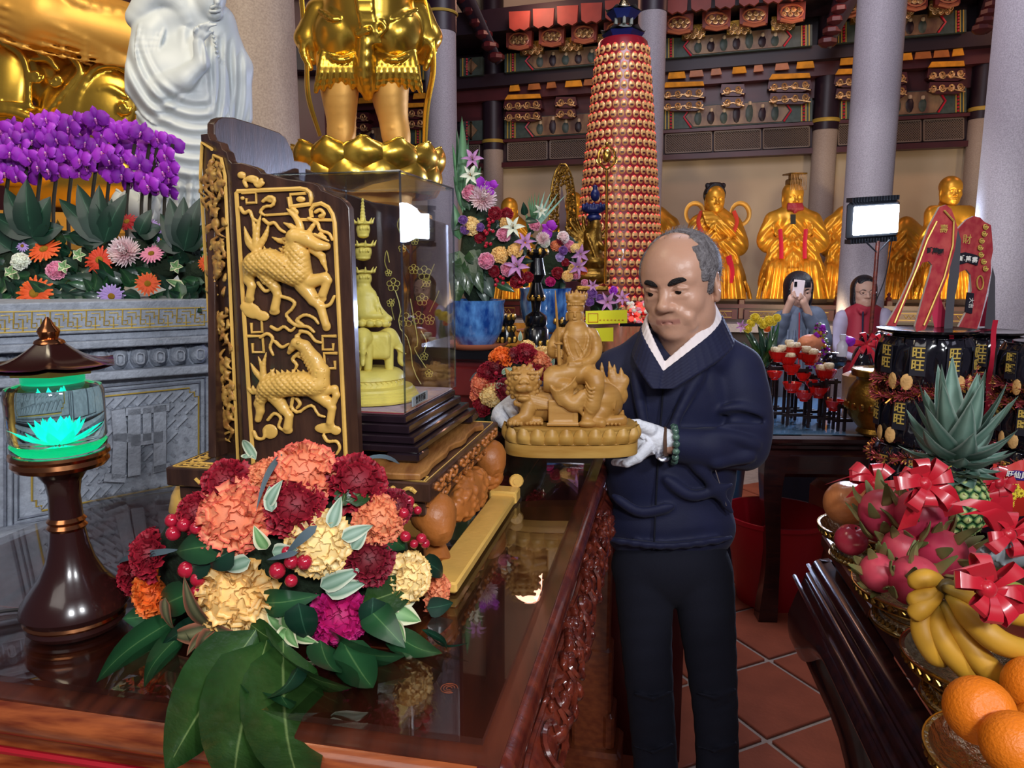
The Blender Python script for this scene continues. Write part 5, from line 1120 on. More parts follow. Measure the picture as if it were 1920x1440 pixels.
# ## gold standing guardian on a lotus
fg2=Fr(2.95);t=thing('gold_standing_statue','gold armoured figure standing on a gold lotus, cut off by the top edge','statue',(fg2(690,300).x,2.95,0))
s=SDF((545,-90,-80),(835,280,80),2.3)
for g,kx,ky,ax,bx in((1,730,150,738,745),(-1,637,145,640,640)):
 s.ch([(690+g*30,20,0),(kx,100,0),(kx,165,-4),(ax,225,0),(bx,268,0)],[50,42,34,24,24],k=10,smooth=14)
 s.ch([(ax-22,236,-4),(ax,240,-24),(ax+22,238,-4)],4,k=2,smooth=8)
s.build('legs','gold_skin',t,fr=fg2)
s=SDF((545,-90,-110),(835,230,90),2.1)
s.ch([(690,-60,0),(690,20,0)],[90,84],k=10)
for g in(1,-1):
 cx=690+g*50;s.e((cx,60,-14),(54,62,48),k=12);s.e((cx,52,-30),(42,46,38),k=6);s.ch([(cx-40,100,-30),(cx,112,-56),(cx+38,98,-34)],6,k=3,smooth=10);s.ch([(cx-40,20,-40),(cx-10,36,-66),(cx+40,18,-44)],5,k=3,smooth=10)
 for i in range(8):x=cx-38+i*11;s.ch([(x*.9+cx*.1,100,-38),(x,130,-44),(x+(x-cx)*.25,158+14*abs(x-cx)/40,-34)],[6,8,5],k=4,smooth=8)
 s.ch([(690+g*92,20,0),(690+g*112,70,4),(690+g*104,110,8)],[26,26,14],k=8);s.ch([(690+g*100,60,-16),(690+g*122,90,-12),(690+g*108,128,-10)],[8,8,6],k=3,smooth=8)
for i in range(7):s.ch([(660+i*8,-60,-80),(672+i*4,10,-84),(684+i*5,80,-70)],[4,4,3],k=3,smooth=8)
s.ch([(686,60,-66),(684,130,-50),(690,180,-30)],[14,18,10],k=6,smooth=8);s.ch([(702,60,-72),(712,40,-76),(722,52,-74),(710,66,-72)],5,k=2,smooth=10);s.ch([(672,64,-72),(690,56,-80)],7,k=3)
s.build('armour_skirt','gold',t,fr=fg2)
s=SDF((560,-400,-90),(830,-50,90),3);s.ch([(690,-50,0),(690,-110,0),(690,-180,0)],[72,58,72],k=20);s.ch([(620,-210,0),(690,-225,0),(760,-210,0)],[34,36,34],k=14);s.c((690,-240,0),(690,-270,0),20,k=8);s.e((690,-300,-4),(32,42,34),k=6);s.e((690,-345,0),(24,24,22),k=8)
for g in(1,-1):s.ch([(690+g*76,-205,0),(690+g*98,-130,0),(690+g*40,-110,-56)],[30,25,18],k=10,smooth=10)
for i in range(5):s.ch([(640,-90-i*24,-50),(690,-80-i*24,-72),(740,-90-i*24,-50)],4,k=3,smooth=8)
s.build('armoured_torso','gold',t,fr=fg2)
for pts,r in(([(560,-60,0),(574,100,-10),(578,180,-14),(600,255,-6)],[8,7,8,6]),([(780,-60,-10),(806,60,-14),(812,130,-16),(800,200,-12),(796,275,-8)],[9,8,8,9,7])):
 b=MB();b.tube([fg2(*p)for p in bez(pts,20)],[q*fg2.s for q in np.interp(np.linspace(0,1,20),np.linspace(0,1,len(r)),r)],8,flat=.35);b.build('ribbon','gold',t)
c=fg2(690,300);zl0,zl1=P(690,324,2.95).z,P(690,262,2.75).z
b=MB();b.lathe([(.0,zl1-.03),(.27,zl1-.03),(.25,zl0),(.18,zl0-.02),(.16,zl0-.12),(.24,zl0-.16),(.26,zl0-.3),(.34,zl0-.34),(.34,0)],(c.x,2.95,0),40);b.build('lotus_core','gold_matte',t)
lotus_ring(t,(c.x,2.95,0),.255,.245,zl0-.015,zl1+.004,13,'gold',.17,rim=.004);lotus_ring(t,(c.x,2.95,0),.25,.24,zl0-.09,zl0+.03,13,'gold',.14,off=.5,rim=.004)
# ## heads
def head_sdf(h=.24,lids=.5,fat=0,age=0,neck=True,ears=1,frown=0,lo_z=-18):
 s=SDF((-10.5,-12.5,lo_z),(10.5,12.5,13.5),h)
 s.e((0,-1.4,3.6),(7.7,9.5,8.1),k=1);s.e((0,2.2,2.6),(6.9,6.3,6.6),k=3);s.e((0,2.4,-4),(6.3+fat,5.8,7.4),k=3);s.e((0,3.4,-8.2),(4.6+fat,4.2,3.2),k=2.5)
 for g in(1,-1):
  s.e((g*4.9,-.2,-6.2),(1.9+fat*.6,3,3),k=3);s.e((g*4.0,5.0,-3.0),(2.3+fat*.4,2.0,2.0),k=2);s.c((g*.9,7.7,1.5),(g*4.8,6.1,1.9),.9,.8,k=1.3)
  s.e((g*3.1,8.9,.1),(1.9,1.6,1.15),k=1.4,sub=True)
  s.e((g*3.1,6.75,0),(1.6,1.45,1.3),k=.35)
  s.c((g*1.7,7.95,.1),(g*3.1,8.15,.55),.28,k=.3);s.c((g*3.1,8.15,.55),(g*4.6,7.2,.15),.28,k=.3)
  if age:s.c((g*1.9,7.8,-1.25),(g*4.2,7.2,-1.5),.3,k=.8);s.ch([(g*1.9,8.4,-3.3),(g*3.1,7.6,-5.2),(g*3.4,6.6,-7.4)],.22,k=.5,sub=True);s.ch([(g*2.6,7.6,-4.6),(g*4.0,6.5,-6.0),(g*4.2,5.4,-8)],.8,k=1.2)
  s.ch([(g*1.75,8.6,-.15),(g*3.1,8.6,-.25-lids*.25),(g*4.4,7.6,-.3)],.24,k=.12,sub=True)
  if ears:
   s.e((g*7.4,-1.3,-.6),(.85,2.0,3.5),(0,0,g*-22),k=.5);s.e((g*8.0,-.8,-.1),(.5,1.0,1.7),(0,0,g*-22),k=.4,sub=True);s.e((g*7.4,-.9,-3.3),(.6,.9,.9),k=.4)
   if ears>1:s.e((g*7.2,-.6,-5.0),(.7,1,2.6),k=.8)
  s.e((g*1.35,8.4,-3.7),(.95,1.05,.8),k=.6);s.e((g*.72,9.1,-4.45),(.38,.6,.3),k=.2,sub=True)
 s.c((0,7.5,.8),(0,9.6,-3.0),.75,1.05,k=1.2);s.e((0,9.7,-3.3),(1.25,1.15,1.0),k=.7)
 if frown:
  for g in(1,-1):s.ch([(g*.5,8.6,.6),(g*.55,8.4,2.3)],.16,k=.4,sub=True)
 s.e((0,6.3,-6.4),(3.2,1.9,1.8),k=1.5);s.ch([(-2.8,6.9,-6.45),(-.7,8.05,-6.0),(0,8.1,-6.08),(.7,8.05,-6.0),(2.8,6.9,-6.45)],.3,k=.4);s.ch([(-2.3,7.1,-6.9),(0,8.0,-7.05),(2.3,7.1,-6.9)],.38,k=.5)
 s.ch([(-3.0,7.0,-6.9-.45*age),(0,8.8,-6.5),(3.0,7.0,-6.9-.45*age)],.18,k=.15,sub=True);s.e((0,6.2,-9.4),(2.1,1.7,1.4),k=1.2)
 if neck:s.ch([(0,-2.6,-5),(0,-3.6,-11),(0,-5,lo_z-4)],[5.2,5.0,5.8],k=2.5)
 return s
def lipt(V):
 d=np.abs(V[:,2]+6.55)/.7;return np.where((V[:,1]>6.6)&(np.abs(V[:,0])<2.7),np.clip(1.1-d,0,.8),np.clip((V[:,1]-9.0)*.3,0,.3))
def pose(pos,f,sc_=.01,roll=0,up=(0,0,1)):
 y=Vector(f).normalized();u=Vector(up);z=(u-y*y.dot(u)).normalized();x=y.cross(z);m=Matrix((x,y,z)).transposed()@Matrix.Rotation(R(roll),3,'Y');A=np.array(m)*sc_;p=np.array(tuple(pos))
 fn=lambda V:np.asarray(V)@A.T+p
 return fn
class MapFn:
 def __init__(s,fn):s.fn=fn
 def arr(s,V):return s.fn(np.asarray(V,float))
def eyes_brows(fn,parent,brow=True,bt=.42,look=(0,0),mkb='brow'):
 for g in(1,-1):
  b=MB();b.ell((g*3.1,6.86,-.15),(1.25,1.25,.95),n=14,m=10);b.map(MapFn(fn));b.build('eyeball','eye_white',parent)
  b=MB();b.ell((g*3.1+look[0],7.84,-.4+look[1]),(.78,.36,.6),n=12,m=8);b.map(MapFn(fn));b.build('iris','eye_dark',parent)
  if brow:
   s=SDF((-7,3,-1),(7,11,5),.16);s.ch([(g*.95,8.4,1.25),(g*2.4,8.3,1.75),(g*3.9,7.65,2.0),(g*5.5,6.3,1.5)],[bt*.8,bt*1.2,bt,bt*.35],k=.2,smooth=10);s.build('eyebrow',mkb,parent,fr=fn)
def hair_cap(fn,parent,mk,front,low,infl=.45,name='hair',h=.3,extra=None):
 s=SDF((-11.5,-13.5,-18),(11.5,12.5,14),h);s.e((0,-1.4,3.6),(7.7+infl,9.5+infl,8.1+infl),k=1)
 if extra:extra(s)
 s.clip(lambda X,Y,Z:np.maximum(Y-front(X,Z)+.1*np.sin(Z*3+X*2),low(X,Y)-Z+.2*np.sin(X*4+Y*5)+0*X));return s.build(name,mk,parent,fr=fn)
# ## the man in the navy jacket
man=thing('person','balding man in a navy zip jacket and white gloves carrying the wooden lion statue','person',(.43,1.70,0))
hp=P(1277,535,1.655);fn=pose(hp,(-.60,-.80,-.12),.0102,roll=5)
body_fr=Fr(1.70)
hs_=head_sdf(.2,lids=1,fat=-.4,age=1,frown=1,lo_z=-17,neck=False);hs_.ch([(0,-1.2,-5),(0,0,-11),(0,.2,-14.5)],[5,4.8,4.9],k=2.5);ob=hs_.build('head','skin',man,fr=fn,t=lipt)
eyes_brows(fn,ob,bt=.56,look=(.2,-.05))
hr=hair_cap(fn,man,'hair_grey',lambda X,Z:np.where(Z>8.2,2.4-(np.abs(X)<4)*.8,np.where(Z>.8,4.9-.03*(Z-4)**2,2.6)),lambda X,Y:np.where(Y>-.2,-1.6-.5*(Y<2),np.where(Y>-3.2,2.0-0*Y,-6.0)),.32,h=.22,extra=lambda s:(s.e((0,2.2,2.6),(7.25,6.6,6.95),k=3),s.e((0,2.4,-4),(6.65,5.8,7.6),k=3)))
b=MB();rd=random.Random(2)
for i in range(1500):
 th=rd.uniform(0,2*pi);z=rd.uniform(-.6,1);q=math.sqrt(1-z*z);x,y=q*math.cos(th),q*math.sin(th);p=Vector((x*7.85,-1.4+y*9.7,3.6+z*8.3))
 if p.y>4.4 or(p.z>7.5 and p.y>1.6)and rd.random()>.2 or(p.y>-3.2 and p.z<-.5):continue
 n_=Vector((x,y,z));tn=Vector((rd.uniform(-.4,.4),-.7,-.5+z));b.tube([p,p+n_*.25+tn*.5,p+n_*.35+tn*1.1],[.035,.03,.012],3)
b.map(MapFn(fn));stuff(b.build('hair_strands','hair_grey',hr))
s=SDF((1085,575,-150),(1470,1050,130),2.4)
s.e((1262,745,5),(132,118,82),k=10);s.e((1258,880,5),(124,150,84),k=20);s.e((1258,990,5),(122,80,82),k=20)
s.ch([(1160,695,10),(1215,655,0),(1268,642,0),(1330,650,-8),(1384,692,0)],[40,34,36,38,44],k=16);s.ch([(1322,628,-30),(1344,672,-26)],[24,36],k=10)
s.ch([(1385,700,-4),(1402,780,-14),(1398,838,-30)],[48,44,42],k=14,smooth=8);s.ch([(1398,838,-30),(1335,842,-72),(1268,834,-92)],[42,38,33],k=12)
s.ch([(1155,700,10),(1128,770,14),(1070,790,10)],[44,40,34],k=12)
for pts,r,sub in(([(1350,800,-78),(1390,800,-66),(1428,806,-50)],5,0),([(1330,818,-94),(1380,822,-84),(1420,836,-70)],5,0),([(1352,770,-60),(1392,766,-58),(1426,776,-46)],5,0),([(1345,785,-74),(1385,783,-66),(1424,790,-50)],4,1),([(1340,870,-100),(1370,862,-84),(1410,858,-72)],5,0),([(1300,660,-40),(1330,720,-74),(1350,800,-70)],4,1),([(1190,700,-60),(1200,760,-78),(1215,830,-82)],6,0),([(1320,690,-60),(1280,760,-84),(1250,830,-84)],6,0),([(1170,720,-60),(1180,800,-78)],5,1),([(1250,900,-82),(1300,930,-80),(1370,910,-60)],6,0),([(1150,930,-60),(1200,960,-80),(1260,950,-86)],6,0),([(1300,870,-84),(1330,900,-78),(1372,960,-50)],5,0),([(1140,1010,-60),(1250,1022,-86),(1370,1008,-56)],7,0),([(1140,996,-62),(1250,1008,-90),(1370,994,-58)],4,1)):
 s.ch(pts,r*.75,k=16,sub=bool(sub),smooth=10)
s.ch([(1250,672,-92),(1258,640,-80),(1268,600,-50),(1272,560,-20)],[7,19,38,52],k=5,sub=True)
s.clip(lambda X,Y,Z:Y-(1034+4*np.sin(X*.05))+0*Z)
s.c((1262,834,-96),(1225,832,-108),26,24,k=3,sub=True)
jk=s.build('jacket','navy',man,fr=body_fr)
b=MB();b.tube([body_fr(*p)for p in bez([(1246,690,-84),(1240,780,-82),(1232,900,-82),(1226,1030,-82)],16)],.0022,5);b.build('zip','trousers',jk)
b=MB();b.tube([body_fr(1341,880,-76),body_fr(1352,915,-72),body_fr(1362,948,-64)],.0014,5);b.build('pocket_zip','steel',jk)
def flap(name,mk,pts,parent,th=5,fr=body_fr):
 """folded cloth flap through four corners (px) with thickness"""
 a,c,d,e_=[Vector(p)for p in pts];b=MB()
 for sg in(0,th):b.grid(lambda u,v:tuple((a.lerp(c,u)).lerp(e_.lerp(d,u),v)+Vector((0,0,-9*math.sin(pi*v)*(1 if sg==0 else 1)+sg-4*math.sin(pi*u)))),8,6)
 b.map(fr);return b.build(name,mk,parent)
sh=SDF((1190,585,-120),(1345,800,60),2.2);sh.ch([(1268,640,-10),(1258,690,-32),(1256,715,-34)],[34,40,38],k=8);sh.e((1250,640,-70),(22,44,44),k=3,sub=True);sh.build('shirt','shirt',man,fr=body_fr)
col_=[(1243,684,-100),(1226,650,-84),(1213,616,-46),(1218,596,10),(1255,580,50),(1320,572,34),(1342,586,-24),(1328,614,-66),(1290,650,-92),(1247,688,-100)]
def collar(name,mk,off,r,dn,sp=0,dy=0,n=40):
 s=SDF((1150,540,-140),(1380,730,110),1.7);P_=bez(col_,n)
 for i in range(n-1):
  A,B=P_[i]+Vector((0,dy,0)),P_[i+1]+Vector((0,dy,0))
  for k in range(7):
   q=k/6;s.c(*[tuple(X+Vector(((X.x-1268)*(off+sp*q)/60,dn*q,(X.z+10)*(off+sp*q)/60)))for X in(A,B)],r,k=2)
 s.build(name,mk,man,fr=body_fr)
collar('shirt_collar','shirt',0,3,22,9,-7);collar('jacket_collar','navy',9,4.5,40,16,13)
s=SDF((1110,985,-100),(1420,1700,110),3);s.e((1258,1060,5),(112,80,74),k=10)
s.ch([(1208,1080,0),(1212,1200,0),(1222,1340,2),(1232,1470,6),(1246,1640,10)],[56,47,42,40,36],k=6,smooth=14);s.ch([(1318,1080,5),(1330,1200,10),(1342,1340,12),(1346,1470,14),(1350,1640,16)],[58,50,41,39,36],k=6,smooth=14)
for v,g in((1300,0),(1322,1),(1400,0),(1415,1)):s.ch([(1190,v,-40),(1225,v+10,-50),(1262,v-4,-30)],2.5,k=9,sub=bool(g));s.ch([(1308,v,-32),(1340,v+8,-38),(1380,v-6,-16)],2.5,k=9,sub=bool(g))
s.build('trousers','trousers',man,fr=body_fr)
for u in(1246,1350):
 c=P(u,1640,1.7);b=MB();b.ell((c.x-.02,1.64,.045),(.05,.14,.045),n=16,m=8);b.box((c.x-.02,1.64,.012),(.1,.27,.024),bev=.01);b.build('shoe','black_lacquer',man)
s=SDF((1140,770,-150),(1275,885,-40),1.3);s.e((1216,824,-108),(32,30,20),(0,0,-20),k=6);s.c((1232,824,-106),(1264,830,-98),25,22,k=6)
for i,(w,l)in enumerate(((-132,1172),(-118,1158),(-102,1152),(-86,1158))):s.ch([(1214,838+i*1.5,w+8),(1196,858,w),(1176,868,w),(l,867,w)],[12,10,8.5,6.5],k=2)
s.ch([(1220,806,-124),(1196,796,-134),(1174,793,-138)],[13,10,7.5],k=3)
for p in([(1200,806,-126),(1218,830,-130),(1226,850,-124)],[(1232,800,-118),(1238,826,-128),(1234,850,-120)],[(1184,800,-134),(1206,822,-130)]):s.ch(p,2.5,k=3,smooth=6)
gl=s.build('glove','glove',man,fr=body_fr)
s=SDF((895,720,-130),(1010,830,-30),1.3);s.e((945,776,-84),(24,21,14),(0,0,-25),k=5);s.c((952,766,-82),(972,748,-70),18,17,k=5)
for i in range(4):s.ch([(936-i*2,784,-94+i*8),(946,796,-98+i*9),(958,806,-98+i*9),(972,812,-98+i*9)],[10,9,8,6.5],k=2)
s.ch([(952,764,-100),(962,776,-110),(968,790,-112)],[9,8,7],k=2);s.build('glove','glove',man,fr=body_fr)
b=MB();b.tube([body_fr(*p)for p in bez([(964,756,-78),(980,742,-60),(1010,740,-30)],8)],[.022]*8,12);b.build('wrist','skin',man)
b=MB();b.tube([body_fr(*p)for p in bez([(980,744,-58),(1020,748,-30),(1080,780,5)],8)],list(np.linspace(.034,.046,8)),14);b.build('sleeve','navy',man)
b=MB();b.tube([body_fr(1240,828,-104),body_fr(1290,834,-90)],[.025,.028],14);b.build('wrist','skin',man)
br=thing('bead_bracelet','dark green bead bracelet on the man wrist above his right-hand glove','bracelet',tuple(body_fr(1264,870,-96)))
for i in range(15):
 a=2*pi*i/15;c=body_fr(1263+5*math.cos(a)-4*math.sin(a)*0,833+33*math.sin(a),-97-33*math.cos(a));b=MB();b.ell(c,(.0082,)*3,n=12,m=8);b.build('bead','bead_green',br)
wt=thing('wrist_watch','steel wrist watch half under the glove cuff beside the green beads','watch',tuple(body_fr(1246,860,-96)))
b=MB();b.tube([body_fr(1247,833+30*math.sin(a),-101-30*math.cos(a))for a in np.linspace(0,2*pi,24,endpoint=False)],.004,6,closed=True,flat=1);b.build('strap','watch_strap',wt)
b=MB();b.ell(body_fr(1242,856,-122),(.016,.016,.006),rot=(30,10,0),n=16,m=6);b.build('watch_case','steel',wt)
# ## wooden statue: crowned figure with a sword riding a lion
LYc=1.50;fL=Fr(LYc);cL=P(1070,840,LYc);zb=P(1070,859,1.435).z;z1=P(1070,835,1.435).z;z2=P(1070,806,1.435).z
ln=thing('wooden_lion_statue','carved wooden statue of a crowned sword bearer riding a lion, held by the man','statue',(cL.x,LYc,zb))
def stad(L_,W_,n=28):
 out=[]
 for i in range(n*2):a=2*pi*i/(n*2);ex=math.copysign(abs(math.cos(a))**.62,math.cos(a));ey=math.copysign(abs(math.sin(a))**.62,math.sin(a));out.append((L_*ex,W_*ey))
 return out
bx=125*fL.s;by=.068
b=MB();lv=[(1,0),(1,.0),(1,1)];pl_=stad(bx,by)
def ring(b,lv,mi=0):
 V=[];n=len(pl_)
 for k,z in lv:V+=[(cL.x+x*(1+(k-1)*.5),LYc+y*k,z)for x,y in pl_]
 F=[(i*n+j,i*n+(j+1)%n,(i+1)*n+(j+1)%n,(i+1)*n+j)for i in range(len(lv)-1)for j in range(n)]+[tuple(range(n))[::-1],tuple((len(lv)-1)*n+j for j in range(n))];b.add(V,F,mi);return b
ring(b,[(.985,zb),(1,zb+.002),(1,z1-.001)]);b.build('plinth','camphor_base',ln)
b=MB();ring(b,[(.97,z1),(.93,z1+.004),(.90,z2-.006),(.94,z2-.002),(.94,z2+.002)]);b.build('petal_core','camphor_base',ln)
n=24
if 1:
 def at(an,k):ex=math.copysign(abs(math.cos(an))**.62,math.cos(an));ey=math.copysign(abs(math.sin(an))**.62,math.sin(an));return(cL.x+bx*ex*(1+(k-1)*.5),LYc+by*ey*k)
pts=[];N_=720
for i in range(N_):pts.append(at(2*pi*i/N_,.96))
cum=[0]
for i in range(N_):p,q=pts[i],pts[(i+1)%N_];cum.append(cum[-1]+math.hypot(p[0]-q[0],p[1]-q[1]))
def along(d):
 d%=cum[-1];i=int(np.searchsorted(cum,d))-1;i=max(0,min(i,N_-1));p,q=pts[i],pts[(i+1)%N_];f=(d-cum[i])/max(1e-9,cum[i+1]-cum[i]);t=Vector((q[0]-p[0],q[1]-p[1],0)).normalized();return Vector((lerp(p[0],q[0],f),lerp(p[1],q[1],f),0)),Vector((t.y,-t.x,0))
for i in range(n):
 b=MB();pw=cum[-1]/n
 def f(u,v):x=2*u-1;p,nn=along((i+.5)*pw+x*pw*.52*math.sin(pi*(.3+.6*v))**.5);bu=.010*math.cos(x*pi/2)**.7*math.sin(pi*(.08+.8*v))**.8;return tuple(p+nn*bu+Vector((0,0,lerp(z1+.001,z2-.002,v)+(.004*(1-abs(x))if v>.9 else 0))))
 b.grid(f,8,7);b.build('lotus_petal','camphor_base',ln,sharp=0)
SDF.sm=.3;s=SDF((938,668,-62),(1186,806,66),1.3)
s.ch([(1000,762,0),(1050,752,4),(1100,752,6),(1132,756,4)],[30,36,36,36],k=12);s.e((1128,752,-6),(34,34,36),k=8)
s.e((982,718,-10),(31,32,32),k=6)
for i in range(46):
 a=i*2.4;q=.55+.45*(i/46);x,y=math.cos(a)*q,math.sin(a)*q;s.e((982+34*x,720+36*y,-12-26*math.sqrt(max(0,1-q*q))+4),5.2,k=1)
s.e((982,727,-38),(15,10,13),k=3);s.e((983,716,-44),(9,7,7),k=2);s.e((976,718,-50),(3.5,3,3),k=1);s.e((990,718,-50),(3.5,3,3),k=1);s.e((973,728,-46),(8,7,7),k=2);s.e((992,728,-46),(8,7,7),k=2)
s.e((982,741,-44),(13,4,12),k=1,sub=True);s.e((982,748,-36),(12,6,10),k=3)
for g in(968,998):s.e((g,708,-38),(6,5,5),k=2);s.c((g-7,700,-38),(g+7,700,-40),3,k=1);s.e((g,709,-43.5),2.6,k=.5,sub=True)
s.c((956,706,-8),(948,692,-8),7,2,k=2);s.c((1010,702,-8),(1018,690,-6),7,2,k=2)
for i in range(8):s.e((966+i*4.6,758-abs(i-3.5)*1.2+2,-28),(3.5,6,4),k=1)
s.ch([(992,762,-26),(985,782,-34),(968,788,-42)],[16,12,9],k=4);s.e((966,790,-44),(14,8,12),k=3);[s.e((956+i*7,794,-54),(4,5,5),k=1)for i in range(4)];s.ch([(970,790,-30),(1010,790,-30)],9,k=4);[s.e((988+i*7,794,-40),3.2,k=.6)for i in range(5)]
s.ch([(1128,775,-26),(1112,792,-36),(1128,794,-44)],[18,10,9],k=4);s.ch([(1120,792,-30),(1166,788,-24)],[10,11],k=4);s.c((1164,786,-20),(1168,770,-16),9,2,k=2);[s.e((1132+i*7.5,795,-41),3.2,k=.6)for i in range(5)]
for i in range(12):s.ch([(1118+i*3.2,722+i*2.0,-34+i*1.2),(1114+i*3.4,744+i*1.2,-40+i*1.0),(1119+i*3,760+(i%3)*4,-41+i)],[3.5,4,1.5],k=1.5,smooth=6)
for i in range(9):s.ch([(996+i*4,742+i,-30),(994+i*4,754+i,-34),(998+i*4,768,-34)],[3,3.4,1.2],k=1.2,smooth=6)
s.ch([(1150,760,20),(1168,745,16),(1164,728,12)],[9,8,9],k=4,smooth=6)
for tx,ty,m in((1128,680,1132),(1142,678,1148),(1152,684,1152),(1164,690,1166),(1172,704,1172)):s.ch([(1162,734,12),(m,714,12),(tx,ty,12)],[9,8,1.5],k=2.5,smooth=8)
s.e((1156,716,12),(12,14,8),k=4)
s.build('lion','camphor',ln,fr=fL)
s=SDF((1016,742,-54),(1094,806,0),1.35);s.b((1056,774,-26),(28,24,17),rd=2,k=1);s.b((1056,796,-28),(31,3,20),rd=1,k=1);s.b((1056,774,-45),(19,15,3),rd=1,k=1,sub=True);s.build('saddle_cloth','camphor',ln,fr=fL)
s=SDF((1018,538,-66),(1134,812,40),1.2)
s.ch([(1081,622,0),(1081,650,0),(1080,680,0)],[24,24,27],k=8);s.e((1081,634,-6),(27,18,18),k=6);s.c((1079,604,0),(1080,618,0),9.5,11,k=4)
s.e((1078,590,-3),(14.5,19,15),k=3);s.e((1079,576,3),(17,17,16),k=3);s.c((1078,584,-17),(1078,593,-20),1.4,2.4,k=2)
for g in(-1,1):
 s.c((1078+g*3,584,-18),(1078+g*10,585,-14),1.3,k=.8);s.c((1078+g*3,581,-16),(1078+g*11,580,-13),1.1,k=1);s.e((1078+g*15,594,2),(3,9,3),k=1)
s.c((1074.5,599,-17.4),(1081.5,599,-17.4),1.2,k=.8);s.e((1078,605,-11),(5,3.5,4),k=2)
s.e((1080,566,0),(19,7,17),k=2);s.b((1081,558,-3),(17,7,13),rd=4,k=2);s.c((1081,556,-10),(1081,545,-8),9,2.5,k=2)
for i in range(9):a=pi+i*pi/8;s.c((1081+17*math.cos(a),560,13*math.sin(a)*.9),(1081+20*math.cos(a),550-4*math.sin(i*pi/8),14*math.sin(a)),3.4,1.5,k=1)
s.e((1081,556,-16),(5,5,3),k=1)
for i in range(7):s.e((1066+i*4.6,571,-14+abs(i-3)*1.2),2.6,k=.6)
s.ch([(1050,624,2),(1038,646,0),(1036,662,-14),(1048,663,-28)],[11,9.5,8.5,7],k=4,smooth=10);s.e((1049,662,-30),(8,7.5,7),k=2);[s.c((1043,656+i*4,-36),(1053,657+i*4,-35),2.4,k=.5)for i in range(4)]
s.ch([(1110,626,2),(1118,650,0),(1114,670,-10),(1092,683,-26),(1080,684,-32)],[11.5,11,9,7,6],k=4,smooth=12);[s.c((1090,680+i*2.4,-34),(1068,681+i*2.6,-36),2.3,k=.5)for i in range(3)];s.e((1070,676,-30),(9,10,3),(0,20,0),k=2)
for g in(-1,1):s.ch([(1081+g*10,616,-12),(1081+g*22,632,-18),(1081+g*16,660,-22),(1080,684,-24)],[3,3.4,3.4,3],k=2,smooth=12);s.ch([(1081+g*24,618,-6),(1081+g*36,640,-6),(1081+g*30,690,-12)],[4,5,4],k=3,smooth=8)
for i in range(5):s.e((1071+i*5,629+3*math.sin(i*.8),-22),1.8,k=.8)
s.ch([(1081,626,-22),(1079,650,-25),(1086,668,-26)],1.5,k=1,smooth=6);s.ch([(1066,630,-20),(1082,640,-24),(1096,664,-24)],2.2,k=1.5,smooth=8)
s.e((1078,702,-8),(46,20,26),k=8);s.ch([(1072,700,-20),(1040,706,-26),(1030,716,-30)],[20,20,19],k=6);s.ch([(1030,716,-30),(1056,724,-40),(1074,722,-40)],[17,13,9],k=5)
s.ch([(1096,700,-14),(1116,712,-34),(1120,722,-38)],[18,18,17],k=6);s.ch([(1119,724,-38),(1110,760,-40),(1103,782,-38)],[17,15,11],k=5);s.e((1101,795,-44),(17,8,15),k=4);s.c((1101,782,-38),(1101,792,-40),11,12,k=3)
for i in range(7):
 s.ch([(1026+i*1.5,716+i*3.2,-44),(1044+i,734+i*4.0,-52+i),(1068,722+i*5,-50+i*1.2),(1080-i,706+i*4,-42)],[1.6,2.6,2.4,1.4],k=2,smooth=14)
for i in range(7):s.ch([(1098-i*.6,716+i*7,-48),(1108,730+i*7.4,-56+i),(1128-i*1.4,722+i*7.5,-46+i)],[1.4,2.4,1.4],k=2,smooth=10)
s.ch([(1048,738,-40),(1076,760,-44),(1092,740,-42)],[10,12,10],k=6,smooth=8);s.ch([(1076,748,-46),(1086,766,-46),(1092,778,-44)],[7,6,2],k=3)
s.build('rider','camphor',ln,fr=fL);SDF.sm=.6
b=MB();b.tube([fL(1041,544,-34),fL(1043,580,-34),fL(1047,640,-38)],[.0008,.0028,.003],6,flat=.5);b.tube([fL(1047,640,-38),fL(1049,684,-40)],.0036,8);b.ell(fL(1047,644,-38),(.009,.005,.003));b.build('sword','camphor',ln)
# ## red altar cabinet with black top, vases, incense ware
ZC=1.36;t=thing('altar_cabinet','dark red lacquer altar cabinet with a glossy black top under the blue flower pots','cabinet',(.24,2.82,0))
b=MB();b.box((.24,2.84,ZC-.02),(.92,1.1,.04),rot=(0,0,-12),bev=.006);b.build('cabinet_top','black_lacquer',t)
b=MB();b.box((.24,2.84,ZC/2-.02),(.86,1.04,ZC-.04),rot=(0,0,-12));b.build('body','cabinet_red',t)
for i,z in enumerate((1.25,1.1,.92)):
 for k in range(3):b=MB();p=Vector((.24,2.84,z))+TU*(-.28+k*.28)-TV*.525;b.box(p,(.26,.02,.1 if i<2 else .2),rot=RZ,bev=.008);b.build('drawer_front','cabinet_red',t)
def pot(cx,Y,hw,y0,y1,label,sau=True):
 c=P(cx,y1,Y);z0,z1=c.z,P(cx,y0,Y).z;r=hw*S(cx,y0,Y);H=z1-z0
 t=thing('glazed_pot',label,'pot',(c.x,Y,z0))
 b=MB();b.lathe([(r*.62,z0+.012),(r*.66,z0+.015),(r*.9,z0+H*.35),(r*1.0,z0+H*.7),(r*.97,z0+H*.9),(r*1.02,z1),(r*.92,z1),(r*.88,z1-.02)],(c.x,Y,0),40);b.build('vessel','blue_glaze',t)
 if sau:b=MB();b.lathe([(r*.9,z0),(r*1.1,z0+.012),(r*1.13,z0+.02),(r*1.06,z0+.012),(r*.6,z0+.011)],(c.x,Y,0),40);b.build('saucer','saucer_clay',t)
 return c,z1
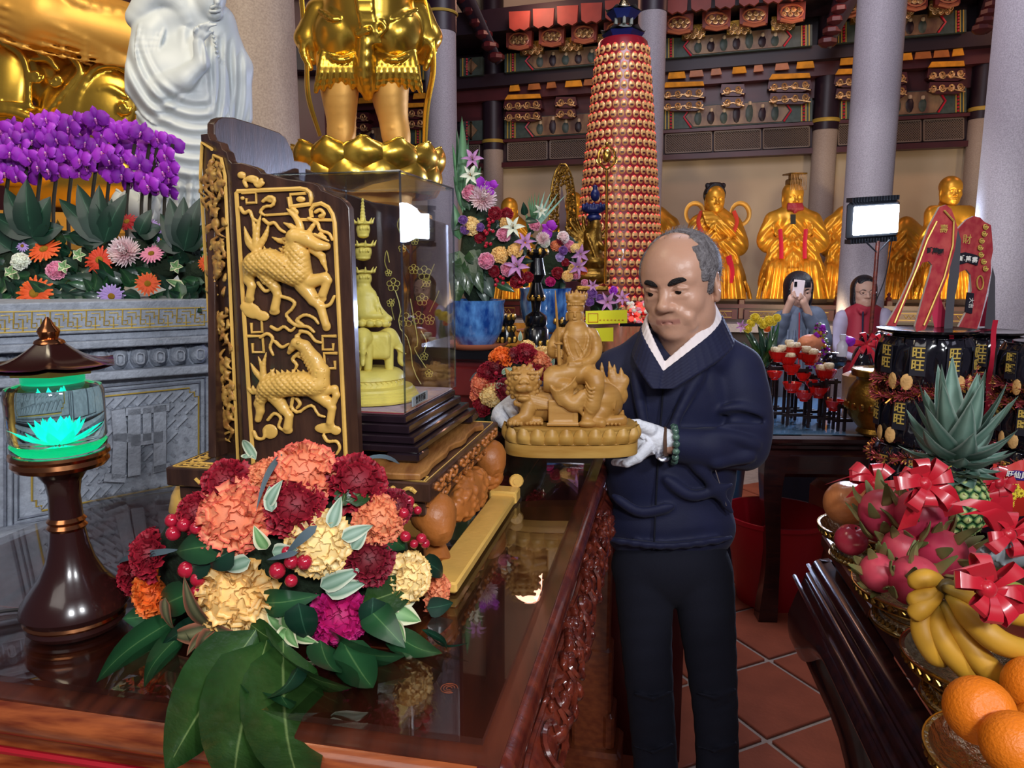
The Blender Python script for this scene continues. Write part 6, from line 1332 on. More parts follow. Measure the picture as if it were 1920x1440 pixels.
PY=2.42;pot(893,PY,54,562,652,'mottled cobalt blue pot on a clay saucer holding the tall arrangement');pot(1022,3.02,48,540,628,'second blue glazed pot, farther back beside the black incense ware')
def arrangement(name,label,Y,items,leaves,base,core):
 fr=Fr(Y);t=thing(name,label,'flowers',tuple(fr(*base)))
 b=MB();rd=random.Random(int(Y*10))
 for(u,v,ru,rv)in core:b.ell((u,v,12),(ru,rv,ru*.6),n=16,m=10)
 b.map(fr);b.build('moss_core','moss',t)
 for(u,v,u1,v1,wd,mk,w0,w1)in leaves:b=MB();leaf(b,fr(u,v,w0),fr(u1,v1,w1),wd*fr.s,(.1,-1,.25),nu=5,nv=7,curl=.05);b.build('leaf',mk,t)
 for(k,u,v,r,mk)in items:
  me_={'c':CARN[int(u)%3],'m':MUMM,'l':LILY,'o':ORCH,'d':DAISYM}[k];nm={'c':'carnation','m':'chrysanthemum','l':'lily','o':'orchid_bloom','d':'daisy'}[k]
  flower(me_,nm,mk,t,fr(u,v,-16+rd.uniform(-10,8)-(14 if k=='l' else 0)),(rd.uniform(-.4,.4),-1,rd.uniform(-.1,.4)),r*fr.s)
 return t,fr
rd=random.Random(31)
it=[('c',884,424,18,'p_cream'),('c',900,446,13,'p_crimson'),('c',912,489,16,'p_pink'),('c',938,478,17,'p_yellow'),('c',944,440,14,'p_pink'),('c',966,470,15,'p_yellow'),('c',952,505,14,'p_pink'),('c',968,528,14,'p_crimson'),('c',990,520,11,'p_crimson'),('c',928,400,13,'p_crimson'),('c',950,402,13,'p_crimson'),('c',926,508,12,'p_crimson'),('m',905,372,27,'p_mum'),('c',882,362,16,'p_pink'),('c',948,418,12,'p_yellow'),('c',872,430,10,'p_violet'),('c',900,426,9,'p_violet'),('c',868,412,9,'p_violet'),('c',974,515,9,'p_darkred'),('l',970,500,24,'p_lily'),('l',962,428,22,'p_white'),('l',886,300,20,'p_lily'),('l',884,330,20,'p_white'),('o',908,345,16,'p_orchid'),('o',922,352,14,'p_orchid'),('l',985,455,20,'p_lily')]
lv=[(870,380,866,218,22,'palm',0,10),(868,400,848,268,14,'palm',0,10),(872,390,878,262,14,'palm',0,10),(878,380,900,280,12,'palm',0,10),(868,380,856,240,16,'leaf_dark',5,14),(872,395,850,330,16,'palm',0,10),(880,380,902,312,16,'palm',0,8),(880,395,868,330,24,'leaf_dark',0,6),(862,450,850,380,24,'palm',0,0),(862,470,846,540,40,OL,-8,-18),(868,480,880,555,44,OL,-10,-24),(866,480,852,585,36,OL,-10,-24),(876,480,906,552,34,OL,-10,-20),(880,470,900,500,34,OL,-10,-14),(906,520,925,560,30,'leaf_deep',-8,-12),(930,530,966,548,18,'leaf_dark',-8,-14),(900,530,915,575,24,'leaf_deep',-6,-12),(960,480,988,486,10,'leaf_varieg',0,0)]
for i in range(26):u=rd.uniform(870,985);v=rd.uniform(400,540);a=rd.uniform(0,6.28);lv.append((u,v,u+26*math.cos(a),v+26*math.sin(a),14,'leaf_deep',-4,-12))
tA,fA=arrangement('flower_arrangement','tall arrangement of palm leaves, lilies, pink and red carnations in the cobalt pot',PY,it,lv,(893,560),[(905,470,42,80),(945,480,40,50),(885,400,18,60),(898,545,30,26)])
for c0 in((920,415),(912,435),(922,428),(940,525),(934,530),(916,460),(978,530)):
 for k in range(3):b=MB();b.ell(fA(c0[0]+rd.uniform(-6,6),c0[1]+rd.uniform(-6,6),-24),(.006,)*3,n=8,m=6);b.build('berry','berry',tA)
it=[('c',1022,455,10,'p_white'),('o',1030,430,17,'p_orchid'),('m',1018,448,14,'p_mum'),('c',1002,422,12,'p_pink'),('c',1052,450,9,'p_darkred'),('c',1042,461,11,'p_salmon'),('c',1068,462,12,'p_pink'),('c',1078,465,9,'p_cream'),('c',1046,512,12,'p_crimson'),('c',1032,528,10,'p_magenta'),('c',1064,518,11,'p_yellow'),('c',1076,504,12,'p_cream'),('c',1094,508,8,'p_orange'),('c',1080,516,9,'p_pink'),('c',1056,470,9,'p_violet'),('c',1050,482,9,'p_lilac'),('l',1088,476,18,'p_lily'),('l',1012,396,14,'p_white'),('l',1082,500,20,'p_lily'),('c',1056,445,12,'p_mum'),('c',1060,492,8,'p_crimson'),('c',1096,530,7,'p_pink')]
lv=[(996,440,985,398,10,'palm',0,4)]
for i in range(9):a=-1.95+i*.13;lv.append((1002,430,1002+92*math.cos(a)*(.55+.12*i)*.7,430+84*math.sin(a)*(.75+.03*i),5,'palm' if i<5 else'palm_pale',0,5))
for i in range(24):u=rd.uniform(1000,1090);v=rd.uniform(430,540);a=rd.uniform(0,6.28);lv.append((u,v,u+20*math.cos(a),v+20*math.sin(a),11,'leaf_deep',-4,-10))
arrangement('flower_arrangement','farther arrangement with a blue-green palm fan and purple orchids left of the red tower',3.02,it,lv,(1022,545),[(1045,480,44,46),(1030,520,30,30)])
it=[('l',1140,566,20,'p_lily'),('l',1168,560,16,'p_lily'),('c',1110,550,10,'p_violet'),('c',1125,560,9,'p_violet'),('c',1106,566,9,'p_violet'),('c',1150,545,9,'p_orchid'),('l',1112,535,12,'p_lily')]
lv=[(1130,600,1120+10*i,575,8,'leaf_dark',-2,-6)for i in range(6)]
arrangement('flower_vase','small bunch of pale lilies and violet statice behind the yellow box',2.62,it,lv,(1132,600),[(1132,575,26,22)])
def ware(cx,Y,prof,label,name='incense_stand',n=24,cat='censer'):
 c=P(cx,prof[-1][1],Y);t=thing(name,label,cat,(c.x,Y,c.z));s_=S(cx,prof[0][1],Y)
 b=MB();b.lathe([(r*s_,P(cx,y,Y).z)for r,y in reversed(prof)],(c.x,Y,0),n);b.build('body','black_lacquer',t)
 for y,r in((prof[0][1]+4,prof[0][0]),((prof[0][1]+prof[-1][1])/2,14),(prof[-1][1]-6,prof[-1][0])):
  for k in range(8):
   a=k*pi/4+.3;b=MB();b.ell((c.x+r*s_*math.cos(a),Y+r*s_*math.sin(a),P(cx,y,Y).z),(.009,.009,.013),n=6,m=4);b.build('gilt_boss','gold_dark',t)
 return t
ware(1005,2.5,[(20,468),(24,474),(12,484),(15,500),(18,515),(9,530),(14,546),(18,556),(10,566),(8,584),(20,592),(22,606),(19,612),(24,618),(24,648)],'tall black and gilt incense stand between the two blue pots')
ware(950,2.48,[(14,590),(16,602),(12,610),(15,618),(17,642)],'short black and gilt candle stand right beside the cobalt pot','candle_stand',cat='stand')
ware(1062,2.7,[(22,598),(26,606),(14,612),(18,622),(22,636)],'low black censer behind the crowned rider','low_censer')
b=MB();fy=Fr(2.35);b.slab([(1098,583),(1176,581),(1176,606),(1098,608)],fy,0,60);yb=tag(b.build('offering_box','paper_yellow',sharp=30),'bright yellow box with a red seal outline left of the man','box')
b=MB();b.tube([fy(1103,588,-1),fy(1121,588,-1),fy(1121,604,-1),fy(1103,604,-1)],.0012,4,closed=True);[b.tube([fy(1124+i*7,600,-1),fy(1127+i*7,600,-1)],.0012,4)for i in range(7)];b.build('red_print','print_red',yb)
b=MB();b.slab([(1098,616),(1150,614),(1150,640),(1098,640)],Fr(2.3),0,40);tag(b.build('offering_box','paper_yellow',sharp=30),'second yellow box lying below the first, mostly behind the rider','box')
tb_=thing('red_candy_tray','tray of small red and pink wrapped sweets above the yellow box','tray',tuple(Fr(2.6)(1190,600)))
rd=random.Random(3);fr=Fr(2.6)
for i in range(46):b=MB();b.ell(fr(rd.uniform(1172,1215),rd.uniform(568,606),rd.uniform(-20,20)),(.012,.01,.008),rot=(rd.uniform(0,90),0,rd.uniform(0,90)),n=6,m=4);b.build('sweet',rd.choice(['print_red','niche_glow','print_pink','p_white']),tb_)
b=MB();b.slab([(1162,606),(1222,606),(1222,612),(1162,612)],fr,-25,25);b.build('tray','black_lacquer',tb_)
b=MB();[b.ell(fr(1070+i*8,598+3*math.sin(i),-40),(.009,)*3,n=6,m=4)for i in range(14)];tag(b.build('red_bead_string','bow_red'),'string of red beads lying along the black cabinet top','beads')
# ## red light tower of small niches
TY=6.0;cx=1163;t=thing('niche_tower','tall red tapering tower covered with rows of small glowing golden niches','tower',(P(cx,300,TY).x,TY,0));tx=P(cx,300,TY).x
zt_,zb_=P(cx,82,TY).z,0;rt_,rb_=46*S(cx,90,TY),80*S(cx,480,TY);z48=P(cx,500,TY).z
rad_=lambda z:rt_+(rb_-rt_)*min(1,(zt_-z)/(zt_-z48))**.9
b=MB();b.lathe([(rad_(z),z)for z in np.linspace(0,zt_,20)]+[(rad_(zt_)*.9,zt_+.02),(.01,zt_+.02)],(tx,TY,0),56);b.build('tower_body','tower_red',t)
nm_=MB();nm_.ell((0,0,0),(1,.7,1),n=9,m=6);nm_.ell((0,-.2,.7),(.42,.45,.3),n=6,m=4,mi=1);nm_.box((0,-.62,-.28),(.95,.2,.4),mi=2);nme=nm_.mesh('niche');[nme.materials.append(M[k])for k in('niche_gold','niche_glow','lacquer_red')]
cand=[];rr=0;pitch=15.6
zz=zt_-.07
while zz>P(cx,640,TY).z:
 r=rad_(zz);k=int(round(2*pi*r/.056))
 for i in range(k):
  a=2*pi*(i+.37*rr)/k;fc=-math.sin(a)
  if fc>-.12:cand.append((fc,a,zz,r))
 zz-=.0685;rr+=1
cand.sort(reverse=True);lefto=MB()
for j,(fc,a,z,r)in enumerate(cand):
 X=Matrix.Translation((tx+r*math.cos(a),TY+r*math.sin(a),z))@Matrix.Rotation(a+pi/2,4,'Z')@Matrix.Diagonal((.0262,.018,.0315,1))
 if j<300:o=place(nme,'niche',None,t,X)
 else:lefto.merge(nm_,X)
stuff(lefto.build('niche_rows',['niche_gold','niche_glow','lacquer_red'],t))
for zc,hw in((P(cx,62,TY).z,41),(P(cx,22,TY).z,33)):
 R_=hw*S(cx,60,TY);b=MB()
 def rf_(a,q,R_=R_,zc=zc):an=a*2*pi+.3;seg=pi/3;l=(an%seg)-seg/2;rr_=R_*(.12+.95*q)*math.cos(seg/2)/math.cos(l);return(tx+rr_*math.cos(an),TY+rr_*math.sin(an),zc+R_*.40*(1-q)**1.6-.0+R_*.16*(abs(l)/(seg/2))**3*q**3)
 b.grid(rf_,48,8,cu=True);b.build('roof','tile_grey',t)
 b=MB();b.lathe([(R_*.62,zc-R_*.45),(R_*.98,zc-R_*.05),(R_*.9,zc+.0)],(tx,TY,0),6,off=.3+pi/6);b.build('roof_underside','tile_navy',t)
 for k in range(6):a=k*pi/3+.5;b=MB();b.tube([(tx+R_*.5*math.cos(a),TY+R_*.5*math.sin(a),zc-R_*.75),(tx+R_*.5*math.cos(a),TY+R_*.5*math.sin(a),zc+.02)],.012,8);b.build('post','tile_grey',t)
b=MB();z_=P(cx,12,TY).z;b.lathe([(.05,z_-.03),(.05,z_),(.02,z_+.05),(.035,z_+.08),(.01,z_+.14)],(tx,TY,0),16);b.build('finial','silver_filigree',t)
# ## gold many-armed figure with staff, jewelled mandorla
fq=Fr(4.4);t=thing('gold_guardian_statue','small gold figure with black tiered crown and long ringed staff before the red tower','statue',(fq(1112,545).x,4.4,1.2))
s=SDF((1050,355,-50),(1160,545,50),1.2)
s.e((1117,424,-6),(11,15,12),k=3);s.ch([(1112,440,0),(1112,500,0)],[16,20],k=6);s.e((1116,490,-8),(22,14,20),k=5);s.e((1110,518,0),(34,16,26),k=5)
for i in range(9):a=-2.6+i*.32;s.ch([(1104,452,4),(1104+24*math.cos(a)-6,452+22*math.sin(a),8),(1104+40*math.cos(a)-8,446+38*math.sin(a),6)],[6,4,3],k=2,smooth=6)
for i in range(8):a=2.0+i*.28;s.ch([(1104,462,4),(1096+30*math.cos(a),462+22*math.sin(a),0),(1092+42*math.cos(a),458+36*math.sin(a),-6)],[6,4,3],k=2,smooth=6)
s.b((1110,542,0),(30,6,26),rd=2,k=2);s.ch([(1122,456,-8),(1132,466,-18),(1136,464,-22)],[7,5,5],k=3);s.ch([(1100,440,-12),(1112,470,-22),(1124,500,-22)],3,k=2,smooth=8)
s.build('figure','gold_dark',t,fr=fq)
s=SDF((1080,345,-40),(1140,420,40),1.2);s.e((1114,408,-2),(14,8,13),k=2);s.e((1112,392,0),(22,10,16),k=2);s.e((1116,366,0),(9,12,9),k=3);s.e((1116,352,0),(5,6,5),k=2)
for i in range(7):s.e((1094+i*6.4,388-2*(i%2),-12),(3.5,7,3.5),k=1)
s.build('crown','tile_navy',t,fr=fq)
b=MB();b.tube([fq(1138,320,-26),fq(1137,420,-26),fq(1134,532,-26)],2.6*fq.s,8)
for sg in(-1,1):b.tube([fq(*p)for p in bez([(1138,318,-26),(1138+sg*14,306,-26),(1138+sg*14,284,-26),(1138,272,-26)],12)],1.8*fq.s,6)
b.ell(fq(1138,292,-26),(8*fq.s,6*fq.s,12*fq.s));b.ell(fq(1138,270,-26),(4*fq.s,)*3)
for sg in(-1,1):b.tube([fq(1138+sg*(15+4*math.cos(a)),300+7*math.sin(a),-26)for a in np.linspace(0,6.28,10,endpoint=False)],1.1*fq.s,5,closed=True)
b.build('ringed_staff','brass',t)
b=MB();q=fq(1110,545);b.lathe([(.16,0),(.16,q.z-.02),(.12,q.z)],(q.x,4.4,0),20);b.build('pedestal','lacquer_red',t)
t2=thing('gold_mandorla','leaf-shaped openwork gold mandorla standing left of the red tower','ornament',(P(1055,560,4.9).x,4.9,1.2));fm=Fr(4.9)
hwf=lambda v:25*math.sin(pi*min(1,max(0,(v-306)/330))**.62)**.8 if v>307 else 0
for k,sc_ in((0,1),(1,.72),(2,.45)):
 b=MB();L_=[(1055+hwf(v)*sc_,v+(1-sc_)*20)for v in np.linspace(308,520,22)];Rr=[(1055-(x-1055),v)for x,v in L_][::-1];b.tube([fm(x,v,0)for x,v in L_+Rr],1.8*fm.s,5,closed=True);b.build('frame','gold_dark',t2)
rd=random.Random(5);b=MB()
for i in range(520):
 v=rd.uniform(312,520);h_=hwf(v);x=rd.uniform(-1,1)
 if abs(x)<.3 and v>350:x=math.copysign(.3+.7*rd.random(),x)
 b.ell(fm(1055+x*h_,v,rd.uniform(-3,3)),(rd.uniform(.006,.011),)*3,n=5,m=4)
stuff(b.build('jewels','gold_dark',t2));b=MB();q=fm(1055,518);b.lathe([(.12,0),(.12,q.z-.03),(.05,q.z)],(q.x,4.9,0),16);b.build('pedestal','lacquer_red',t2)
b=MB();b.slab([(1053,345),(1062,400),(1062,500),(1050,500),(1048,400)],fm,2,6);b.build('red_back','lacquer_red',t2)
# ## gold seated figures along the back wall
def rfold(V,cx,t0,b0):
 V=V.copy();q=(V[:,1]-t0)/(b0-t0);fm=np.clip(-V[:,2]/12,0,1);x=(V[:,0]-cx)/(.55+.75*np.clip(q,0,1));a=np.clip((q-.5)*5,0,1)
 V[:,2]-=fm*(2.6*a*np.sin(x/1.7+2.5*q)+1.8*(1-a)*np.clip((q-.16)*9,0,1)*np.sin((np.abs(V[:,0]-cx)*.8-V[:,1]*.75)/2.1));return V
def seated(name,label,cxp,topy,boty,Y,wd,ops,skin=None,hp_=None,hsc=.0,hair=None,f=(0,-1,-.05),ears=2,mat_='gold_wall'):
 fr=Fr(Y);t=thing(name,label,'statue',(fr(cxp,boty).x,Y,fr(cxp,boty).z))
 s=SDF((cxp-wd,topy,-70),(cxp+wd,boty,70),1.15);ops(s,cxp);s.clip(lambda X,Y_,Z:Y_-boty+0*X);s.build('robed_body',mat_,t,fr=fr,post=lambda V:rfold(V,cxp,topy,boty))
 if hp_:
  q=fr(*hp_);fn=pose(q,f,hsc);o=head_sdf(.38,lids=1,fat=.4,ears=ears,lo_z=-15).build('head',skin or mat_,t,fr=fn)
 return t,fr,fn if hp_ else None
def robe(s,cx,sy,wd,knee=1):
 """seated robe: torso, sleeves meeting at the lap, two knees, hanging skirt with folds"""
 s.ch([(cx,sy+20,0),(cx,sy+90,0)],[26,32],k=12);s.ch([(cx-wd*.62,sy+20,0),(cx,sy+4,0),(cx+wd*.62,sy+20,0)],[15,16,15],k=10)
 for g in(1,-1):
  s.ch([(cx+g*wd*.62,sy+24,0),(cx+g*wd*.82,sy+64,-6),(cx+g*10,sy+60,-34)],[16,16,7],k=8,smooth=10)
  s.ch([(cx+g*wd*.5,sy+66,-24),(cx+g*wd*.8,sy+120,-16),(cx+g*wd*.98,sy+148,-8)],[10,13,6],k=8,smooth=8)
  s.ch([(cx+g*16,sy+110,-6),(cx+g*28,sy+118,-40)],[24,22],k=10);s.ch([(cx+g*28,sy+118,-40),(cx+g*32,sy+185,-38)],[22,24],k=8)
  for i in range(6):s.ch([(cx+g*(10+i*9),sy+120+i*2,-60+i*5),(cx+g*(12+i*10),sy+150,-64+i*5),(cx+g*(14+i*11),sy+190,-62+i*5)],[2.6,4.2,4],k=1.6,smooth=8)
  for i in range(5):s.ch([(cx+g*(wd*.6-i*2),sy+22+i*3,-14),(cx+g*(wd*.55-i*5),sy+45+i*3,-26),(cx+g*(12-i),sy+56+i*3,-36)],[2.4,3.4,2.6],k=1.6,smooth=8)
  for i in range(4):s.ch([(cx+g*(wd*.45+i*4),sy+72,-32),(cx+g*(wd*.6+i*5),sy+110,-30),(cx+g*(wd*.8+i*4),sy+140,-20)],[2.6,4,2.6],k=1.6,smooth=8)
 s.ch([(cx,sy+100,-20),(cx,sy+190,-34)],[24,26],k=10);s.b((cx,sy+150,-58),(9,40,3),rd=2,k=3)
b8=562
def o1(s,c):
 robe(s,c,398,52)
 for i in range(7):s.ch([(c-24+i*3,398,-22),(c-12+i*6,425,-32),(c+20+i*3,440,-28)],2.2,k=3,smooth=8)
t,fr,fn=seated('gold_seated_statue','gold seated woman statue with black hair and looping ribbons, above the man',1342,378,b8,7.75,78,o1,'gold_wall',(1340,374,-8),.0122)
hair_cap(fn,t,'hair_black',lambda X,Z:np.where(Z>4,3.5+0*X,.5),lambda X,Y:np.where(Y>-1,1.0,-8),1.3,h=.4,extra=lambda s:(s.e((0,-1,11),(6,5,3.5),k=2),s.e((6.5,0,11),(2,2,2.4),k=1),s.e((-6.5,0,11),(2,2,2.4),k=1)))
for g,x0 in((-1,1303),(1,1388)):
 b=MB();b.tube([fr(x0+17*math.cos(a),401+20*math.sin(a),0)for a in np.linspace(0,6.28,20,endpoint=False)],4.5*fr.s,8,closed=True,flat=.5);b.build('ribbon_loop','gold_matte',t)
 b=MB();b.tube([fr(*p)for p in bez([(x0-g*12,396,-14),(x0-g*6,415,-24),(x0-g*14,440,-30)],8)],4*fr.s,6,flat=.4);b.build('red_sash','sash_red',t)
b=MB();b.tube([fr(*p)for p in bez([(1366,480,-50),(1372,510,-62),(1368,530,-62)],8)],6*fr.s,6,flat=.3);b.build('red_sash','bow_red',t)
t,fr,fn=seated('gold_seated_statue','gold seated king statue with beaded flat crown and red beard',1487,378,b8,7.45,80,lambda s,c:robe(s,c,392,60),'gold_wall',(1486,370,-8),.0122)
s=SDF((-7,2,-15),(7,11,-3),.35);[s.ch([(x,8-abs(x)*.3,-5.4),(x*1.1,8,-9),(x*.9+.8*math.sin(x*3),7,-13+abs(x)*.8)],[1.1,1.2,.4],k=.3,smooth=6)for x in np.linspace(-5,5,11)];s.build('beard','beard_red',t,fr=fn)
b=MB();b.box((0,0,11.5),(10,11,5),bev=1);b.box((0,1,17.6),(12.6,20,1.2),bev=.3);b.box((0,-1,14),(6,6,6));b.map(MapFn(fn));b.build('flat_crown','gold_dark',t)
for i in range(11):b=MB();b.tube([(-6+i*1.2,10.6,17.2),(-6+i*1.2,10.8,5)],.26,5);b.map(MapFn(fn));b.build('bead_string','gilt_relief',t)
b=MB();b.slab([(1482,402),(1492,402),(1492,420),(1482,420)],fr,-46,-42);b.build('tablet','ink',t)
for g in(-1,1):b=MB();b.tube([fr(*p)for p in bez([(1487+g*24,430,-44),(1487+g*22,460,-52),(1487+g*22,485,-56)],6)],4*fr.s,6,flat=.4);b.build('red_lining','bow_red',t)
def o3(s,c):
 robe(s,c,402,50);s.ch([(c-28,404,0),(c,392,0),(c+34,404,0)],[20,22,20],k=10)
t,fr,fn=seated('gold_seated_statue','bald gold seated statue with bare shoulders behind the red card frames',1780,384,b8,6.9,80,o3,'gold_wall',(1782,358,-8),.0112)
t,fr,fn=seated('gold_seated_statue','gold robed statue half hidden behind the work lamp column',1700,396,b8,7.7,60,lambda s,c:robe(s,c,420,40),None,None)
t,fr,fn=seated('gold_seated_statue','gold robed statue whose edge shows right of the king statue',1585,370,b8,7.9,50,lambda s,c:robe(s,c,400,40),None,None)
t,fr,fn=seated('gold_seated_statue','gold robed statue mostly hidden between the tower and the man head',1232,374,b8,8.35,56,lambda s,c:robe(s,c,400,40),None,None)
t,fr,fn=seated('gold_seated_statue','bald gold statue head showing above the pink flowers',956,384,b8,8.3,56,lambda s,c:robe(s,c,410,36),'gold_wall',(955,394,-6),.0115)
t,fr,fn=seated('gold_seated_statue','gold statue between the mandorla and the red tower',1076,374,b8,8.1,56,lambda s,c:robe(s,c,405,34),'gold_wall',(1076,384,-6),.0115)
# ## onlookers
def person(label,Y,cx,hy,hs_,skin,f,low=1.2):
 t=thing('person',label,'person',(P(cx,700,Y).x,Y,0));fr=Fr(Y);fn=pose(fr(cx,hy,0),f,hs_);return t,fr,fn
t,fr,fn=person('onlooker in a grey-blue zip jacket photographing with a pale phone',4.9,1497,546,.0100,'skin_far',(-.05,-1,-.05))
ob=head_sdf(.36,lids=.6,lo_z=-15).build('head','skin_far',t,fr=fn,t=lipt);eyes_brows(fn,ob)
hair_cap(fn,t,'hair_black',lambda X,Z:np.where(np.abs(X)>5.4,5.0,np.where(Z>2.6,12.0,1.0)),lambda X,Y:np.where(Y>5.4,2.6,-9.0)+0*X,1.5,h=.42,extra=lambda s:(s.e((6.4,0,-3),(2.6,5.5,7.5),k=2),s.e((-6.4,0,-3),(2.6,5.5,7.5),k=2),s.e((0,-6,-3),(7,4,7.5),k=2)))
s=SDF((1435,560,-60),(1565,770,60),1.3);s.ch([(1497,590,5),(1497,660,5),(1500,760,5)],[28,42,44],k=10);s.ch([(1466,600,5),(1528,594,5)],[18,20],k=8)
s.ch([(1462,606,5),(1456,634,-10),(1474,590,-38)],[16,15,10],k=5,smooth=8);s.ch([(1534,602,5),(1542,640,-10),(1514,590,-38)],[18,17,11],k=5,smooth=8);s.ch([(1470,592,-2),(1497,582,4),(1526,590,-2)],[9,8,9],k=4)
for i in range(5):s.ch([(1524+i*2,606+i*8,-20),(1536,612+i*7,-14),(1548,606+i*9,-4)],2,k=3,smooth=6)
for i in range(4):s.ch([(1478+i*12,620,-34),(1476+i*13,660,-40),(1480+i*12,720,-38)],2.5,k=4,smooth=6)
s.build('jacket','grey_jacket',t,fr=fr);b=MB();b.tube([fr(1499,586,-34),fr(1498,640,-42),fr(1497,700,-42)],1.3*fr.s,6);b.build('red_zip','red_vest',t)
for g,(hx,hy_)in((-1,(1484,562)),(1,(1506,566))):
 s=SDF((1466,535,-72),(1530,606,-20),.9);s.ch([(hx+g*12,hy_+26,-40),(hx,hy_,-50)],[7,7.5],k=2);s.e((hx,hy_-2,-52),(7,9,5),k=2)
 for i in range(4):s.ch([(hx,hy_-4,-52),(hx-g*3+g*i*0,hy_-9-i*1,-56),(hx-g*(8-i),hy_-5-i*3.4,-58)],[3,2.7,2.2],k=1)
 s.ch([(hx,hy_,-52),(hx-g*4,hy_-10,-54)],[3.4,2.6],k=1);s.build('hand','skin_far',t,fr=fr)
ph=thing('mobile_phone','pale phone with dark camera bump held up before the onlooker face','phone',tuple(fr(1497,556,-56)));b=MB();b.box(fr(1497,541,-57),(20*fr.s,.009,30*fr.s),rot=(0,6,0),bev=.003);b.build('phone_body','phone',ph)
b=MB();b.box(fr(1492,533,-59),(5*fr.s,.006,9*fr.s),bev=.002);b.build('camera_bump','black_lacquer',ph)
s=SDF((1440,740,-50),(1560,1090,50),3);s.ch([(1482,750,0),(1482,1060,0)],[28,20],k=6);s.ch([(1514,750,0),(1514,1060,0)],[28,20],k=6);s.build('trousers','trousers',t,fr=fr)
t,fr,fn=person('onlooker with glasses in a red vest over a lilac sweater by the granite column',5.3,1620,548,.0095,'skin_far',(-.12,-1,.02))
ob=head_sdf(.36,lids=.4,lo_z=-15,fat=.3).build('head','skin_far',t,fr=fn,t=lipt);eyes_brows(fn,ob,bt=.3)
b=MB()
for g in(1,-1):b.tube([(g*3.2+2.6*math.cos(a),9.0-.4*abs(math.cos(a))*(1),.1+1.9*math.sin(a))for a in np.linspace(0,6.28,16,endpoint=False)],.16,4,closed=True);b.tube([(g*5.8,8.6,.4),(g*7.8,0,.6)],.16,4)
b.tube([(-.6,9.3,.4),(.6,9.3,.4)],.16,4);b.map(MapFn(fn));b.build('glasses','steel',t)
hair_cap(fn,t,'hair_black',lambda X,Z:np.where(np.abs(X)>5.8,3.4,np.where(Z>6,7.0,1.0)),lambda X,Y:-10.0+0*X+0*Y,1.3,h=.42,extra=lambda s:(s.e((6.9,-.5,-4),(2.4,5,8),k=2),s.e((-6.9,-.5,-4),(2.4,5,8),k=2),s.e((0,-6,-4),(7,4,8),k=2)))
s=SDF((1560,560,-50),(1685,760,50),1.3);s.ch([(1580,596,4),(1570,640,0),(1578,664,-20)],[15,14,11],k=5,smooth=8);s.ch([(1658,592,4),(1668,640,0),(1650,668,-20)],[15,14,11],k=5,smooth=8);s.ch([(1578,664,-20),(1600,670,-36)],[9,7],k=3);s.build('sweater','lilac_sweater',t,fr=fr)
s=SDF((1565,560,-50),(1675,770,50),1.3);s.ch([(1620,592,5),(1618,660,5),(1618,760,5)],[30,38,38],k=8);s.ch([(1594,590,5),(1644,588,5)],[14,14],k=8);s.ch([(1604,572,0),(1618,586,-26),(1634,572,0)],[5,5,5],k=2,smooth=8);s.build('vest','red_vest',t,fr=fr)
s=SDF((1588,650,-52),(1622,690,-22),.9);s.e((1602,670,-38),(7,6,5),k=2);[s.ch([(1602,670,-40),(1609,667+i*3,-44),(1613,670+i*3,-42)],[3,2.6,2],k=1)for i in range(4)];s.ch([(1600,668,-40),(1606,663,-44)],2.4,k=1);s.build('hand','skin_far',t,fr=fr)
b=MB();b.tube([fr(1618,584,-30),fr(1617,640,-36),fr(1616,700,-36)],1.5*fr.s,6);b.build('vest_zip','navy',t)
s=SDF((1560,750,-50),(1680,1060,50),3);s.ch([(1603,760,0),(1603,1030,0)],[26,20],k=6);s.ch([(1635,760,0),(1635,1030,0)],[26,20],k=6);s.build('trousers','trousers',t,fr=fr)
# ## work flood lamp on its stand
fk=Fr(5.0);t=thing('work_flood_lamp','bright white LED work lamp on a thin red-brown pole before the granite column','lamp',(fk(1641,700).x,5.0,0))
c=fk(1640,412);rm=Euler((R(4),R(-4),R(8))).to_matrix()
b=MB();b.box(c+Vector((0,.03,0)),(102*fk.s,.07,74*fk.s),rot=rm,bev=.03)
for i in range(17):
 for z in(-1,1):b.box(c+rm@Vector(((-45+i*5.6)*fk.s,.03,z*37*fk.s)),(.006,.07,.03),rot=rm)
b.build('housing','lamp_body',t)
b=MB();b.box(c+rm@Vector((0,-.014,0)),(88*fk.s,.016,50*fk.s),rot=rm,bev=.006);b.build('lit_panel','lamp_face',t)
b=MB();b.tube([fk(1646,452,6),P(1646,452,5.02)*1+Vector((0,0,-.2)),Vector((fk(1646,452).x,5.02,.05))],.014,8);b.build('pole','rosewood',t)
b=MB();b.tube([fk(1622,452,4),fk(1645,474,4),fk(1668,450,4)],.006,6);b.build('bracket','lamp_body',t)
for k in range(3):a=k*2.1;b=MB();q=Vector((fk(1646,452).x,5.02,0));b.tube([q+Vector((0,0,.35)),q+Vector((.35*math.cos(a),.35*math.sin(a),.01))],.01,6);b.build('leg','rosewood',t)
b=MB();b.tube([fk(*p)for p in bez([(1672,452,8),(1660,520,12),(1638,580,6),(1632,640,4)],14)],.004,5);b.build('cable','wire',t)
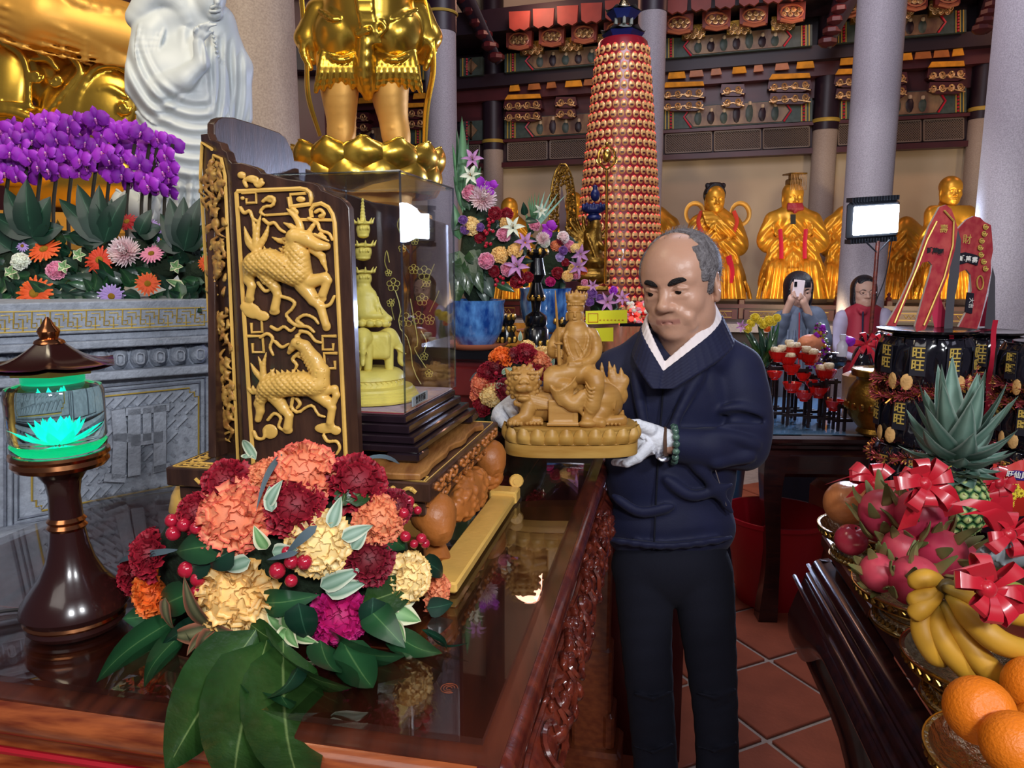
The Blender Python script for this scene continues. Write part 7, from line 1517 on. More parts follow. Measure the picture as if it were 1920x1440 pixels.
# ## middle altar table with blue glass top
def table_box(name,label,c,rz,L_,W_,zt,mk='rosewood',legs=True,glass='table_glass',ap=.12):
 t=thing(name,label,'table',(c[0],c[1],0));rm=Euler((0,0,R(rz))).to_matrix();T=lambda x,y,z:Vector((c[0],c[1],0))+rm@Vector((x,y,z))
 b=MB();b.box(T(0,0,zt-.03),(L_,W_,.04),rot=rm,bev=.012);b.build('tabletop',mk,t)
 if glass:b=MB();b.box(T(0,0,zt-.0045),(L_-.03,W_-.03,.009),rot=rm);b.build('glass_top',glass,t,sharp=30)
 b=MB();b.box(T(0,0,zt-.065),(L_-.06,W_-.06,.03),rot=rm,bev=.008);b.build('waist',mk,t)
 b=MB();b.box(T(0,0,zt-.08-ap/2),(L_-.01,W_-.01,ap),rot=rm,bev=.02);b.build('apron',mk,t)
 if legs:
  for sx in(-1,1):
   for sy in(-1,1):
    b=MB();b.tube(bez([T(sx*(L_/2-.06),sy*(W_/2-.06),zt-.09),T(sx*(L_/2-.045),sy*(W_/2-.045),zt-.25),T(sx*(L_/2-.075),sy*(W_/2-.075),.3),T(sx*(L_/2-.06),sy*(W_/2-.06),.0)],12),[.075,.072,.068,.062,.056,.05,.047,.045,.046,.05,.056,.06],4,up=rm@Vector((1,1,0)));b.build('leg',mk,t,sharp=30)
 return t,T
ft,FT=table_box('offering_table','dark rosewood table with a blue reflecting glass top behind the man',(1.79,3.66),-3,1.3,.98,.89,'rosewood_dark',glass='blue_glass')
MB().box(FT(0,0,.8855),(1.26,.94,.003),rot=(0,0,-3)).build('reflection_sheet','blue_reflection',ft)  # pale blue sheet stands in for the floodlight mirrored in the glass
ZF=.89
rk=thing('stepped_rack','stepped black wooden rack holding small red bowls on the blue glass table','rack',tuple(PZ(1500,800,ZF)))
def rp(u,v,Y):return P(u,v,Y)
steps=[(1444,1478,690,3.42),(1482,1518,694,3.38),(1520,1546,720,3.33),(1550,1572,716,3.3),(1574,1590,762,3.26)]
for i,(u0,u1,vt,Y)in enumerate(steps):
 for dy in(0,.16):
  for u in(u0,u1-4):
   a=P(u,vt-6,Y);b=MB();b.box((a.x,Y+dy,(a.z+ZF)/2),(.013,.013,a.z-ZF),bev=.002);b.build('post','rack_wood',rk)
 a,c=P(u0,vt,Y),P(u1,vt,Y)
 for dy in(0,.16):b=MB();b.box(((a.x+c.x)/2,Y+dy,a.z),(c.x-a.x+.02,.012,.012));b.box(((a.x+c.x)/2,Y+dy,ZF+.05),(c.x-a.x+.05,.012,.014));b.build('rail','rack_wood',rk)
 b=MB();b.box(((a.x+c.x)/2,Y+.08,a.z-.008),(c.x-a.x,.15,.006));b.build('shelf','rack_wood',rk)
def bowlmesh():
 b=MB();b.lathe([(.45,0),(.5,.06),(.42,.1),(.62,.2),(.85,.45),(1,.8),(1.05,.84),(.98,.84),(.8,.5),(.5,.25),(.01,.2)],n=20)
 b.v=[(x,y,z*1.35)for x,y,z in b.v]
 for k in range(12):a=k*pi/6;b.tube([(.66*math.cos(a),.66*math.sin(a),.3),(1.0*math.cos(a),1.0*math.sin(a),1.05)],.04,4)
 me=b.mesh('bowl');me.materials.append(M['bowl_red']);return me
BW=bowlmesh()
rd=random.Random(14);BL=['leftmost red bowl with buns on the rack','second red bowl from the left with buns, front of the pair','topmost red bowl with buns on the rack','widest red bowl with buns in the rack middle','small red bowl tucked behind the bun bowls','lower right red bowl with a greenish bun','deep red bowl just below the front pair of bun bowls','empty red bowl low at the left of the rack','empty red bowl low in the middle of the rack','empty red bowl on the fourth step, wider than its neighbours','red bowl in shadow at the far left under the top shelf','empty red bowl at the lowest right step','red bowl behind the middle post of the rack','smallest red bowl between the middle posts']
bowls=[(1458,664,17,1),(1477,672,16,1),(1484,655,17,1),(1518,670,19,1),(1502,660,10,0),(1547,700,19,1),(1483,688,16,0),(1484,722,17,0),(1507,738,16,0),(1534,732,19,0),(1452,698,14,0),(1563,756,18,0),(1505,700,14,0),(1520,712,12,0)]
for i,(u,v,r,bun)in enumerate(bowls):
 Y=3.42-(v-655)*.0012;s_=S(u,v,Y);c=P(u,v+14,Y);t=thing('red_bowl',BL[i],'bowl',tuple(c),'red bowls on the rack');place(BW,'bowl',None,t,Matrix.Translation(c)@Matrix.Scale(r*s_,4))
 if bun:
  for k in range(3):
   bt=thing('bun','pale wrinkled bun heaped in the '+BL[i].split(' with')[0],'bun',tuple(c+Vector((0,0,r*s_*.6))),'buns in the red bowls');sd=SDF((-1.6,-1.6,-1.2),(1.6,1.6,1.6),.16)
   sd.e((0,0,0),(1,1,.8),k=.2);[sd.e((.75*math.cos(q),.75*math.sin(q),.3),(.3,.3,.45),k=.25)for q in(0,1.3,2.6,3.9,5.2)]
   a=k*2.1+i;q=c+Vector((math.cos(a)*r*.42*s_,math.sin(a)*r*.42*s_,r*s_*(1.25+.25*(k==0))));rr_=r*s_*.48
   sd.build('wrinkled_skin','bun',bt,fr=lambda V,q=q,rr_=rr_:np.asarray(V)*rr_+np.array(tuple(q)))
vY=3.5;c=P(1428,740,vY);t=thing('glass_vase','clear glass vase of yellow flowers right behind the man shoulder','vase',(c.x,vY,ZF));b=MB();b.lathe([(.045,ZF),(.05,ZF+.01),(.045,ZF+.1),(.06,P(1428,668,vY).z)],(c.x,vY,0),20,cap=False);b.build('vessel','crystal_glass',t)
fv=Fr(vY);rd=random.Random(15)
for i in range(34):
 u=rd.uniform(1390,1464);v=rd.uniform(600,650);b=MB();leaf(b,fv(1428+rd.uniform(-8,8),690,rd.uniform(-8,8)),fv(u,v,rd.uniform(-20,20)),11*fv.s,(0,-1,.2));b.build('leaf',rd.choice(['leaf_dark','leaf_olive','leaf_deep']),t)
for i,(u,v,r,mk)in enumerate(((1416,596,8,'p_yellowflower'),(1408,606,7,'p_yellowflower'),(1442,602,9,'p_yellowflower'),(1457,596,7,'p_yellowflower'),(1432,608,8,'p_yellowflower'),(1424,602,6,'p_yellowflower'),(1438,616,6,'p_orange'),(1450,604,6,'p_yellowflower'),(1402,616,7,'p_yellowflower'))):flower(CARN[i%3],'chrysanthemum',mk,t,fv(u,v,-22),(0,-1,.4),r*fv.s*1.2)
flower(LILY,'lily','p_lily',t,fv(1392,612,-18),(-.6,-1,.2),12*fv.s)
cY=3.2;c=P(1645,745,cY);t=thing('bronze_censer','round dark bronze incense urn with a broad rim behind the snack tower','censer',(c.x,cY,ZF));s_=S(1645,700,cY)
b=MB();b.lathe([(28*s_,ZF),(34*s_,ZF+.012),(30*s_,ZF+.03),(48*s_,ZF+.08),(54*s_,ZF+.14),(50*s_,ZF+.2),(38*s_,ZF+.24),(40*s_,ZF+.255),(47*s_,ZF+.26),(49*s_,ZF+.285),(47*s_,ZF+.29),(40*s_,ZF+.28)],(c.x,cY,0),40);b.build('urn','gold_dark',t)
for k in range(20):
 a=k*pi/10;b=MB();b.ell((c.x+53*s_*math.cos(a),cY+53*s_*math.sin(a),ZF+.13),(.013,.013,.02),n=6,m=4);b.build('relief','brass',t)
def bow(b,c,d,s_,n=6,seed=1,mi=0):
 rd=random.Random(seed);d=Vector(d).normalized();u=d.orthogonal().normalized();w_=d.cross(u)
 for i in range(n):
  a=2*pi*i/n+rd.uniform(-.2,.2);o=u*math.cos(a)+w_*math.sin(a);L_=s_*rd.uniform(.8,1.15);sd=d.cross(o);tw=rd.uniform(-.3,.3)
  def f(p,q,o=o,sd=sd,L_=L_,tw=tw):th=p*2*pi;r_=L_*(.5-.5*math.cos(th));h=L_*.38*math.sin(th);return tuple(Vector(c)+o*r_+d*(h*.8+L_*.3*(r_/L_))+sd*((q-.5)*s_*.5*(.25+.75*r_/L_)+tw*r_))
  b.grid(f,13,3,mi)
 return b
def tails(b,c,ends,wd,mi=0):
 for e in ends:
  p=bez([Vector(c),(Vector(c)+Vector(e))/2+Vector((0,-.01,.02)),Vector(e)],8);b.grid(lambda u,v:tuple(p[int(u*7+.001)]+Vector((wd*(v-.5),0,.3*wd*(v-.5)))),8,2,mi)
 return b
for i,(u,v,r,lab)in enumerate(((1622,668,26,'cellophane gift basket with a red bow, left of the pair'),(1650,664,24,'cellophane gift basket with a red bow beside the card frames'))):
 Y=3.7+.28*i;f_=Fr(Y);t=thing('gift_basket',lab,'gift',tuple(f_(u,v+30)));MB().lathe([(.09,ZF),(.1,f_(u,v+36).z),(.07,f_(u,v+30).z)],(f_(u,v).x,Y,0),16).build('basket','slab_wood',t);s=SDF((u-40,v-50,-40),(u+40,v+50,40),2);s.e((u,v+10,0),(r,34,r),k=4);s.c((u,v-20,0),(u,v-32,0),5,12,k=6)
 [s.ch([(u+r*math.cos(a),v+20,r*math.sin(a)),(u,v-20,0)],4,k=3)for a in np.linspace(0,6,9)];s.build('wrap','black_film',t,fr=f_)
 b=MB();bow(b,f_(u,v-22,-14),(0,-1,.4),.055,6,i);tails(b,f_(u,v-22,-14),[f_(u-22,v+10,-30),f_(u+24,v+24,-30),f_(u-30,v+26,-30)],.02);b.build('bow','ribbon',t)
f_=Fr(3.6);t=thing('beaded_garland_tree','little tree of violet, gold and green beads behind the stepped rack','ornament',tuple(f_(1540,700)));rd=random.Random(6);bb={}
for i in range(220):
 v=rd.uniform(608,690);w_=8+(v-608)*.2;k=rd.choice(['p_orchid','gold_wall','leaf_olive','steel','p_orchid']);bb.setdefault(k,MB()).ell(f_(1538+rd.uniform(-w_,w_),v,rd.uniform(-w_,w_)),(rd.uniform(.005,.012),)*3,n=6,m=4)
for k,b in bb.items():stuff(b.build('beads',k,t))
rd=random.Random(8)
for i,(u,v,r,mk,lab)in enumerate(((1565,676,24,'cellophane','clear film-wrapped parcel between the buns and the censer'),(1520,645,26,'p_salmon','pinkish heap of wrapped sweets behind the buns'),(1590,640,14,'p_orchid','bright violet ribbon flower behind the film-wrapped parcel'))):
 s=SDF((u-40,v-34,-40),(u+40,v+34,40),1.6);s.e((u,v,0),(r,r*.7,r),k=4)
 for k in range(14):a=rd.uniform(0,6.28);s.ch([(u+r*.9*math.cos(a),v+r*.6*math.sin(a),-r*.4),(u+r*.3*math.cos(a+1),v+r*.2*math.sin(a+1),-r*.9)],2.4,k=1.5)
 tag(s.build('wrapped_parcel' if i<2 else'ribbon_flower','black_film' if i==0 else mk,fr=f_),lab,'parcel' if i<2 else'ribbon')
b=MB();c=P(1578,668,3.4);b.lathe([(.022,0),(.024,.05),(.012,.07),(.012,.08),(.014,.08),(.014,.1),(.001,.1)],c,14);tag(b.build('small_bottle','plastic_clear'),'tiny bottle with orange label behind the stepped rack','bottle')
# ## things on the floor under the middle table
def pail(name,label,c,r0,r1,h,mk,cat='bucket'):
 b=MB();b.lathe([(r0,0),(r1,h),(r1+.012,h),(r1+.012,h-.02),(r1-.004,h-.01),(r0-.01,.012),(.001,.012)],(c[0],c[1],0),40);return tag(b.build(name,mk),label,cat)
c=PZ(1440,1120,0);pail('red_bucket','large red plastic tub on the tiles under the middle table',(c.x+.02,c.y),.17,.245,.44,'bucket_red')
pail('blue_bucket','blue plastic bucket behind the red tub',(1.12,3.98),.12,.16,.62,'bucket_blue')
b=MB();c=Vector((1.78,3.55,0));b.box(c+Vector((0,0,.28)),(.5,.36,.56),rot=(0,0,10),bev=.03);tag(b.build('cardboard_box','saucer_clay'),'tan box standing under the middle table beside the red tub','box')
t=thing('vinyl_stool_cover','cream folded cloth heap on the tiles by the far table leg','cloth',(1.62,3.1,0));b=MB();b.grid(lambda u,v:(1.5+.3*u,3.05+.25*v,.012+.02*math.sin(u*9)*math.sin(v*7)),10,8);b.build('cloth','label_slate',t)
# ## right offering table
A0,A1=PZ(1540,1000,1.0),PZ(1800,1380,1.0);rv=(A0-A1).normalized();ru=Vector((rv.y,-rv.x,0));ZR=1.0
def RT(a,c,z):p=A1+rv*c+ru*a;return Vector((p.x,p.y,z))
t=thing('offering_table','dark rosewood offering table crowded with fruit at the right edge','table',tuple(RT(.5,.3,0)));rt=t;RM=Matrix((ru,rv,Vector((0,0,1)))).transposed()
L0,L1=-.75,(A0-A1).length+.0
def rbox(b,a0,a1,c0,c1,z0,z1,mi=0,bev=.004):b.box(RT((a0+a1)/2,(c0+c1)/2,(z0+z1)/2),(a1-a0,c1-c0,z1-z0),rot=RM,mi=mi,bev=bev);return b
rbox(MB(),0,1.4,L0,L1,ZR-.03,ZR).build('tabletop','table_inlay',t);rbox(MB(),.03,1.4,L0,L1-.03,ZR-.06,ZR-.031).build('waist','rosewood_dark',t)
pr=[(-.0,-.06),(-.03,-.066),(-.04,-.085),(-.03,-.095),(-.05,-.10),(-.055,-.12),(-.07,-.16),(-.085,-.21),(-.08,-.26),(-.06,-.30)]
def rap(s,e,side):
 x=e*9;i=min(int(x),8);f=x-i;o=lerp(pr[i][0],pr[i+1][0],f);z=lerp(pr[i][1],pr[i+1][1],f);
 if e>.55:d=s*(L1-L0);z+=(e-.55)*.32*(.5-.5*math.cos(min(1,min(d,L1-L0-d)/.35)*pi))
 return RT(o+.02,L0+s*(L1-L0),ZR+z)if side else RT(s*1.4,L1-o-.02,ZR+z)
MB().grid(lambda s,e:rap(s,e,1),50,22).build('side_apron','rosewood_dark',t,sharp=60);MB().grid(lambda s,e:rap(s,e,0),30,22).build('end_apron','rosewood_dark',t,sharp=60)
for cx_,cy_ in((.07,L1-.09),(1.3,L1-.05),(.0,L0+.05)):
 pts=[RT(cx_+o,cy_-o*.5,z)for o,z in((-.02,.92),(-.045,.84),(-.04,.74),(.01,.6),(.04,.45),(.045,.28),(.02,.12),(.0,0))];MB().tube(bez(pts,18),[.05,.062,.07,.072,.07,.068,.062,.056,.05,.046,.043,.042,.042,.044,.048,.052,.055,.055],8,up=ru).build('leg','rosewood_dark',t,sharp=60)
for a in(-.03,.0):b=MB();b.tube([RT(a-.02,L0,ZR-.088+a),RT(a-.02,L1+.02,ZR-.088+a)],.005,6);b.build('bead_moulding','rosewood_dark',t)
def fbowl(u,v,Y,hw,label,zb=ZR):
 c=P(u,v,Y);r=hw*S(u,v,Y);t=thing('footed_bowl',label,'bowl',(c.x,Y,zb));x,y=c.x,Y
 b=MB();b.lathe([(r*.72,zb),(r*.74,zb+.006),(r*.66,zb+.012),(r*.6,zb+.03),(r*.7,zb+.034),(r*.92,zb+.05),(r,zb+.068),(r*1.03,zb+.072),(r*.98,zb+.072),(r*.86,zb+.054),(r*.5,zb+.042),(.001,zb+.04)],(x,y,0),48);b.build('dish','silver_filigree',t)
 b=MB()
 for k in range(44):
  a=2*pi*k/44;a2=a+.07;b.ell((x+r*1.0*math.cos(a),y+r*1.0*math.sin(a),zb+.062),(.0042,.0042,.0055),n=5,m=4);b.ell((x+r*.70*math.cos(a),y+r*.70*math.sin(a),zb+.014),(.004,.004,.0055),n=5,m=4)
  b.tube([(x+r*.97*math.cos(a),y+r*.97*math.sin(a),zb+.055),(x+r*1.02*math.cos(a2),y+r*1.02*math.sin(a2),zb+.062),(x+r*1.02*math.cos(a),y+r*1.02*math.sin(a),zb+.07)],.0012,3)
 for z_,k in((.071,1.035),(.053,.96),(.004,.75),(.024,.64)):b.tube([(x+r*k*math.cos(a),y+r*k*math.sin(a),zb+z_)for a in np.linspace(0,6.283,48,endpoint=False)],.0018,5,closed=True)
 stuff(b.build('filigree','brass',t));return Vector((x,y,zb+.045)),r
def orb(name,label,cat,c,r,mk,dent=.06,grp=None,tilt=(0,0,1),stem=True,sq=.94):
 t=thing(name,label,cat,tuple(c-Vector((0,0,r))),grp);b=MB();b.lathe([(max(.0005,r*math.sin(a)**.92 if math.sin(a)>0 else .0005),-r*sq*math.cos(a)+(r*dent*max(0,(a-2.7))*-4 if a>2.7 else 0))for a in np.linspace(.001,pi-.001,22)],n=30)
 b.merge(MB());X=aim(c,tilt);b.v=[tuple(X@Vector(p))for p in b.v];b.build('skin',mk,t)
 if stem:b=MB();q=X@Vector((0,0,r*(sq-.1)));b.tube([q-Vector(tilt).normalized()*r*.05,q+Vector(tilt).normalized()*r*.08],r*.06,6);b.build('stalk','stem_dark',t)
 return t
c,r=fbowl(1930,1405,.76,168,'footed filigree bowl of oranges nearest the camera')
for(u,v,Y,px,lab,tl)in((1836,1332,.80,62,'whole orange at the left of the nearest bowl',(-.1,-.6,.5)),(1905,1398,.74,62,'orange in front in the nearest bowl, lowest in the picture',(.1,-.8,.35)),(1942,1290,.86,58,'orange cut by the right edge, behind the other two',(.3,-.3,.8)),(1965,1370,.82,60,'orange barely showing at the right picture edge',(.3,-.3,.8))):orb('orange',lab,'fruit',P(u,v,Y),px*S(u,v,Y),'orange_peel',grp='oranges in the nearest bowl',tilt=tl,stem=False)
fbowl(1850,1240,.98,140,'footed filigree bowl under the bananas')
fbowl(1740,1125,1.22,128,'footed filigree bowl under the dragon fruit')
fbowl(1625,1010,1.52,84,'footed filigree bowl under the pomelo and red apple')
orb('pomelo','large orange-brown pomelo at the far end of the fruit table','fruit',P(1590,944,1.52),44*S(1590,944,1.52),'pomelo',stem=False);orb('pomelo','second pomelo behind, half hidden by the ribbon','fruit',P(1622,950,1.62),44*S(1590,944,1.6),'pomelo',stem=False)
orb('apple','shiny red apple at the front of the pomelo bowl','fruit',P(1596,1012,1.40),30*S(1596,1012,1.4),'apple',dent=.2,tilt=(.2,-.2,1));orb('apple','red apple hidden behind the dragon fruit','fruit',P(1650,985,1.42),34*S(1596,1012,1.4),'apple',dent=.2,tilt=(-.2,-.2,1))
def dragonfruit(u,v,Y,px,d,label,seed):
 rd=random.Random(seed);s_=S(u,v,Y)*px;X=aim(P(u,v,Y),d,s=s_);t=thing('dragon_fruit',label,'fruit',tuple(P(u,v+px,Y)),'dragon fruit');b=MB()
 b.lathe([(max(.001,math.sin(a)*(1-.10*math.cos(a))*(1+.0*a)),-1.15*math.cos(a))for a in np.linspace(.01,pi-.01,16)],n=20,cap=False);b.a=[min(1,max(0,(p[2]+1)/2))for p in b.v];b.v=[tuple(X@Vector(p))for p in b.v];b.build('skin','dragon_skin',t,sharp=0)
 for i in range(15):
  z=-.9+1.95*i/14;a=i*2.4+rd.uniform(-.2,.2);q=math.sqrt(max(.02,1-(z/1.18)**2));p0=Vector((q*math.cos(a),q*math.sin(a),z));o=Vector((math.cos(a),math.sin(a),0));L_=rd.uniform(.5,.8)*(1.35 if i>11 else 1)
  pts=[p0-Vector((0,0,.25))-o*.12,p0+o*.06,p0+o*.22+Vector((0,0,L_*.5)),p0+o*(.30+rd.uniform(-.1,.25))+Vector((0,0,L_))];pts=bez(pts,8);b=MB();b.tube(pts,[.12,.24,.27,.25,.21,.17,.12,.05],6,flat=.4,up=o,t=[k/7 for k in range(8)for _ in range(6)]);b.v=[tuple(X@Vector(p))for p in b.v];b.build('scale','dragon_scale',t)
for i,a in enumerate(((1655,965,1.30,42,(-.3,-.1,1),'dragon fruit with smooth magenta skin at the upper left of the pile'),(1728,972,1.25,48,(-.25,-.1,1),'largest dragon fruit on top of the pile, under the bow'),(1650,1075,1.14,36,(-.5,-.6,.6),'dragon fruit at the lower left of the pile'),(1712,1090,1.10,44,(.1,-.5,.9),'dragon fruit at the front centre of the pile'),(1760,1040,1.2,44,(.6,-.4,.5),'dragon fruit on the right, scales pointing right'),(1690,1030,1.24,36,(-.3,-.6,.5),'dragon fruit in the middle of the pile'),(1800,1060,1.26,40,(.7,-.1,.6),'dragon fruit at the far right of the pile behind the bananas'))):dragonfruit(*a[:5],a[5],i+3)
fb=Fr(.98)
bn=thing('banana_bunch','bunch of yellow bananas tied with a red bow in the second bowl','bananas',tuple(fb(1850,1240)))
for i,(pts,mk)in enumerate((([(1790,1110,-10),(1840,1190,-60),(1900,1255,-90),(2010,1290,-80)],'banana'),([(1800,1100,-20),(1850,1150,-80),(1910,1195,-110),(2000,1215,-100)],'banana'),([(1790,1085,-20),(1880,1120,-60),(1960,1140,-70),(2040,1130,-60)],'banana'),([(1780,1110,0),(1790,1180,-40),(1850,1250,-60),(1900,1280,-50)],'banana'),([(1775,1105,10),(1755,1150,-10),(1770,1200,-30),(1800,1235,-30)],'banana'),([(1800,1080,20),(1760,1070,0),(1730,1085,10)],'banana'),([(1800,1090,10),(1760,1105,-10),(1726,1118,-5)],'banana'),([(1800,1085,0),(1755,1125,-20),(1734,1145,-15)],'banana'),([(1810,1080,10),(1880,1090,0),(1960,1100,0)],'banana_green'))):
 n_=14;p=[fb(q.x-26,q.y+14,q.z)for q in bez(pts,n_)];lg=i<5 or i==8;r0=(27 if lg else 22)*fb.s;b=MB();b.tube(p,[r0*k for k in np.interp(np.linspace(0,1,n_),[0,.08,.22,.5,.85,.95,1],[.35,.42,.85,1.08,.9,.45,.25])],10 if 0 else 6,t=[k/(n_-1)for k in range(n_)for _ in range(6)]);o=b.build('banana',mk,bn,sharp=0);md=o.modifiers.new('round','SUBSURF');md.levels=md.render_levels=1
s=SDF((1740,1075,-40),(1810,1135,40),2.5);s.e((1774,1104,0),(22,20,20),k=4);s.build('crown','banana',bn,fr=fb)
fp=Fr(1.36);cP=(1795,938);t=thing('pineapple','pineapple with a large grey-green leaf crown and ribbons in the fruit display','fruit',tuple(fp(1800,985)))
b=MB();s_=fp.s;c=fp(1800,945);RX,RZ_=48*s_,66*s_
b.ell(c,(RX*.93,RX*.93,RZ_*.97),n=24,m=16);b.build('flesh_core','pine_skin',t)
def diam():
 b=MB();V=[(0,0,.38)]+[(math.cos(a)*(1 if i%2==0 else .82),math.sin(a)*(1 if i%2==0 else .82),0)for i,a in enumerate(np.linspace(0,2*pi,8,endpoint=False))]+[(math.cos(a)*.55,math.sin(a)*.55,.28)for a in np.linspace(0,2*pi,8,endpoint=False)]+[(0,.15,.75)]
 b.add(V,[(1+i,1+(i+1)%8,9+(i+1)%8,9+i)for i in range(8)]+[(9+i,9+(i+1)%8,0)for i in range(8)]+[(9,10,17),(10,11,17)],t=[.9]+[0]*8+[.75]*8+[1]);me=b.mesh('eye',sharp=0);me.materials.append(M['pine_skin']);return me
DM=diam()
for rr_ in range(11):
 ph=-1.2+rr_*.235
 for k in range(14):
  a=2*pi*(k+.5*(rr_%2))/14
  if math.sin(a)>.5:continue
  n_=Vector((math.cos(ph)*math.cos(a),math.cos(ph)*math.sin(a),math.sin(ph)));place(DM,'eye',None,t,aim(c+Vector((n_.x*RX*.95,n_.y*RX*.95,n_.z*RZ_*.98)),n_,s=.0105*(.55+.5*math.cos(ph))))
rd=random.Random(17);base=fp(1788,893)
for l in range(7):
 k=[9,10,9,8,7,6,4][l];el=[-.25,.1,.4,.72,.98,1.2,1.4][l];ln_=[.045,.07,.1,.13,.158,.17,.17][l];z_=l*.011
 for i in range(k):
  a=2*pi*(i+.5*(l%2))/k+rd.uniform(-.15,.15);e2=el+rd.uniform(-.1,.1);d=Vector((math.cos(a)*math.cos(e2),math.sin(a)*math.cos(e2),math.sin(e2)));A=base+Vector((math.cos(a)*.018,math.sin(a)*.018,z_));L_=ln_*rd.uniform(.85,1.12)
  b=MB();nn=Vector((-math.cos(a)*math.sin(e2),-math.sin(a)*math.sin(e2),math.cos(e2)));leaf(b,A,A+d*L_*.84,.050,nn,curl=-.12 if l<4 else-.06,fold=.5,pw=.42,nu=5,nv=8);b.build('leaf','pine_leaf',t,sharp=0)
for i,(u,v,Y,s_,n_,d,ends,lab)in enumerate(((1640,908,1.4,.048,8,(-.1,-1,.5),[(1600,930),(1690,935),(1560,905)],'red satin bow on the pomelos'),(1732,908,1.18,.047,8,(-.1,-1,.4),[(1790,965),(1695,885),(1700,990)],'large red satin bow above the dragon fruit'),(1850,1105,.88,.042,8,(0,-1,.5),[(1920,1150),(1800,1065),(1880,1165)],'red bow tied on the banana bunch'),(1890,1003,1.1,.042,8,(0,-1,.6),[(1820,960),(1800,940),(1930,1010)],'red bow on the wrapped tray at the right edge'),(1872,905,1.4,.034,7,(-.3,-1,.2),[(1880,1000),(1842,990),(1860,930)],'red bow hanging beside the pineapple crown'))):
 t=thing('ribbon_bow',lab,'bow',tuple(P(u,v,Y)));b=MB();bow(b,P(u,v,Y),d,s_,n_,i+5);b.build('loops','ribbon',t)
 for e in ends:b=MB();tails(b,P(u,v,Y),[P(e[0],e[1],Y-.01)],.03);b.build('tail','ribbon',t)
 b=MB();b.ell(P(u,v,Y-.01),(.012,.01,.012));b.build('knot','ribbon',t)
# ## snack towers wrapped in tinsel with card tops
def tinsel(cx,cy,r,z,tilt,n_,seed,parent,mk='tinsel'):
 rd=random.Random(seed);b=MB()
 for i in range(n_):
  a=rd.uniform(0,2*pi);p=Vector((cx+r*math.cos(a),cy+r*math.sin(a),z+tilt*math.cos(a)));d=Vector((rd.gauss(0,1),rd.gauss(0,1),rd.gauss(0,1))).normalized()*rd.uniform(.014,.028);sd=d.orthogonal().normalized()*.0015;b.add([p-sd,p+sd,p+d+sd,p+d-sd],[(0,1,2,3)],1 if rd.random()<.35 else 0)
 return stuff(b.build('tinsel',[mk,'tinsel_gold'],parent,sharp=0))
def snack_tower(u,Y,hw,vt,vb,label,tiers,seed):
 c=P(u,800,Y);r=hw*S(u,800,Y);t=thing('snack_tower',label,'snacks',(c.x,Y,P(u,vb,Y).z));rd=random.Random(seed);zt2,zb2=P(u,vt,Y).z,ZR+.012;H=(zt2-zb2)/tiers
 b=MB();b.lathe([(r*.8,zb2),(r*.8,zt2)],(c.x,Y,0),20);b.build('core','black_film',t)
 for j in range(tiers):
  z0=zb2+j*H;rj=r*(1.0+.06*(j==tiers-1));k=9
  for i in range(k):
   a=2*pi*i/k+j*.3;
   if math.sin(a)>.45:continue
   rt2=Euler((0,0,a+pi/2)).to_matrix();p=Vector((c.x+rj*.9*math.cos(a),Y+rj*.9*math.sin(a),z0+H*.5));wd=2*pi*rj/k*.98;b=MB()
   b.grid(lambda q,w_,p=p,rt2=rt2,wd=wd:tuple(p+rt2@Vector(((q-.5)*wd*(1-.12*(2*w_-1)**6),-.018*math.sin(pi*q)**.6*math.sin(pi*w_)**.5-.003*math.sin(q*31+w_*9),(w_-.5)*H*.95))),9,9);b.tube([p+rt2@Vector((-wd*.45,0,H*.46)),p+rt2@Vector((wd*.45,0,H*.46))],.003,4);pk_=b.build('snack_packet','black_film',t,sharp=0)
   q=p+rt2@Vector((0,-.0205,H*.08));b=MB();b.box(q+rt2@Vector((0,.001,0)),(wd*.5,.0012,H*.52),rot=rt2,bev=.0005);b.build('print_panel','card_black',pk_)
   if math.sin(a)<.2:
    xd=rt2@Vector((1,0,0))
    text('旺\n旺',loc=q+rt2@Vector((0,-.0012,H*.03)),size=min(wd*.42,H*.3),d=xd,depth=.0003,name='lettering',mk='print_gold',parent=pk_,bold=.0006)
   b=MB();b.ell(p+rt2@Vector((wd*.3*(-1)**i,-.017,-H*.3)),(wd*.2,.004,H*.15),rot=rt2,n=10,m=5);b.build('cracker_picture','cracker',pk_)
  tinsel(c.x,Y,rj*1.02,z0+H*.96 if j<tiers-1 else z0+H*.12,.035*(-1)**j,1700,seed+j,t)
 tinsel(c.x,Y,r*1.05,zb2+.01,.01,700,seed+20,t)
 return t,c,r,zt2
t1,c1,r1,zt1=snack_tower(1722,1.95,72,626,905,'tall tower of black snack packets with gold letters and tinsel behind the pineapple',3,40)
t3,c3,r3,zt3=snack_tower(1830,2.35,58,628,880,'second snack tower, farther back behind the red ribbon strip',3,60)
t2,c2,r2,zt2_=snack_tower(1945,1.9,66,640,880,'snack tower cut by the right edge of the picture',3,50)
for(tt,c_,r_,zz_,lab)in((t1,c1,r1,zt1,'round black tray on top of the nearer snack tower'),(t3,c3,r3,zt3,'round black tray on top of the farther snack tower')):
 b=MB();b.lathe([(r_*.9,zz_),(r_*1.15,zz_+.008),(r_*1.17,zz_+.014),(r_*1.1,zz_+.012),(.001,zz_+.006)],(c_.x,c_.y,0),32);tag(b.build('tray','black_lacquer'),lab,'tray')
b=MB();q=P(1690,935,1.75);b.lathe([(.05,ZR),(.06,ZR+.004),(.13,ZR+.03),(.135,ZR+.034),(.12,ZR+.032),(.001,ZR+.01)],(c1.x,c1.y,0),36);tag(b.build('silver_plate','steel'),'silver plate under the nearer snack tower','plate')
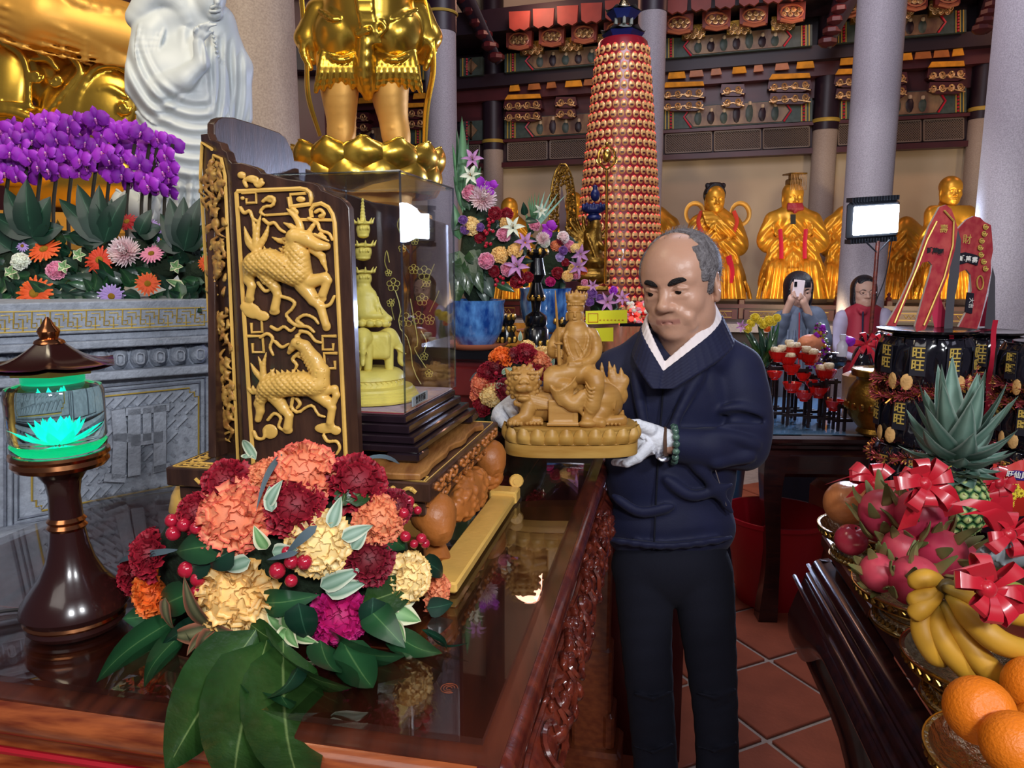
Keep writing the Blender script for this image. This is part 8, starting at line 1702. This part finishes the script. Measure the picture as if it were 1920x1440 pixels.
def card(name,label,polyF,Y0,Y1,poly_hole,letters,mk):
 pl=Pl((P(polyF[0][0],500,Y0).x,Y0),(1,(Y1-Y0)/(P(1850,500,Y1).x-P(1680,500,Y0).x)));b=MB();b.slab(polyF,pl,0,4,0,1);o=tag(b.build(name,[mk,'card_edge'],sharp=30),label,'card');return o,pl
cf=[(1762,388),(1774,384),(1784,392),(1790,408),(1796,430),(1790,470),(1776,520),(1760,560),(1735,618),(1718,622),(1716,612),(1730,560),(1745,510),(1748,497),(1742,490),(1730,492),(1718,512),(1700,560),(1680,612),(1662,610),(1690,560),(1712,512),(1726,470),(1742,425)]
o,pl=card('red_card_frame','red arched card cut-out with two legs leaning on the nearer tower',cf,1.86,1.95,None,'','card_red')
for i,ch_ in enumerate('貳萬圓'):text(ch_,loc=pl(1742+i*10,470+i*1.5,-2),size=.016,d=(1,.05,0),depth=.0003,name='lettering',mk='ink',parent=o,bold=.0005)
text('壽',loc=pl(1768,430,-2),size=.022,d=(1,.05,0),depth=.0003,mk='print_gold',parent=o)
b=MB();b.tube([pl(*p,-3)for p in[(1768,395),(1786,415),(1784,460),(1768,520),(1730,610)]],.0022,5);b.tube([pl(*p,-3)for p in[(1754,415),(1736,450),(1718,500),(1675,605)]],.0022,5);b.build('gold_print','print_gold',o)
b=MB();b.slab([(1796,430),(1802,450),(1798,520),(1790,560),(1786,618),(1770,616),(1776,540),(1784,480)],Fr(1.99),0,4);tag(b.build('card_brace','card_back',sharp=30),'grey back flap of the nearer card cut-out','card')
b=MB();b.slab([(1744,510),(1756,540),(1784,612),(1752,614),(1742,560),(1738,520)],Fr(2.02),0,4);tag(b.build('card_brace','card_pink',sharp=30),'pink inner leg of the nearer card cut-out','card')
cg=[(1795,430),(1812,412),(1826,405),(1838,408),(1846,416),(1858,422),(1860,440),(1862,470),(1858,490),(1858,512),(1850,550),(1838,600),(1830,622),(1800,624),(1798,612),(1812,585),(1822,545),(1820,515),(1812,505),(1800,510),(1792,520),(1790,490),(1793,460)]
o,pl=card('red_card_frame','wide red card cut-out with dark lettered band standing on the farther tower',cg,2.22,2.35,None,'','card_red')
b=MB();b.slab([(1792,476),(1808,473),(1828,478),(1834,482),(1830,498),(1812,492),(1792,497)],pl,-3,0);b.build('dark_band','card_black',o)
for i,ch_ in enumerate('貳萬壽'):text(ch_,loc=pl(1799+i*12,485+i*1.5,-5),size=.018,d=(1,.05,0),depth=.0003,mk='print_white',parent=o,bold=.0004)
b=MB();b.slab([(1812,548),(1824,550),(1820,588),(1808,585)],pl,-3,0);b.build('dark_band','card_black',o)
text('大吉',loc=pl(1816,568,-5),size=.016,d=(0,0,-1),up=(1,0,0),depth=.0003,mk='print_white',parent=o)
text('財',loc=pl(1811,450,-2),size=.03,d=(1,.05,0),depth=.0003,mk='print_gold',parent=o)
b=MB();[scroll(b,pl,1840+5*math.cos(i),425+i*13,5,6,-3,.002)for i in range(7)];b.tube([pl(1835+6*math.cos(a),530+13*math.sin(a),-3)for a in np.linspace(0,6.28,14,endpoint=False)],.002,4,closed=True);b.build('gold_print','print_gold',o)
b=MB();b.slab([(1861,500),(1866,520),(1866,618),(1846,616),(1852,560)],Fr(2.4),0,5);tag(b.build('card_brace','card_back',sharp=30),'grey side brace of the farther card cut-out','card')
b=MB();b.slab([(1852,555),(1862,612),(1836,612)],Fr(2.45),0,5);tag(b.build('card_brace','card_pink',sharp=30),'pink inner leg of the farther card cut-out','card')
for(x0,x1,y0,y1,Y,lab)in((1862,1872,600,880,2.2,'long red ribbon strip hanging beside the pineapple'),(1782,1791,628,720,1.86,'short red ribbon strip hanging from the tray')):
 b=MB();A,B=P((x0+x1)/2,y0,Y),P((x0+x1)/2,y1,Y);wd=(x1-x0)*S(x0,y0,Y);b.grid(lambda u,v:(A.x+(u-.5)*wd,Y+.004*math.sin(v*20),A.z+(B.z-A.z)*v),3,20);tag(b.build('ribbon_strip','bow_red',o=tuple(A)),lab,'ribbon')
fx=Fr(1.5);t=thing('snack_bag','red snack bag with a purple lettered oval and flowers, right of the pineapple','bag',tuple(fx(1900,985)))
b=MB();b.grid(lambda u,v:tuple(fx(1862+u*110,868+v*105+6*math.sin(u*9),-22*math.sin(pi*u)*math.sin(pi*v))),12,10);b.build('bag_front','print_red',t)
b=MB();b.prism([(.028*math.cos(a),.010*math.sin(a))for a in np.linspace(0,6.28,16,endpoint=False)],fx(1914,892,-24),(1,0,-.12),(0,-.1,1),(0,.004,0));b.build('purple_oval','print_purple',t)
text('旺仙貝果',loc=fx(1914,892,-26),size=.015,d=(1,0,-.12),depth=.0003,mk='print_white',parent=t,bold=.0003)
for(u,v)in((1885,905),(1880,925),(1900,930),(1915,925),(1905,915),(1895,945)):flower(DAISYM,'printed_flower','p_yellowflower',t,fx(u,v,-24),(0,-1,.1),.010)
s=SDF((1815,995,-50),(1960,1085,50),2.4);s.e((1890,1040,0),(62,26,36),k=5);rd=random.Random(4)
for i in range(26):u,v=rd.uniform(1835,1950),rd.uniform(1020,1060);s.ch([(u,v,-28),(u+rd.uniform(-20,20),v+rd.uniform(-12,12),-32)],2.5,k=3)
tag(s.build('clear_bag','label_slate',fr=Fr(1.12)),'crumpled silvery plastic bag behind the bananas','bag')
f_=Fr(3.3);t=thing('stacked_gift_boxes','stack of flat pink and cream boxes behind the red ribbon strip','boxes',tuple(f_(1890,720)))
for i,(v,mk)in enumerate(((660,'card_pink'),(672,'label_slate'),(683,'boxwood'),(694,'card_black'),(706,'p_white'))):b=MB();b.slab([(1868,v),(1912,v-1),(1912,v+9),(1868,v+10)],f_,0,60);b.build('box',mk,t)
b=MB();b.box((2.92,3.45,.40),(.7,.6,.8),bev=.01);tag(b.build('draped_table','lacquer_red'),'small table draped in purple-red cloth at the right','table')
t,T=table_box('side_table','dark side table under the snack towers behind the fruit table',(1.45,2.15),-27,.68,.9,ZR,'matte_dark',glass=None)
